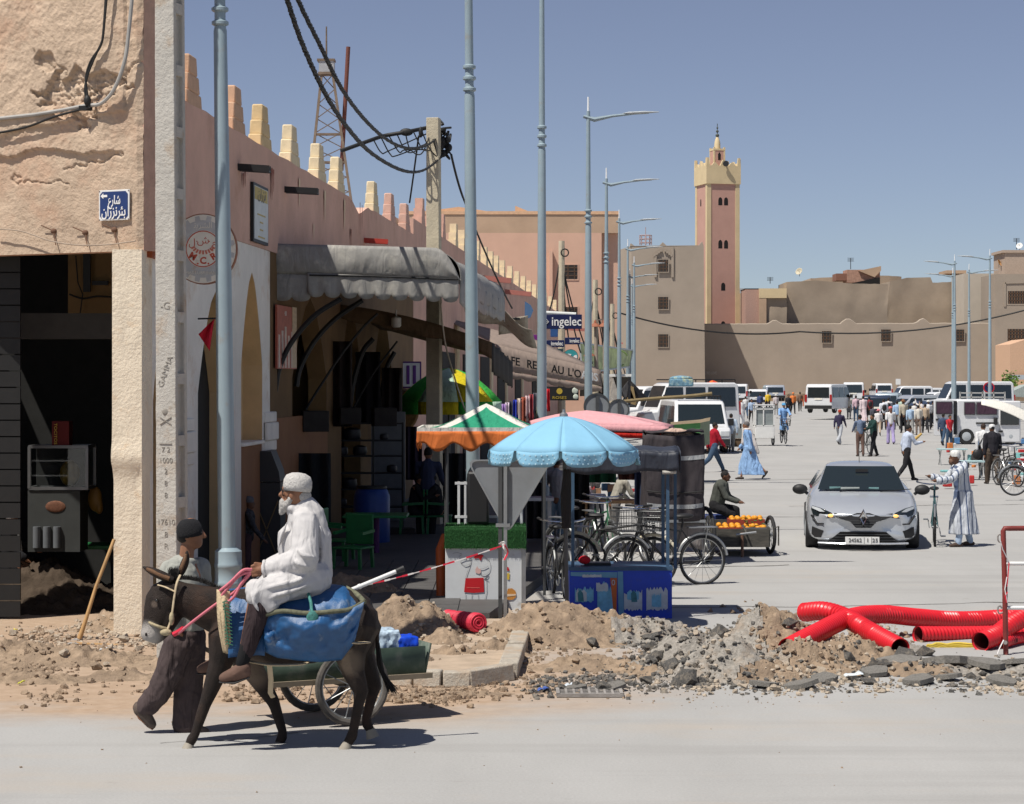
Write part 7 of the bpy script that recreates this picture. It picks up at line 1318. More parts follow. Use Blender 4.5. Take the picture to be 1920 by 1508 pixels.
wsn=thing('white_square_sign','small white square sign on a pole behind the parked cars','road sign',W(1684,760,18));k=MB();k.box(W(1684,716,18),(.5,.05,.6));k.build('sign_plate',M_WHITE,wsn);k=MB();k.cyl(W(1684,762,18,.1),W(1684,712,18,.1),.05);k.build('post',M_TUBE,wsn)
k=MB();k.box(W(1706,738,17),(1.5,.8,.75));k.box(W(1706,732.5,17),(1.6,.9,.1));tag(k.build('green_bin',mat('bin_green',(.16,.30,.20)),None,loc=W(1706,738,17),bevel=.05),'pale green rubbish container before the mud wall','container')
for lb,px,py,s_,rz_,h_,cl in(('white van at the back right of the crowd, side on',1700,766,21,-86,2.0,M_VWH),('white car in the back row left of the lone panel van',1420,760,20,175,1.5,M_VWH),('white pickup like car tight behind the tourists',1760,776,24,-78,1.7,M_VWH),('dark blue hatchback beside the open van rear door',1742,800,32,-60,1.5,M_DBL),('white van nose showing between the stall roofs at the left',1212,800,36,-60,2.1,M_VWH)):van(lb,px,py,s_,R(rz_),h=h_,L=4.4,cat='van' if h_>1.9 else 'car',name='parked_van' if h_>1.9 else 'parked_car',col=cl,nose=1.0,hood=.95)
ou=thing('orange_umbrella','orange and red market umbrella beyond the white vans','umbrella',W(1338,HZ+CAMH*26,26));ap=W(1336,713,26)
for i in range(8):a0=i*.785;k=MB();k.grid(lambda u,v:ap+V((1.2*v*math.cos(a0+u*.785),1.2*v*math.sin(a0+u*.785),-.75*v**1.3)),5,4);k.build('umbrella_panel',cloth('umb_orange',(.65,.17,.04))if i%2 else cloth('umb_red',(.55,.05,.04)),ou,smooth=60,solid=.02)
k=MB();k.cyl(V((ap.x,ap.y,0)),ap,.04);k.build('umbrella_pole',M_TUBE,ou)
s=46.0;kc=thing('glazed_cart','tall white glazed vending cart on two wheels standing in the road','vending cart',W(1434,HZ+CAMH*s,s));c=V(kc.location)
k=MB();k.box(c+V((0,.4,.55)),(.78,.8,.5));k.build('cart_box',M_WHITE,kc,bevel=.02);k=MB()
for x in(-.37,-.05,.37):
    for y in(.02,.78):k.box(c+V((x,y,1.2)),(.045,.045,.9))
for z in(.82,1.5,1.66):
    for y in(.02,.78):k.box(c+V((0,y,z)),(.78,.045,.045))
k.box(c+V((0,.4,1.67)),(.8,.82,.03));k.build('glazing_frame',M_WHITE,kc);k=MB();k.box(c+V((0,.06,1.2)),(.7,.01,.75));k.build('glass_panes',mat('pale_glass',(.25,.28,.28),rough=.1,spec=.6),kc)
for x in(-.38,.38):spoked(kc,c+V((x,.4,.24)),(1,.1,0),.24,n=10)
s=50.0;gp_=thing('pane_cart','low handcart carrying glass panes pulled by the man in the pale shirt','handcart',W(1373,HZ+CAMH*s,s));c=V(gp_.location);k=MB();k.box(c+V((0,.3,.33)),(.75,.6,.3));k.build('cart_box',mat('brown_cart',(.14,.09,.05)),gp_);k=MB();k.box(c+V((0,-.02,.68)),(.72,.03,.36));k.build('glass_pane',mat('pale_glass',(.25,.28,.28)),gp_);
for x in(-.4,.4):spoked(gp_,c+V((x,.3,.2)),(1,.1,0),.2,n=8)
oc_=thing('orange_chair','orange plastic chair standing by the low stone wall','chair',W(1502,762,20));c=V(oc_.location);M_OCH=mat('orange_chair_plastic',(.65,.16,.04));k=MB();k.box(c+V((0,0,.45)),(.5,.5,.05));k.build('seat',M_OCH,oc_);k=MB();k.box(c+V((0,.22,.75)),(.5,.05,.5));k.build('backrest',M_OCH,oc_)
for x in(-.2,.2):
    for y in(-.2,.2):k=MB();k.box(c+V((x,y,.22)),(.06,.06,.44));k.build('leg',M_OCH,oc_)
rnd=random.Random(21)
for i in range(48):
    px,py=rnd.uniform(1770,1920),rnd.uniform(808,895);
    if 1832<px<1890 and py>820:px+=60
    sgd=SG(py+22);k=MB();c=W(px,py+18,sgd);a,b=rnd.uniform(.06,.24),rnd.uniform(.06,.3);k.box(c+V((0,0,b/2)),(a,.2,b),rnd.uniform(-.5,.5));cn,cc=rnd.choice([('red',(.45,.03,.03)),('white',(.6,.6,.6)),('blue',(.08,.2,.4)),('black',(.05,.05,.05)),('orange',(.6,.2,.05)),('teal',(.2,.45,.45))]);tag(k.build('goods_box',mat('stallgoods_'+cn,cc,var=.2),None,loc=c,bevel=.02),cn+' package laid out '+('left of' if px<1800 else 'below' if px<1850 else 'right of')+' the open van door, '+('nearer the camera' if py>850 else 'close to the van'),'package','goods beside the open van')
for px,py,lb in((1785,842,'small folding table with teal frame before the open van'),(1812,870,'second folding table with glassware nearer the camera than the open van')):
    sg_=SG(py+30);t=thing('folding_table',lb,'table',W(px,py+30,sg_));c=V(t.location);k=MB();k.box(c+V((0,0,.5)),(.9,.5,.04));k.build('tabletop',mat('pale_teal',(.40,.55,.56)),t)
    for x in(-.38,.38):k=MB();k.beam(c+V((x,-.2,0)),c+V((x,.2,.5)),.03);k.build('leg',M_TUBE,t);k=MB();k.beam(c+V((x,.2,0)),c+V((x,-.2,.5)),.03);k.build('leg',M_TUBE,t)
# ================================================================== BICYCLES
def bike(label,px,py,s,rz,basket=False,col=M_BLK,lean=0,mud=None):
    t=thing('bicycle',label,'bicycle',W(px,py,s),rz=rz+1e-5);t.rotation_euler.x=0;r=.33
    fw,rw,bb,st,hd,hb=V((.55,0,r)),V((-.52,0,r)),V((-.08,0,.28)),V((-.24,0,.82)),V((.36,0,.84)),V((.33,0,1.0))
    for c,n in((fw,'front_wheel'),(rw,'rear_wheel')):
        k=MB();k.torus(c,(0,1,0),r-.02,.02,30,7);w_=k.build(n,M_TYRE,t,world=False);k=MB()
        for i in range(16):a=i*.3927;k.cyl(c+V((0,.02*(-1)**i,0)),c+V((math.cos(a),0,math.sin(a)))*(r-.03),.0025,n=4)
        k.build('spokes',M_TUBE,w_,world=False,kind='stuff');k=MB();k.torus(c,(0,1,0),r-.04,.009,28,5);k.cyl(c-V((0,.05,0)),c+V((0,.05,0)),.02);k.build('rim',M_TUBE,w_,world=False)
        k=MB();k.torus(c,(0,1,0),r+.025,.022,16,6,30 if n[0]=='f' else 20,150 if n[0]=='f' else 170,.9);k.build('mudguard',mud or M_TUBE,t,world=False)
    k=MB()
    for a,b,w_ in((bb,st,.015),(bb,hd-V((0,0,.12)),.017),(st-V((0,0,.1)),hd-V((0,0,.03)),.014),(bb,rw+V((0,.05,0)),.009),(bb,rw-V((0,.05,0)),.009),(st-V((0,0,.1)),rw+V((0,.05,0)),.008),(st-V((0,0,.1)),rw-V((0,.05,0)),.008),(hd,fw+V((0,.05,0)),.010),(hd,fw-V((0,.05,0)),.010),(hd,hb,.014)):k.cyl(a,b,w_,n=8)
    k.build('bike_frame',col,t,world=False);k=MB();k.tube(spline([hb+V((-.22,.28,.05)),hb+V((-.05,.26,.04)),hb+V((.06,.1,.02)),hb+V((.06,-.1,.02)),hb+V((-.05,-.26,.04)),hb+V((-.22,-.28,.05))]),.012);k.build('handlebar',M_CHR,t,world=False)
    for y in(-.28,.28):k=MB();k.cyl(hb+V((-.25,y,.05)),hb+V((-.12,y*.98,.045)),.018);k.build('grip',M_PLA,t,world=False)
    k=MB();k.ell(st+V((-.02,0,.1)),(.14,.08,.035));k.cyl(st,st+V((0,0,.1)),.014);k.build('saddle',M_PLA,t,world=False);k=MB();k.torus(bb,(0,1,0),.09,.008,18,5);k.beam(bb+V((0,.08,0)),bb+V((.12,.1,-.12)),.015);k.beam(bb+V((0,-.08,0)),bb+V((-.12,-.1,.12)),.015);k.box(bb+V((.12,.14,-.13)),(.09,.08,.02));k.box(bb+V((-.12,-.14,.13)),(.09,.08,.02));k.build('pedals',M_TUBE,t,world=False)
    k=MB();k.box(rw+V((.02,0,r+.11)),(.38,.14,.015));k.beam(rw,rw+V((-.05,.06,r+.1)),.01);k.build('luggage_rack',M_TUBE,t,world=False)
    if basket:
        k=MB();c=hb+V((.22,0,-.12))
        for z in(-.14,-.05,.04,.12):e=.13+.02*(z+.14)*4;k.tube([c+V((x*e,y*e*1.3,z))for x,y in((-1,-1),(1,-1),(1,1),(-1,1),(-1,-1))],.006,n=4)
        for i in range(9):
            f=-1+i*.25
            for q in((1,f*1.3),(-1,f*1.3),(f,1.3),(f,-1.3)):k.cyl(c+V((q[0]*.13,q[1]*.13,-.14)),c+V((q[0]*.15,q[1]*.15,.12)),.004,n=4)
        k.box(c+V((0,0,-.14)),(.26,.33,.01));k.build('wire_basket',M_DTUBE,t,world=False)
    return t
bike('black bicycle seen end on just left of the blue cart',1048,1128,150,R(-80));bike('bicycle with dark wire basket and pale front mudguard between the cart posts',1150,1098,142,R(-20),True,mud=mat('cream_guard',(.6,.55,.42)));bike('bicycle leaning behind the right posts of the blue cart, rear wheel showing',1248,1100,143,R(198),True)
bike('black bicycle behind the umbrella pole in the parked cluster',1095,1075,132,R(-50));bike('dark green bicycle in the middle of the parked cluster',1125,1060,128,R(-75),col=mat('bike_green',(.03,.12,.06)))
bike('teal bicycle wheeled by the man in the striped robe',1752,1022,114,R(-100),col=mat('bike_teal',(.04,.10,.11)));bike('bicycle pushed by the man in blue shirt far back',1622,850,52,R(100),True);bike('bicycle ridden by the man in blue towards the camera',1469,832,46,R(-88),True)
bike('first bicycle standing right of the man in the black jacket',1877,905,70,R(-70));bike('second bicycle standing right of the man in the black jacket, nearer the edge',1890,912,74,R(-75));bike('bicycle wheel and frame cut by the right picture edge',1945,930,84,R(0))
# ================================================================== PEOPLE
M_SK=mat('brown_skin',(.24,.115,.065),rough=.55,var=.1,scale=18,spec=.3);M_SKD=mat('dark_brown_skin',(.13,.062,.036),rough=.55,var=.1,scale=18,spec=.3);M_HAIR=mat('black_hair',(.015,.013,.012),rough=.7,bump=.6,bscale=120);M_GHAIR=mat('grey_beard',(.52,.50,.47),rough=.9,var=.2,scale=50,bump=1,bscale=120);M_SHOE=mat('dark_shoe',(.045,.035,.03),rough=.6)
def person(label,px,py,hpx,face,outfit,legs=(12,8,-12,22),arms=((10,6,20),(-10,6,15)),lean=3,skin=M_SK,group=None,seat=None,nod=0,vox=None,s=None):
    """face: heading in degrees, 0 = right of the picture, 90 = away from the camera. legs: thigh, knee (left, right). arms: forward, outward, elbow."""
    s=s or SG(py);h=hpx/s;b=W(px,py,s);t=thing('person',label,'person',b,rz=1e-9,group=group);a=R(face);F=V((math.cos(a),math.sin(a),0));Lf=V((-F.y,F.x,0));U=V((0,0,1))
    vx=vox or max(.011,min(.03,.9/s));L3=lambda l,f,u:Lf*l+F*f+U*u
    hipz=.525*h;th,sh=.245*h,.245*h;ank={};kne={};hips={}
    for sd,(ta,ka)in((1,legs[:2]),(-1,legs[2:])):
        hp=L3(sd*.052*h,0,0);k_=hp+L3(sd*.006*h,th*math.sin(R(ta)),-th*math.cos(R(ta)));an=k_+L3(0,sh*math.sin(R(ta-ka)),-sh*math.cos(R(ta-ka)));hips[sd],kne[sd],ank[sd]=hp,k_,an
    low=min(ank[1].z,ank[-1].z);hipz=-low+.045*h
    if seat is not None:hipz=seat
    O=U*hipz;le=R(lean);sp=lambda q,f=0:O+L3(0,math.sin(le)*q*h+f*h,math.cos(le)*q*h)
    chest,neck,hd=sp(.26),sp(.325),sp(.405)+F*(.012*h+nod*h)
    body=MB();arm_pts={}
    for sd,(fa,oa,ea)in((1,arms[0]),(-1,arms[1])):
        shd=sp(.29)+Lf*(sd*.108*h);e=shd+L3(sd*math.sin(R(oa))*.17*h,.17*h*math.sin(R(fa)),-.17*h*math.cos(R(fa))*math.cos(R(oa)));w=e+L3(-sd*.02*h*(ea>40),.145*h*math.sin(R(fa+ea)),-.145*h*math.cos(R(fa+ea)));arm_pts[sd]=(shd,e,w)
        body.cap(shd,e,.028*h,.023*h);body.cap(e,w,.023*h,.016*h);d=(w-e).normalized();x_,y_,_=frame(d);hn=w+d*.035*h;body.cap(w,hn,.015*h,.02*h)
        for i in range(4):o=F*((i-1.5)*.0095*h)if abs(d.z)>.6 else Lf*((i-1.5)*.0095*h);f1=hn+o+d*.018*h;body.cap(hn+o,f1,.0065*h,.006*h,6);body.cap(f1,f1+d*(.022-.003*abs(i-1.2))*h+F*.006*h,.006*h,.005*h,6)
        body.cap(w+d*.012*h,w+d*.035*h+F*.022*h,.007*h,.006*h,6)
    body.cap(O,sp(.14),.075*h,.07*h);body.cap(sp(.14),chest,.072*h,.078*h);body.cap(sp(.28)+Lf*.07*h,sp(.28)-Lf*.07*h,.04*h,.04*h);body.cap(neck-U*.02*h,hd-U*.03*h,.03*h,.03*h)
    rot=Matrix((Lf,F,U)).transposed()
    body.ell(hd,(.043*h,.054*h,.062*h),14,10,rot);body.ell(hd+L3(0,.02*h,-.035*h),(.033*h,.036*h,.034*h),12,8,rot);body.cap(hd+L3(0,.05*h,.005*h),hd+L3(0,.062*h,-.012*h),.006*h,.010*h,6)
    for sd in(1,-1):body.ell(hd+L3(sd*.044*h,-.005*h,-.005*h),(.006*h,.012*h,.017*h),8,6,rot)
    for sd in(1,-1):body.cap(hips[sd]+O,kne[sd]+O,.045*h,.03*h);body.cap(kne[sd]+O,ank[sd]+O,.03*h,.018*h)
    body.build('body',skin,t,world=False,remesh=vx,sm=3)
    if s>60:
        k=MB()
        for sd in(1,-1):k.ell(hd+L3(sd*.018*h,.049*h,.008*h),(.007*h,.004*h,.004*h),8,6,rot)
        k.build('eyes',M_BLK,t,world=False)
    for sd,ta,ka in((1,*legs[:2]),(-1,*legs[2:])):
        pit=R(ta-ka)if ta-ka<-15 else 0;A=ank[sd]+O;k=MB();fd=L3(sd*.15,math.cos(pit),math.sin(pit));k.cap(A-fd*.025*h-U*.022*h*math.cos(pit),A+fd*.045*h-U*.022*h,.024*h,.025*h);k.cap(A+fd*.04*h-U*.026*h,A+fd*.095*h-U*.03*h,.024*h,.015*h);k.build('shoe',outfit.get('shoe',M_SHOE),t,world=False,remesh=min(vx,.014),sm=3)
    bl=outfit.get('bulk',1.0)
    def sleeves(g,l=1.0,r0=.038,r1=.026):
        for sd in(1,-1):
            S,e,w=arm_pts[sd];g.cap(S,e,r0*h*bl,.034*h*bl)
            if l>.5:g.cap(e,e.lerp(w,l),.033*h*bl,r1*h*bl)
    if 'legs' in outfit:
        g=MB()
        if 'robe' not in outfit:g.cap(O+U*.03*h+Lf*.03*h,O+U*.03*h-Lf*.03*h,.072*h*bl,.072*h*bl)
        for sd in(1,-1):g.cap((hips[sd]if 'robe' not in outfit else kne[sd])+O,kne[sd]+O,(.06 if 'robe' not in outfit else.03)*h*bl,(.044 if 'robe' not in outfit else.03)*h*bl);g.cap(kne[sd]+O,ank[sd].lerp(kne[sd],.02)+O,.044*h*bl,outfit.get('cuff',.034)*h*bl)
        g.build('trousers',outfit['legs'],t,world=False,remesh=vx,sm=5,disp=(.007*h,.08*h)if s>60 else None)
    if 'top' in outfit:
        g=MB();g.cap(sp(.02),sp(.16),.082*h*bl,.082*h*bl);g.cap(sp(.16),chest,.084*h*bl,.088*h*bl);g.cap(sp(.285)+Lf*.085*h,sp(.285)-Lf*.085*h,.042*h*bl,.042*h*bl);g.cap(sp(.30),sp(.325),.055*h,.04*h);sleeves(g,outfit.get('sleeve',.95));g.build('shirt',outfit['top'],t,world=False,remesh=vx,sm=5,disp=(.007*h,.08*h)if s>60 else None)
    if 'robe' in outfit:
        g=MB();hem=outfit.get('hem',.08)*h;zs=[hem+(hipz+.05*h-hem)*i/12 for i in range(13)];rings=[]
        fr_=[ank[1],ank[-1],kne[1],kne[-1]]
        for z in zs:
            f=max(0,(hipz-z)/(hipz-hem));lo=min(kne[1].dot(F),kne[-1].dot(F),0)*min(1,f*1.6)+min(0,min(ank[1].dot(F),ank[-1].dot(F)))*max(0,f-.5)*.6;hi=max(kne[1].dot(F),kne[-1].dot(F),0)*min(1,f*1.6)+max(0,ank[1].dot(F)*0,ank[-1].dot(F)*0);rx,rl=(hi-lo)/2+.10*h,.105*h+.02*h*f;c=U*z+F*((hi+lo)/2)
            rings.append([c+Lf*(math.cos(q)*rl*(1+f*.11*math.sin(q*7+px)))+F*(math.sin(q)*rx*(1+f*.11*math.sin(q*7+px)))for q in[2*math.pi*i/40 for i in range(40)]])
        g.loft(rings);g.cap(O+U*.02*h,sp(.16),.092*h,.086*h);g.cap(sp(.16),chest,.088*h,.09*h);g.cap(sp(.285)+Lf*.085*h,sp(.285)-Lf*.085*h,.045*h,.045*h);g.cap(sp(.295),sp(.325),.06*h,.045*h);sleeves(g,.92,.048,.042)
        if outfit.get('hood'):g.ell(sp(.30,-.06),(.05*h,.035*h,.07*h),12,8,rot)
        g.build('robe',outfit['robe'],t,world=False,remesh=vx,sm=5,disp=(.007*h,.09*h)if s>60 else None)
    if 'hair' in outfit:
        g=MB();g.ell(hd+L3(0,-.008*h,.016*h),(.047*h,.054*h,.054*h),14,8,rot)
        if outfit.get('long'):g.cap(hd+L3(0,-.035*h,0),neck+L3(0,-.05*h,-.05*h),.04*h,.03*h)
        g.build('hair',outfit['hair'],t,world=False,smooth=180)
    if 'hat' in outfit:
        g=MB();g.lathe(hd+U*.02*h-F*.004*h,[(.052*h,-.012*h),(.054*h,.012*h),(.050*h,.035*h),(.034*h,.052*h),(.004*h,.058*h)],18)
        if outfit.get('brim'):g.ell(hd+L3(0,.05*h,.018*h),(.04*h,.045*h,.006*h),12,6,rot)
        if outfit.get('widebrim'):g.ell(hd+U*.015*h,(.1*h,.1*h,.008*h),16,6)
        if outfit.get('turban'):g.torus(hd+U*.025*h,L3(0,.2,1),.044*h,.02*h,20,8)
        g.build('hat',outfit['hat'],t,world=False,smooth=60)
    if 'scarf' in outfit:g=MB();g.torus(neck+U*.01*h,U,.045*h,.026*h,18,8);g.cap(neck+F*.06*h,sp(.1,.10),.028*h,.035*h);g.cap(neck-F*.05*h,sp(.06,-.11),.03*h,.04*h);g.cap(sp(.06,-.11),sp(-.06,-.14)-Lf*.02*h,.035*h,.03*h);g.build('scarf',outfit['scarf'],t,world=False,remesh=vx,sm=4)
    if 'beard' in outfit:g=MB();g.ell(hd+L3(0,.04*h,-.045*h),(.034*h,.028*h,.036*h),12,8,rot);g.build('beard',outfit['beard'],t,world=False)
    if 'pack' in outfit:g=MB();g.ell(sp(.18,-.12),(.075*h,.05*h,.11*h),12,8,rot);g.build('backpack',outfit['pack'],t,world=False)
    return t,b,arm_pts,hd,L3,h
C_=lambda n,c,**k:cloth(n,c,**k)
WH,LB,DK,JN,GY=C_('white_shirt',(.62,.62,.62)),C_('light_blue_shirt',(.42,.50,.60)),C_('black_trousers',(.022,.022,.025)),C_('blue_jeans',(.05,.085,.14)),C_('grey_trousers',(.25,.25,.24))
walkA,walkB,stand=(24,6,-22,30),(-20,28,22,5),(3,3,-4,5)
WA=((-22,6,15),(22,6,18))
person('man in a red puffer jacket and jeans striding right past the vans',1338,885,98,20,dict(top=C_('red_puffer',(.36,.015,.03),folds=1.2,fscale=7),legs=JN,hair=M_HAIR,bulk=1.12),(30,4,-28,22),WA)
person('man seen from behind in a pale blue shirt pulling the glass pane cart',1371,848,74,90,dict(top=LB,legs=GY,hair=M_HAIR,bulk=1.1),walkB,((-15,12,5),(-10,14,8)))
person('man in a long light blue robe with a pale scarf crossing the road',1405,899,110,160,dict(robe=C_('blue_robe',(.26,.42,.68),folds=1.2),scarf=C_('cream_scarf',(.60,.55,.52)),hair=mat('grey_hair',(.12,.11,.11))),(18,6,-22,26),WA,lean=6)
person('cyclist in blue robe and blue turban riding towards the camera',1469,826,66,-88,dict(robe=C_('blue_robe2',(.20,.36,.62)),hem=.3,hat=C_('blue_turban',(.10,.32,.55)),turban=1,legs=DK),(62,80,50,50),((50,14,20),(50,14,20)),lean=8,seat=.85,s=46)
person('woman with red head cloth, dark top and wide grey trousers walking away',1574,834,67,60,dict(top=C_('dark_purple_top',(.04,.035,.07)),legs=C_('pale_grey_trousers',(.40,.42,.45)),hat=C_('red_cap',(.40,.05,.03)),cuff=.05),walkA,WA)
person('man in a blue grey shirt standing with his bicycle, seen from behind',1613,856,78,95,dict(top=C_('slate_shirt',(.13,.17,.25)),legs=C_('brown_trousers',(.14,.09,.075)),hair=M_HAIR),stand,((30,8,30),(40,10,40)))
person('man in dark green jacket and black trousers talking beside the bicycle',1638,856,80,200,dict(top=C_('dark_green_jacket',(.02,.05,.045)),legs=DK,hair=M_HAIR,bulk=1.05),(14,4,-10,10),((40,8,40),(20,6,50)))
person('woman in white top, pink cap and lilac trousers walking away',1670,833,70,92,dict(top=WH,sleeve=.2,legs=C_('lilac_trousers',(.38,.32,.55)),hat=C_('pink_cap',(.62,.16,.17)),brim=1,hair=mat('brown_hair',(.12,.05,.03)),long=1,cuff=.05),(8,4,-8,12),WA)
person('slim man in a pale blue shirt and black trousers carrying bread',1699,901,108,20,dict(top=C_('pale_blue_shirt',(.48,.54,.66)),legs=DK,hair=M_HAIR),(26,10,-14,24),((-12,6,30),(30,6,70)),lean=6)
k=MB();k.cap(W(1713,826,69,-.2),W(1727,814,69,-.2),.05,.03);tag(k.build('bread_loaf',mat('bread_crust',(.50,.33,.10)),None,loc=W(1720,820,69)),'golden bread held by the man in the pale blue shirt','bread')
CR=[(1605,790,48,'tourist in pink shirt and jeans, leftmost of the far crowd',(.55,.40,.45),JN,90),(1619,794,53,'far pedestrian in a long pale pink robe',(.58,.48,.50),None,100),(1657,806,58,'tourist in white shirt with a black backpack',(.60,.62,.66),DK,90),(1647,818,52,'tourist with pink hat and pale shorts behind the lilac trousers',(.62,.6,.6),C_('beige_shorts',(.42,.33,.25)),80),(1694,812,62,'tourist in beige vest and brown hat seen from behind',(.42,.38,.30),DK,95),(1707,815,56,'tourist in light blue shirt beside the beige vest',(.36,.48,.62),GY,85),(1722,816,56,'elderly tourist in cream shirt right of the light blue shirt',(.55,.52,.46),C_('taupe_trousers',(.22,.17,.14)),90),(1728,800,50,'tourist with raised arm in a pale jacket',(.60,.56,.54),GY,100),(1741,806,55,'tourist in white shirt and white hat at the right of the crowd',(.64,.64,.64),DK,90),(1637,800,40,'dark haired pedestrian between the parked cars',(.08,.08,.1),DK,90),
      (1478,782,42,'far pedestrian in black near the silver car',(.03,.03,.035),DK,-90),(1487,776,41,'far pedestrian in an orange head scarf by the orange chair',(.65,.20,.06),DK,-90),(1390,800,52,'man in a long white robe near the white vans',(.66,.66,.66),None,-80),(1409,793,46,'man in pale blue behind the glazed cart',(.35,.45,.60),DK,-90),(1361,805,52,'man in patterned grey shirt close to the minibus',(.40,.35,.34),DK,-80),(1383,790,45,'dark dressed person behind the white robed man',(.04,.04,.05),DK,-90),(1356,792,46,'person in bright blue jacket beside the minibus',(.03,.08,.42),DK,90),(1440,772,38,'person in yellow jacket beyond the glazed cart',(.60,.40,.04),DK,90),(1455,778,38,'person in white hat right of the yellow jacket',(.5,.45,.45),GY,90),
      (1233,800,40,'person in orange shirt between the vans at the left',(.60,.17,.05),DK,-60)]
CR+=[(px,py,hp,'far pedestrian in '+w_+' '+wh,c,lg,fa)for px,py,hp,w_,wh,c,lg,fa in((1592,786,44,'cream','at the left end of the crowd',(.5,.47,.4),GY,70),(1630,792,50,'maroon','between the pink robe and the backpack',(.2,.04,.05),DK,95),(1666,798,52,'white','right beside the backpack wearer',(.6,.6,.6),JN,80),(1682,806,56,'sky blue','behind the lilac trousers',(.3,.42,.58),GY,85),(1715,806,52,'white shirt and straw hat','behind the light blue shirt',(.6,.58,.55),GY,92),(1735,812,56,'tan','in front of the raised arm',(.42,.33,.24),DK,88),(1750,802,50,'black','at the right end of the crowd',(.03,.03,.035),DK,100),(1690,792,46,'pale green','deep inside the crowd',(.4,.5,.42),DK,90),(1588,800,0,'','',(0,0,0),DK,0),(1376,812,54,'dark grey','behind the pane cart',(.1,.1,.11),DK,-80),(1398,786,44,'white','near the orange umbrella',(.6,.6,.6),JN,90),(1425,778,40,'dark blue','beyond the glazed cart',(.05,.07,.15),DK,80),(1500,772,38,'brown','beside the orange chair',(.16,.1,.07),DK,80),(1780,842,64,'red shirt','among the goods by the open van',(.45,.03,.04),JN,-60),(1768,836,62,'dark blue','at the rear door of the open van',(.05,.07,.12),JN,60))if hp]
for i,(px,py,hp,lb,c,lg,fa)in enumerate(CR):
    of={('robe' if lg is None else 'top'):C_('crowd_cloth_%d'%i,c),'hair':M_HAIR}
    if lg:of['legs']=lg
    if 'backpack' in lb:of['pack']=M_BLK
    if 'hat' in lb:of['hat']=C_('hat_%d'%i,(.62,.2,.22)if 'pink' in lb else(.25,.12,.06)if 'brown' in lb else(.65,.65,.62));of['widebrim']=1
    if 'head scarf' in lb:of['hat']=of['top']
    person(lb,px,py,hp,fa,of,walkA if i%2 else stand,((120,20,40),(10,6,20))if 'raised' in lb else WA)
person('man in black jacket, brown trousers and white cap walking away at the right',1861,908,112,97,dict(top=C_('black_jacket',(.025,.024,.03)),legs=C_('dark_brown_trousers',(.085,.065,.05)),hat=WH,brim=0,bulk=1.22,hair=M_HAIR),(14,4,-12,14),((-8,10,10),(8,12,12)))
person('man in white shirt with a black shoulder bag beside the black jacket man',1844,896,102,85,dict(top=WH,legs=DK,hair=mat('dark_brown_hair',(.04,.025,.02))),(-8,12,12,4),WA);k=MB();k.ell(W(1832,852,68,-.2),(.13,.09,.15));k.tube(sag(W(1832,842,68,-.22),W(1846,815,68,-.22),0,4),.015);tag(k.build('shoulder_bag',M_PLA,None,loc=W(1832,852,68)),'black shoulder bag hanging from the man in the white shirt','bag')
M_STR=cloth('striped_robe',(.56,.59,.63),folds=.9,fscale=6);nt_=M_STR.node_tree;bs=nt_.nodes['Principled BSDF'];old=bs.inputs['Base Color'].links[0].from_socket
tc=nd(nt_,'ShaderNodeTexCoord');wv=nd(nt_,'ShaderNodeTexWave',Scale=3.4,Distortion=.6,Detail=2);wv.bands_direction='DIAGONAL';mp=nd(nt_,'ShaderNodeMapping');mp.inputs['Scale'].default_value=(1.8,1.0,.04);nt_.links.new(tc.outputs['Object'],mp.inputs[0]);nt_.links.new(mp.outputs[0],wv.inputs['Vector'])
mr=nd(nt_,'ShaderNodeMapRange');mr.inputs[1].default_value=.80;mr.inputs[2].default_value=.92;nt_.links.new(wv.outputs['Fac'],mr.inputs[0]);wv2=nd(nt_,'ShaderNodeTexWave',Scale=11,Distortion=.4);wv2.bands_direction='DIAGONAL';nt_.links.new(mp.outputs[0],wv2.inputs['Vector']);mr2=nd(nt_,'ShaderNodeMapRange');mr2.inputs[1].default_value=.7;mr2.inputs[2].default_value=.95;mr2.inputs[4].default_value=.35;nt_.links.new(wv2.outputs['Fac'],mr2.inputs[0]);mxx=nd(nt_,'ShaderNodeMath',operation='MAXIMUM');nt_.links.new(mr.outputs[0],mxx.inputs[0]);nt_.links.new(mr2.outputs[0],mxx.inputs[1]);mx=nd(nt_,'ShaderNodeMix',data_type='RGBA');nt_.links.new(mxx.outputs[0],mx.inputs[0]);nt_.links.new(old,mx.inputs[6]);mx.inputs[7].default_value=(.09,.12,.2,1);nt_.links.new(mx.outputs[2],bs.inputs['Base Color'])
person('old man in a long white and navy striped hooded robe holding the teal bicycle',1806,1025,180,186,dict(robe=M_STR,hood=1,hem=.13,legs=C_('pale_blue_trousers',(.36,.46,.60)),hat=C_('white_skullcap',(.62,.62,.60)),hair=M_GHAIR,beard=mat('stubble',(.16,.09,.06)),shoe=mat('brown_sandal',(.07,.045,.035))),(10,4,-8,6),((48,14,38),(40,14,62)),lean=8,skin=M_SKD,nod=.02)
person('man in grey coat sitting with folded arms beside the orange cart',1342,1008,150,-15,dict(top=C_('grey_green_coat',(.075,.08,.07)),legs=C_('black_sitting_trousers',(.02,.02,.022)),hair=M_HAIR,bulk=1.2),(82,75,70,70),((22,4,48),(26,4,44)),lean=16,skin=M_SKD,seat=.50,s=114)
k=MB();c=W(1345,975,113);k.box(V((c.x,c.y+.05,.23)),(.45,.4,.46));tag(k.build('blue_stool_box',mat('blue_crate',(.015,.03,.12),rough=.5),None,loc=V((c.x,c.y,0)),bevel=.02),'dark blue box used as a seat by the man in grey','box')
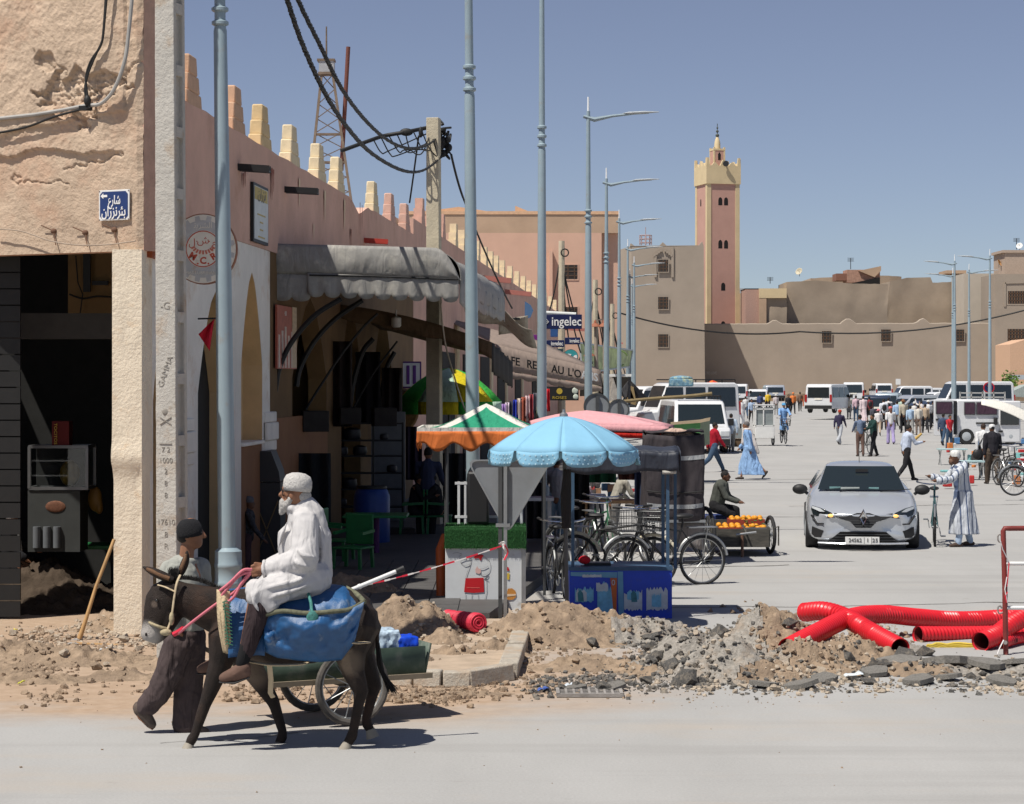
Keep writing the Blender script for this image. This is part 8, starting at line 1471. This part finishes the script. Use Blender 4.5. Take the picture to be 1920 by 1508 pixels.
for px,py,hp,lb,c,lg,fa,s_,hat in((1043,1020,160,'boy in grey sweater and pale jeans at the stall, seen from behind',(.30,.30,.31),C_('pale_jeans',(.25,.36,.45)),85,112,None),(1152,1025,150,'man in a beige grey coat bending over the stall goods',(.34,.32,.27),C_('grey_stall_trousers',(.2,.19,.18)),20,112,None),(1110,1010,118,'woman in lilac cap crouching over the stall goods',(.35,.28,.30),C_('white_skirt',(.6,.6,.62)),190,114,C_('lilac_cap',(.42,.36,.60))),(802,1020,180,'man in a dark blue checked shirt standing under the green canopy',(.045,.055,.10),DK,80,112,None)):
    of=dict(top=C_('stall_cloth_%d'%px,c),legs=lg,hair=M_HAIR);
    if hat:of['hat']=hat;of['brim']=1
    person(lb,px,py,hp,fa,of,stand,((20,8,30),(25,8,40)),lean=22 if 'bend' in lb or 'crouch' in lb else 3,s=s_)
for px,hp,lb,fa in((775,150,'man in black sitting at a cafe table in the deep shade, hand to chin',0),(822,150,'second man in black sitting opposite in the deep shade',180)):person(lb,px,1012,hp,fa,dict(top=C_('shade_black',(.02,.02,.022)),legs=DK,hair=M_HAIR),(80,80,76,78),((40,8,95),(30,6,80)),lean=10,seat=.48,s=112)
person('woman with white head scarf and black gown sitting in the dark shop',15,1130,195,0,dict(robe=C_('black_gown',(.018,.018,.02)),scarf=C_('white_headscarf',(.50,.50,.50)),hat=C_('white_headscarf',(.5,.5,.5))),(70,75,65,70),((30,8,40),(20,8,30)),seat=.5,s=156)
person('person with a striped knit cap standing in the shade behind the lamp post',462,1105,172,10,dict(top=C_('dark_print_top',(.05,.05,.055),var=.8,scale=30),legs=C_('maroon_trousers',(.07,.04,.045)),hat=C_('striped_cap',(.12,.12,.13))),stand,WA,skin=M_SKD,s=141)
# ================================================================== DONKEY, RIDER, WALKER, HANDCART
S0=254.0;Y0=FOC/S0
def Q(x,y,d=0):return W(x,y,S0,d)
def pc(m,a,b,n=12):m.cap(Q(a[0],a[1],a[2]),Q(b[0],b[1],b[2]),a[3]/S0,b[3]/S0,n)
def chain(m,pts):[pc(m,a,b)for a,b in zip(pts,pts[1:])]
def coat():
    m=mat('donkey_coat',(.021,.014,.011),rough=.62,var=.45,scale=7,bump=.6,bscale=120,spec=.25,dirt=(.05,.027,.017),damt=.45,dscale=3.2);t=m.node_tree;b=t.nodes['Principled BSDF'];L=t.links.new;old=b.inputs['Base Color'].links[0].from_socket
    tc=nd(t,'ShaderNodeTexCoord');cur=old
    for cx_,cz_,rad,col in((280,1190,.13,(.40,.37,.34)),(293,1131,.035,(.12,.09,.07)),(478,1262,.16,(.16,.12,.09)),(648,1402,.06,(.30,.27,.22)),(355,1408,.06,(.30,.27,.22)),(517,1408,.06,(.30,.27,.22)),(660,1235,.13,(.12,.09,.065))):
        c=Q(cx_,cz_)-dk_loc;vm=nd(t,'ShaderNodeVectorMath',operation='DISTANCE');sc2=nd(t,'ShaderNodeVectorMath',operation='MULTIPLY');sc2.inputs[1].default_value=(1,.0,1);L(tc.outputs['Object'],sc2.inputs[0]);L(sc2.outputs[0],vm.inputs[0]);vm.inputs[1].default_value=(c.x,0,c.z)
        mr=nd(t,'ShaderNodeMapRange');mr.interpolation_type='SMOOTHSTEP';mr.inputs[1].default_value=rad;mr.inputs[2].default_value=rad*.35;L(vm.outputs['Value'],mr.inputs[0]);mx=nd(t,'ShaderNodeMix',data_type='RGBA');L(mr.outputs[0],mx.inputs[0]);L(cur,mx.inputs[6]);mx.inputs[7].default_value=(*col,1);cur=mx.outputs[2]
    L(cur,b.inputs['Base Color']);return m
dk_loc=Q(500,HZ+CAMH*S0);dk=thing('donkey','dark brown donkey with pale muzzle walking left under a blue pack bag','donkey',dk_loc)
M_COAT=coat();m=MB()
rings=[]
for x,cy,rv,rl in((394,1172,10,8),(399,1170,34,26),(420,1167,60,42),(470,1170,70,52),(530,1174,74,60),(590,1172,72,60),(640,1162,62,56),(672,1156,50,48),(694,1158,36,38),(705,1164,14,14)):rings.append([Q(x,cy-rv*math.sin(a),rl/S0*math.cos(a))for a in[2*math.pi*i/20 for i in range(20)]])
m.loft(rings)
nk=[]
for x,y,tx,ty,rv,rl in((435,1152,-.35,-1,54,40),(400,1147,-.42,-1,54,32),(370,1139,-.45,-1,51,27),(345,1128,-.5,-1,48,24),(325,1122,-.5,-1,38,22)):
    l=math.hypot(tx,ty);tx,ty=tx/l,ty/l;nk.append([Q(x-tx*rv*-math.sin(a),y+ty*rv*math.sin(a),rl/S0*math.cos(a))for a in[2*math.pi*i/18 for i in range(18)]])
m.loft(nk)
hd_=[]
for x,y,rv,rl in((328,1095,24,20),(318,1110,35,26),(308,1130,37,26),(300,1150,32,22),(292,1170,25,18),(285,1186,21,17),(280,1196,18,16),(277,1203,10,10)):
    tx,ty=.94,.34;hd_.append([Q(x+tx*rv*math.cos(a),y+ty*rv*math.cos(a),rl/S0*math.sin(a))for a in[2*math.pi*i/18 for i in range(18)]])
m.loft(hd_);chain(m,[(322,1150,0,22),(312,1175,0,16),(294,1196,0,12)]);m.ell(Q(296,1124,-.088),(.022,.018,.016));m.ell(Q(277,1187,-.05),(.02,.015,.022))
def leg(d,pts,hoof):
    chain(m,[(x,y,dd+d,r)for x,y,dd,r in pts])
leg(-.10,((425,1195,.02,36),(413,1245,0,22),(388,1312,0,12.5),(384,1322,0,11.5),(366,1376,0,8.5),(360,1386,0,10),(355,1396,0,8.5)),0);leg(.13,((440,1195,-.02,34),(478,1262,0,21),(512,1315,0,12.5),(516,1326,0,11),(530,1372,0,8.5),(529,1382,0,10),(522,1397,0,8.5)),0)
leg(-.13,((668,1170,.03,46),(655,1218,0,33),(662,1258,0,22),(677,1296,0,14),(673,1318,0,10.5),(663,1368,0,9),(660,1380,0,10.5),(652,1394,0,9)),0);leg(.13,((672,1175,-.03,44),(672,1222,0,31),(690,1260,0,20),(703,1285,0,13.5),(698,1304,0,10.5),(687,1345,0,9),(688,1358,0,10),(694,1368,0,8.5)),0)
m.build('body',M_COAT,dk,remesh=.0085,sm=5)
M_HOOF=mat('pale_hoof',(.30,.27,.22),rough=.7,var=.2)
for(x,y,d),(tx,ty,td)in((((355,1395,-.1)),(350,1412,-.12)),((522,1396,.13),(514,1411,.11)),((652,1393,-.13),(645,1411,-.15)),((694,1367,.13),(699,1383,.13))):k=MB();k.cyl(Q(x,y,d),Q(tx,ty,td),8.5/S0,13/S0,14);k.build('hoof',M_HOOF,dk)
M_MANE=mat('dark_mane',(.012,.010,.009),rough=.8)
k=MB();rnd=random.Random(3)
for i in range(420):
    f=rnd.random();x=320+95*f;y=1085-4*math.sin(f*3.14)+22*f**2.2;p=Q(x,y+4,rnd.uniform(-.03,.03));d=V((rnd.uniform(-.02,.03)-.0,rnd.uniform(-.02,.02),.022+.02*rnd.random()));k.add([p+V((-.006,0,0)),p+V((.006,0,0)),p+d],[(0,1,2)])
for i in range(120):p=Q(326+rnd.uniform(-8,10),1082+rnd.uniform(-6,6),rnd.uniform(-.04,.04));k.add([p+V((-.006,0,0)),p+V((.006,0,0)),p+V((rnd.uniform(-.03,.02),rnd.uniform(-.03,.03),.06))],[(0,1,2)])
k.build('mane',M_MANE,dk,kind='stuff',smooth=0)
def ear(pts,wd,d,inner):
    for nm,sc_,m_,off in(('ear',1,M_COAT,0),('ear_lining',.62,mat('ear_brown',(.16,.085,.045),rough=.8,bump=.5,bscale=120),-.018)):
        k=MB();P=spline([Q(x,y,d)for x,y in pts],5);n=len(P);R_=[wd/S0*sc_*max(.06,math.sin(min(1,(i/(n-1))*.82+.16)*math.pi)**.75)for i in range(n)]
        if nm=='ear_lining':P=[p+V((inner,off,0))for p in P[2:-2]];R_=R_[2:-2]
        k.tube(P,R_,n=12,sq=.8);k.build(nm,m_,dk,remesh=.0 if nm!='ear' else.006,sm=3)
ear(((326,1088),(305,1080),(285,1071),(267,1063)),11,-.06,.004);ear(((336,1082),(343,1065),(349,1048),(351,1032)),10,.05,-.004)
k=MB();k.ell(Q(294,1126,-.103),(.014,.010,.011));k.build('eye',mat('wet_eye',(.01,.008,.006),rough=.1,spec=.8),dk);k=MB();k.ell(Q(274,1190,-.062),(.009,.008,.013));k.build('nostril',mat('nostril',(.02,.015,.015)),dk)
k=MB();k.tube(spline([Q(697,1142,0),Q(706,1175,0),Q(708,1215,-.02),Q(712,1248,-.03)]),[.018]*4+[.014]*15,n=8);k.build('tail',M_COAT,dk);k=MB()
for i in range(60):o=[rnd.uniform(-1,1)for _ in range(4)];k.tube(spline([Q(708+o[0]*3,1205,o[1]*.02-.02),Q(713+o[0]*5,1250,o[1]*.03-.03),Q(726+o[2]*6,1278,o[1]*.03-.03),Q(737+o[2]*9,1296+o[3]*6,o[1]*.04-.03)],3),[.004]*9+[.001],n=3)
k.build('tail_tuft',M_MANE,dk,kind='stuff')
hl=thing('rope_halter','frayed cream rope halter on the donkey\'s head','halter',Q(320,1130));M_CRM=cloth('cream_webbing',(.52,.42,.28));k=MB()
k.tube(spline([Q(296,1097,-.09),Q(310,1101,-.115),Q(327,1109,-.11)]),[.012]*13,sq=.4);k.tube(spline([Q(338,1078,-.09),Q(331,1095,-.115),Q(326,1125,-.112),Q(321,1160,-.09),Q(313,1184,-.075)]),[.011]*25,sq=.5);k.build('cheek_strap',M_CRM,hl)
k=MB();k.torus(Q(300,1172,0),V((.35,0,1)),.09,.012,24,6);k.ell(Q(322,1160,-.1),(.02,.02,.05));k.ell(Q(311,1186,-.09),(.045,.025,.025));k.build('noseband_knot',mat('straw_rope',(.36,.30,.19),rough=.95,var=.3,scale=40),hl)
M_PROP=mat('pink_rope',(.58,.16,.20),rough=.7,var=.15,scale=60);rp=thing('lead_rope','pink and red lead rope looped in the rider\'s hand','rope',Q(400,1140))
k=MB();k.tube(spline([Q(334,1188,-.1),Q(365,1163,-.18),Q(405,1133,-.24),Q(440,1110,-.28),Q(470,1075,-.29)]),.011);k.tube(spline([Q(470,1072,-.3),Q(448,1080,-.32),Q(428,1102,-.32),Q(416,1118,-.31),Q(420,1132,-.31),Q(438,1120,-.32),Q(452,1095,-.32),Q(468,1074,-.3)]),.011);k.tube(spline([Q(472,1068,-.3),Q(455,1070,-.33),Q(432,1092,-.33),Q(412,1108,-.31)]),.011);k.build('rope_strand',M_PROP,rp,smooth=60);k=MB();k.tube(spline([Q(325,1190,-.09),Q(336,1184,-.1),Q(344,1178,-.12)]),.018);k.build('rope_knot',M_TR,rp)
pkb=thing('pack_bag','faded blue plastic tarpaulin pack bag with rope rim slung over the donkey','pack bag',Q(590,1180));M_TARP=mat('blue_tarpaulin',(.016,.085,.22),rough=.45,var=.3,scale=4,folds=.3,fscale=5,bump=.15,bscale=120,dirt=(.30,.34,.36),damt=.33,dscale=2.6,spec=.5)
rimc=[(494,1152),(530,1146),(575,1151),(620,1147),(655,1144),(683,1129)]
def lerpp(pts,u):q=u*(len(pts)-1);i=min(int(q),len(pts)-2);f=q-i;return(pts[i][0]*(1-f)+pts[i+1][0]*f,pts[i][1]*(1-f)+pts[i+1][1]*f)
botc=[(497,1222),(520,1233),(560,1238),(600,1241),(640,1237),(664,1205)]
def pouch(u,v,side=-1):
    a,b=lerpp(rimc,u),lerpp(botc,u);x,y=a[0]+(b[0]-a[0])*v,a[1]+(b[1]-a[1])*v;bul=.14*math.sin(math.pi*min(1,.18+v*.82))**.7*(.35+.65*math.sin(math.pi*min(1,max(0,u*.9+.05))))
    w=.022*math.sin(u*15+2.2*math.sin(v*4))*math.sin(v*3.1)+.05*fbm((u*4,v*2.5,2),3)*math.sin(math.pi*v)+.008*fbm((u*11,v*5,5),3)
    return Q(x,y,side*(.27+bul+w+.06*(1-v)*math.sin(math.pi*u)))
k=MB();k.grid(lambda u,v:pouch(u,v),60,30);k.build('bag_pouch',M_TARP,pkb,smooth=180,solid=.008);k=MB();k.grid(lambda u,v:pouch(u,v,1),24,12);k.build('bag_pouch',M_TARP,pkb,smooth=180,solid=.008)
topc=[(430,1106),(470,1102),(520,1102),(570,1100),(610,1097),(645,1100),(672,1118)]
def blanket(u,v):
    x,y=lerpp(topc,u);a=(v-.5)*2;w=.30 if u<.9 else.26;yy=y+abs(a)**1.6*(128 if u<.28 else 56);return Q(x-2*abs(a),yy+2.5*fbm((u*6,v*6,1),3),math.sin(a*1.45)*w+.005*fbm((u*9,v*9,4),3))
k=MB();k.grid(blanket,50,40);k.build('bag_saddle',M_TARP,pkb,smooth=180,solid=.012)
k=MB();M_STRAW=mat('straw_padding',(.55,.43,.27),rough=.9,var=.2,scale=20,folds=.4,bump=.6,bscale=60);k.grid(lambda u,v:Q(409+20*u+(12*v if u<.5 else 6*v)-4*math.sin(v*3.1),1106+116*v+4*u,-.22-.09*math.sin(math.pi*min(1,.15+v*.8))-.03*math.sin(u*3.1)),10,24);k.build('padded_edge',M_STRAW,pkb,smooth=180,solid=.03);k=MB()
for i in range(13):y=1130+i*6.6;k.tube([Q(417+i*.5,y,-.345),Q(425,y-3,-.35),Q(433+i*.3,y+1,-.34)],.004)
k.tube([Q(420,1128,-.35),Q(424,1170,-.36),Q(430,1214,-.34)],.004);k.build('green_stitching',mat('green_thread',(.05,.16,.10)),pkb,kind='stuff')
M_RIM=mat('green_brown_rope',(.13,.13,.085),rough=.9,var=.4,scale=30);k=MB();k.tube(spline([Q(497,1153,-.36),Q(530,1146,-.40),Q(575,1150,-.44),Q(620,1147,-.43),Q(655,1143,-.37),Q(682,1129,-.24)]),.017,n=8);k.tube(spline([Q(683,1129,-.24),Q(668,1114,-.1),Q(642,1099,.05)]),.02,n=8);k.build('rope_rim',M_RIM,pkb,smooth=60);k=MB();k.ell(Q(586,1158,-.45),(.045,.02,.05));k.tube([Q(585,1150,-.45),Q(583,1130,-.33),Q(578,1112,-.26)],.012);k.build('mesh_patch',mat('green_net',(.05,.18,.16),rough=.8,var=.5,scale=50),pkb)
k=MB();k.tube(spline([Q(465,1240,-.2),Q(510,1247,-.24),Q(560,1246,-.24),Q(575,1242,-.2)]),.028,sq=.3);k.tube([Q(505,1246,-.24),Q(508,1275,-.2),Q(507,1300,-.18),Q(512,1308,-.16)],.02,sq=.3);k.tube([Q(655,1205,-.28),Q(672,1206,-.3),Q(690,1204,-.2)],.028,sq=.3);k.build('girth_strap',M_CRM,pkb)
k=MB();k.cyl(Q(650,1110,-.02),Q(742,1072,.1),.016);k.cyl(Q(672,1101,.01),Q(676,1099,.015),.02);st_=k.build('white_rod',M_WHITE,None,loc=Q(700,1090));k=MB();k.cyl(Q(742,1072,.1),Q(757,1066,.12),.019,.024);o=k.build('rod_tip',M_PLA,None,loc=Q(700,1090));o.parent=st_;o.location=(0,0,0);tag(st_,'white metal rod with a dark tip sticking out of the pack bag','rod')
rd=thing('person','bearded old rider in white hooded robe and skullcap sitting sideways on the donkey','person',Q(580,1090));b=MB()
chain(b,[(585,1072,0,34),(575,1000,0,30)]);chain(b,[(570,975,-.14,16),(566,1052,-.22,13),(502,1068,-.2,10.5)]);chain(b,[(570,975,.14,16),(540,1050,.2,13),(498,1064,.02,10.5)])
b.cap(Q(560,960),Q(556,940),.055,.05);b.ell(Q(554,925),(.095,.078,.115),16,12);b.ell(Q(541,940),(.055,.06,.06));b.cap(Q(531,921),Q(526,928),.012,.018,8);b.cap(Q(536,915,-.03),Q(534,915,.03),.022,.022);b.ell(Q(547,930,-.078),(.018,.01,.03));b.ell(Q(547,930,.078),(.018,.01,.03))
for d,sg in((-.2,1),(.02,1)):
    b.cap(Q(500,1067,d),Q(484,1069,d),.034,.036)
    for i in range(4):y=1060+i*6.2;L_=(1,1.1,1.05,.85)[i];p0,p1,p2=Q(487,y,d-.012),Q(487-15*L_,y+1.5,d-.02),Q(474,y+3,d+.02*sg);b.cap(p0,p1,.0115,.0105,8);b.cap(p1,p2,.0105,.009,8)
    b.cap(Q(491,1058,d),Q(478,1056,d-.02),.012,.010,8)
chain(b,[(582,1085,-.12,26),(484,1120,-.30,18),(455,1238,-.33,10)]);chain(b,[(582,1085,.12,26),(470,1110,.3,18),(420,1240,.31,10)])
b.build('body',M_SK,rd,remesh=.0075,sm=3)
M_ROBE=cloth('white_wool_robe',(.52,.505,.50),folds=1.0,fscale=5,bump=.12,bscale=160,var=.04);g=MB()
chain(g,[(584,1076,.0,37),(576,1000,0,36)]);chain(g,[(576,1000,0,36),(566,972,0,29)]);chain(g,[(590,1080,.05,34),(592,1010,.02,30),(580,965,0,24)]);chain(g,[(560,1055,0,36),(545,1010,0,26)])
g.cap(Q(570,978,-.13),Q(570,978,.13),.10,.10);chain(g,[(572,982,-.15,24),(570,1050,-.25,28),(505,1067,-.21,17)]);chain(g,[(566,982,.15,22),(545,1050,.22,25),(505,1062,.04,15)]);chain(g,[(588,1085,-.13,36),(535,1098,-.24,31),(486,1117,-.32,26)]);chain(g,[(588,1085,.13,36),(500,1105,.26,30),(475,1118,.30,24)]);chain(g,[(492,1112,-.32,28),(505,1132,-.34,19)]);chain(g,[(478,1105,-.32,20),(487,1140,-.335,15)]);chain(g,[(520,1100,-.1,30),(500,1105,.1,30)]);chain(g,[(552,957,0,16),(574,950,0,21),(592,962,0,17),(604,985,0,12)]);g.torus(Q(560,957),V((.35,0,1)),.075,.03,24,8)
for P_,r in(([(600,985,-.12),(606,1030,-.13),(600,1075,-.14)],5),([(588,970,-.16),(592,1015,-.17),(584,1062,-.19)],4.5),([(552,985,-.12),(545,1015,-.14),(548,1045,-.17)],4.5),([(590,1062,-.24),(560,1088,-.33),(520,1098,-.38),(488,1106,-.41)],5),([(600,1084,-.22),(560,1104,-.33),(520,1116,-.38),(496,1128,-.41)],5),([(575,1110,-.26),(535,1124,-.33),(505,1140,-.38)],5),([(556,1030,-.33),(572,1042,-.36),(590,1046,-.32)],4.5),([(548,1045,-.32),(560,1058,-.36),(582,1064,-.33)],4.5),([(530,1044,-.27),(528,1062,-.31),(534,1078,-.29)],4),([(512,1052,-.25),(510,1066,-.28),(514,1080,-.26)],3.5),([(590,1000,-.2),(578,1025,-.28),(568,1040,-.34)],4.5),([(470,1110,-.40),(478,1132,-.42),(486,1148,-.42)],4),([(540,975,-.1),(528,1005,-.1),(520,1035,-.12)],4)):g.tube(spline([Q(*p)for p in P_],6),[max(.004,r/S0*math.sin(math.pi*(.08+.84*i/((len(P_)-1)*6))))for i in range((len(P_)-1)*6+1)],n=8)
g.build('robe',M_ROBE,rd,remesh=.008,sm=5,disp=(.012,.13))
k=MB();k.torus(Q(496,1067,-.205),V((1,0,.05)),.058,.012,20,6);k.build('cuff',M_ROBE,rd)
M_BRT=cloth('dark_brown_trouser',(.04,.028,.03),folds=1,fscale=9);g=MB();chain(g,[(492,1122,-.31,24),(478,1170,-.335,20),(463,1222,-.34,14.5)]);g.build('trousers',M_BRT,rd,remesh=.009,sm=4,disp=(.008,.08));g=MB();chain(g,[(470,1115,.3,22),(430,1215,.31,15)]);g.build('trousers',M_BRT,rd,remesh=.012,sm=4);k=MB();chain(k,[(464,1212,-.34,14),(453,1246,-.34,11.5)]);k.build('sock',C_('black_sock',(.015,.015,.016)),rd)
M_SUED=mat('brown_suede_shoe',(.13,.075,.055),rough=.85,var=.2,scale=14)
for d,ox,oy in((-.34,0,0),(.31,-42,-16)):k=MB();chain(k,[(458+ox,1252+oy,d,13),(440+ox,1264+oy,d,13.5),(420+ox,1271+oy,d,10)]);chain(k,[(460+ox,1262+oy,d,11),(440+ox,1269+oy,d,11)]);k.build('shoe',M_SUED,rd,remesh=.008,sm=5);k=MB();k.tube([Q(467+ox,1270+oy,d),Q(440+ox,1280+oy,d),Q(411+ox,1279+oy,d)],[.03,.045,.022],sq=.28);k.build('shoe_sole',M_PLA,rd)
M_CAPW=mat('white_knit_cap',(.58,.56,.53),rough=.9,var=.12,scale=60,bump=1,bscale=70);k=MB();k.lathe(Q(557,919),[(.104,-.005),(.108,.03),(.106,.07),(.09,.105),(.05,.125),(.004,.13)],24,V((.10,0,1)));k.build('skullcap',M_CAPW,rd,smooth=180)
k=MB();k.torus(Q(556,925,0),V((.1,0,1)),.101,.009,24,6,90,270)if False else None;k.ell(Q(566,930),(.075,.076,.055));k.build('grey_hair',M_GHAIR,rd,remesh=.012);k=MB();k.ell(Q(537,945),(.055,.06,.058));k.cap(Q(534,950),Q(527,962),.048,.02);k.cap(Q(545,935,-.06),Q(538,948,-.04),.022,.028);k.cap(Q(545,935,.06),Q(538,948,.04),.022,.028);k.ell(Q(529,938),(.018,.035,.010));k.build('beard',M_GHAIR,rd,remesh=.008,sm=2,disp=(.012,.02))
k=MB();k.tube([Q(547,920,-.085),Q(532,921,-.075),Q(529,923,-.04)],.004);k.torus(Q(530,924,-.038),(1,0,.1),.022,.0035,16,5);k.torus(Q(530,924,.03),(1,0,.1),.022,.0035,16,5);k.build('spectacles',M_BLK,rd)
S1=245.0;wk=thing('person','man in black knit cap, grey jacket and baggy brown trousers walking beyond the donkey','person',W(350,1375,S1));Qs=Q;S0=S1;b=MB();
def Q(x,y,d=0):return W(x,y,S1,d)
b.cap(Q(348,1195),Q(345,1080),.13,.14);b.cap(Q(348,1058),Q(352,1022),.06,.055);b.ell(Q(358,1000),(.092,.08,.118),16,12);b.ell(Q(368,1016),(.05,.055,.055));b.cap(Q(379,996),Q(384,1006),.01,.017,8);b.ell(Q(350,1005,-.078),(.02,.012,.03));chain(b,[(318,1068,-.1,15),(312,1130,-.14,12),(330,1180,-.16,10)]);chain(b,[(372,1068,.1,15),(385,1130,.14,12),(398,1170,.12,10)])
for i in range(4):b.cap(Q(328+i*4,1184,-.16),Q(332+i*4,1199,-.165),.011,.009,8)
b.cap(Q(334,1178,-.17),Q(342,1190,-.18),.011,.01,8);chain(b,[(342,1200,-.06,22),(312,1272,-.05,15),(273,1328,-.04,9)]);chain(b,[(352,1200,.06,22),(354,1290,.06,15),(348,1362,.06,9)]);b.build('body',M_SK,wk,remesh=.009,sm=3)
g=MB();chain(g,[(346,1180,0,38),(342,1100,0,42),(340,1078,0,38)]);g.cap(Q(325,1070,-.1),Q(365,1072,.1),.085,.085);chain(g,[(318,1070,-.11,20),(310,1130,-.16,18),(328,1172,-.17,14)]);chain(g,[(370,1070,.10,25),(374,1066,.11,22),(384,1130,.15,18),(396,1160,.13,14)]);g.torus(Q(348,1050),V((.1,0,1)),.07,.025,20,6);g.build('jacket',C_('grey_jacket',(.33,.335,.30),folds=.9,fscale=6),wk,remesh=.011,sm=5,disp=(.012,.12))
g=MB();chain(g,[(346,1188,0,40),(346,1205,0,40)]);chain(g,[(338,1205,-.07,32),(316,1265,-.06,27),(297,1300,-.05,23),(274,1325,-.04,21)]);chain(g,[(354,1205,.07,33),(354,1280,.07,28),(348,1350,.06,25),(348,1364,.06,25)]);
for x,y,d,r,ax in((300,1292,-.05,.1,(.6,0,.8)),(288,1308,-.05,.093,(.6,.2,.8)),(279,1320,-.04,.09,(.6,-.2,.8)),(322,1256,-.06,.11,(.5,.2,.9)),(350,1330,.06,.104,(.1,.2,1)),(349,1346,.06,.103,(-.15,0,1)),(348,1358,.06,.106,(.1,-.2,1)),(352,1300,.06,.11,(.3,.3,1))):g.torus(Q(x,y,d),V(ax),r*.93,.008,20,6)
g.build('trousers',C_('baggy_brown_trousers',(.075,.056,.055),folds=1.1,fscale=7),wk,remesh=.0095,sm=3,disp=(.018,.09))
M_TRN=mat('dusty_trainer',(.10,.075,.06),rough=.8,var=.4,scale=16)
k=MB();chain(k,[(262,1328,-.04,14),(272,1342,-.04,13),(284,1358,-.04,10)]);k.build('shoe',M_TRN,wk,remesh=.009,sm=4);k=MB();k.tube([Q(251,1324,-.04),Q(262,1346,-.04),Q(287,1368,-.04)],[.03,.04,.025],sq=.3);k.build('shoe_sole',MATS['sign_edge'],wk);k=MB();chain(k,[(340,1366,.06,14),(360,1368,.05,13),(384,1372,.04,9)]);k.build('shoe',M_TRN,wk,remesh=.009,sm=4)
k=MB();k.lathe(Q(356,1000),[(.088,-.03),(.099,-.022),(.101,.005),(.099,.035),(.09,.066),(.072,.092),(.045,.108),(.004,.113)],22,V((-.16,0,1)));k.build('knit_cap',mat('black_knit',(.014,.014,.016),rough=.95,bump=.8,bscale=110),wk,smooth=180);k=MB();k.ell(Q(350,1008),(.078,.076,.05));k.build('hair',M_HAIR,wk);k=MB();k.ell(Q(378,999,-.035),(.006,.008,.006));k.build('eye',M_BLK,wk);k=MB();k.ell(Q(356,1004,-.082),(.016,.01,.024));k.build('ear',M_SK,wk)
hc=thing('green_handcart','green metal handcart on two bicycle wheels behind the donkey','handcart',W(640,1365,240));M_GMET=mat('weathered_green_metal',(.055,.085,.065),rough=.6,var=.3,scale=5,metal=.2,dirt=(.12,.13,.11),damt=.45,dscale=5);e=V((.90,.43,0)).normalized();n_=V((-e.y,e.x,0));c0=W(511,1277,243)
def HC(a,bq,z):return V((c0.x,c0.y,0))+e*a+n_*bq+V((0,0,z))
zb,zt=ZP(1279,243),ZP(1249,243)+.09;LL,WW=1.28,.68
for nm,pts in(('side_panel',(HC(0,0,zb),HC(LL,0,zb),HC(LL,0,zt),HC(0,0,zt))),('side_panel',(HC(0,WW,zb),HC(LL,WW,zb),HC(LL,WW,zt),HC(0,WW,zt))),('end_panel',(HC(LL,0,zb),HC(LL,WW,zb),HC(LL+.05,WW,zt+.02),HC(LL+.05,0,zt+.02))),('end_panel',(HC(0,0,zb),HC(0,WW,zb),HC(-.04,WW,zt),HC(-.04,0,zt))),('cart_floor',(HC(0,0,zb+.02),HC(LL,0,zb+.02),HC(LL,WW,zb+.02),HC(0,WW,zb+.02)))):k=MB();k.add(pts,[(0,1,2,3)]);k.build(nm,M_GMET,hc,solid=.02)
k=MB();k.beam(HC(-.05,-.02,zb-.02),HC(LL+.05,-.02,zb-.02),.04);k.beam(HC(-.05,WW,zb-.02),HC(LL+.05,WW,zb-.02),.04);k.beam(HC(.62,-.08,.30),HC(.62,WW+.08,.30),.035);k.beam(HC(.62,0,.3),HC(.4,0,zb),.03);k.beam(HC(.62,0,.3),HC(.85,0,zb),.03);k.beam(HC(0,WW*.3,zb),HC(-.7,WW*.4,.75),.035);k.build('cart_frame',mat('frame_tan',(.22,.18,.13),rough=.8,metal=.2),hc)
for bq in(-.1,WW+.06):spoked(hc,HC(.62,bq,.31),n_,.31,n=14,tm=mat('dusty_tyre',(.10,.09,.08),rough=.9,var=.4,scale=12))
for lb,a,bq,m_,sz in(('clear plastic water bottles pack in the green handcart',.98,.25,mat('bottle_pack',(.45,.56,.66),rough=.15,var=.4,scale=18),(.28,.3,.2)),('bright blue plastic sack corner showing over the handcart side',1.18,.2,mat('bright_blue_plastic',(.01,.06,.55),rough=.35),(.18,.25,.1))):k=MB();k.box(HC(a,bq,zt+.02),sz,.4);o=k.build('cart_load',m_,None,loc=HC(a,bq,zt),bevel=.03,remesh=.015,disp=(.05,.06));tag(o,lb,'bag')
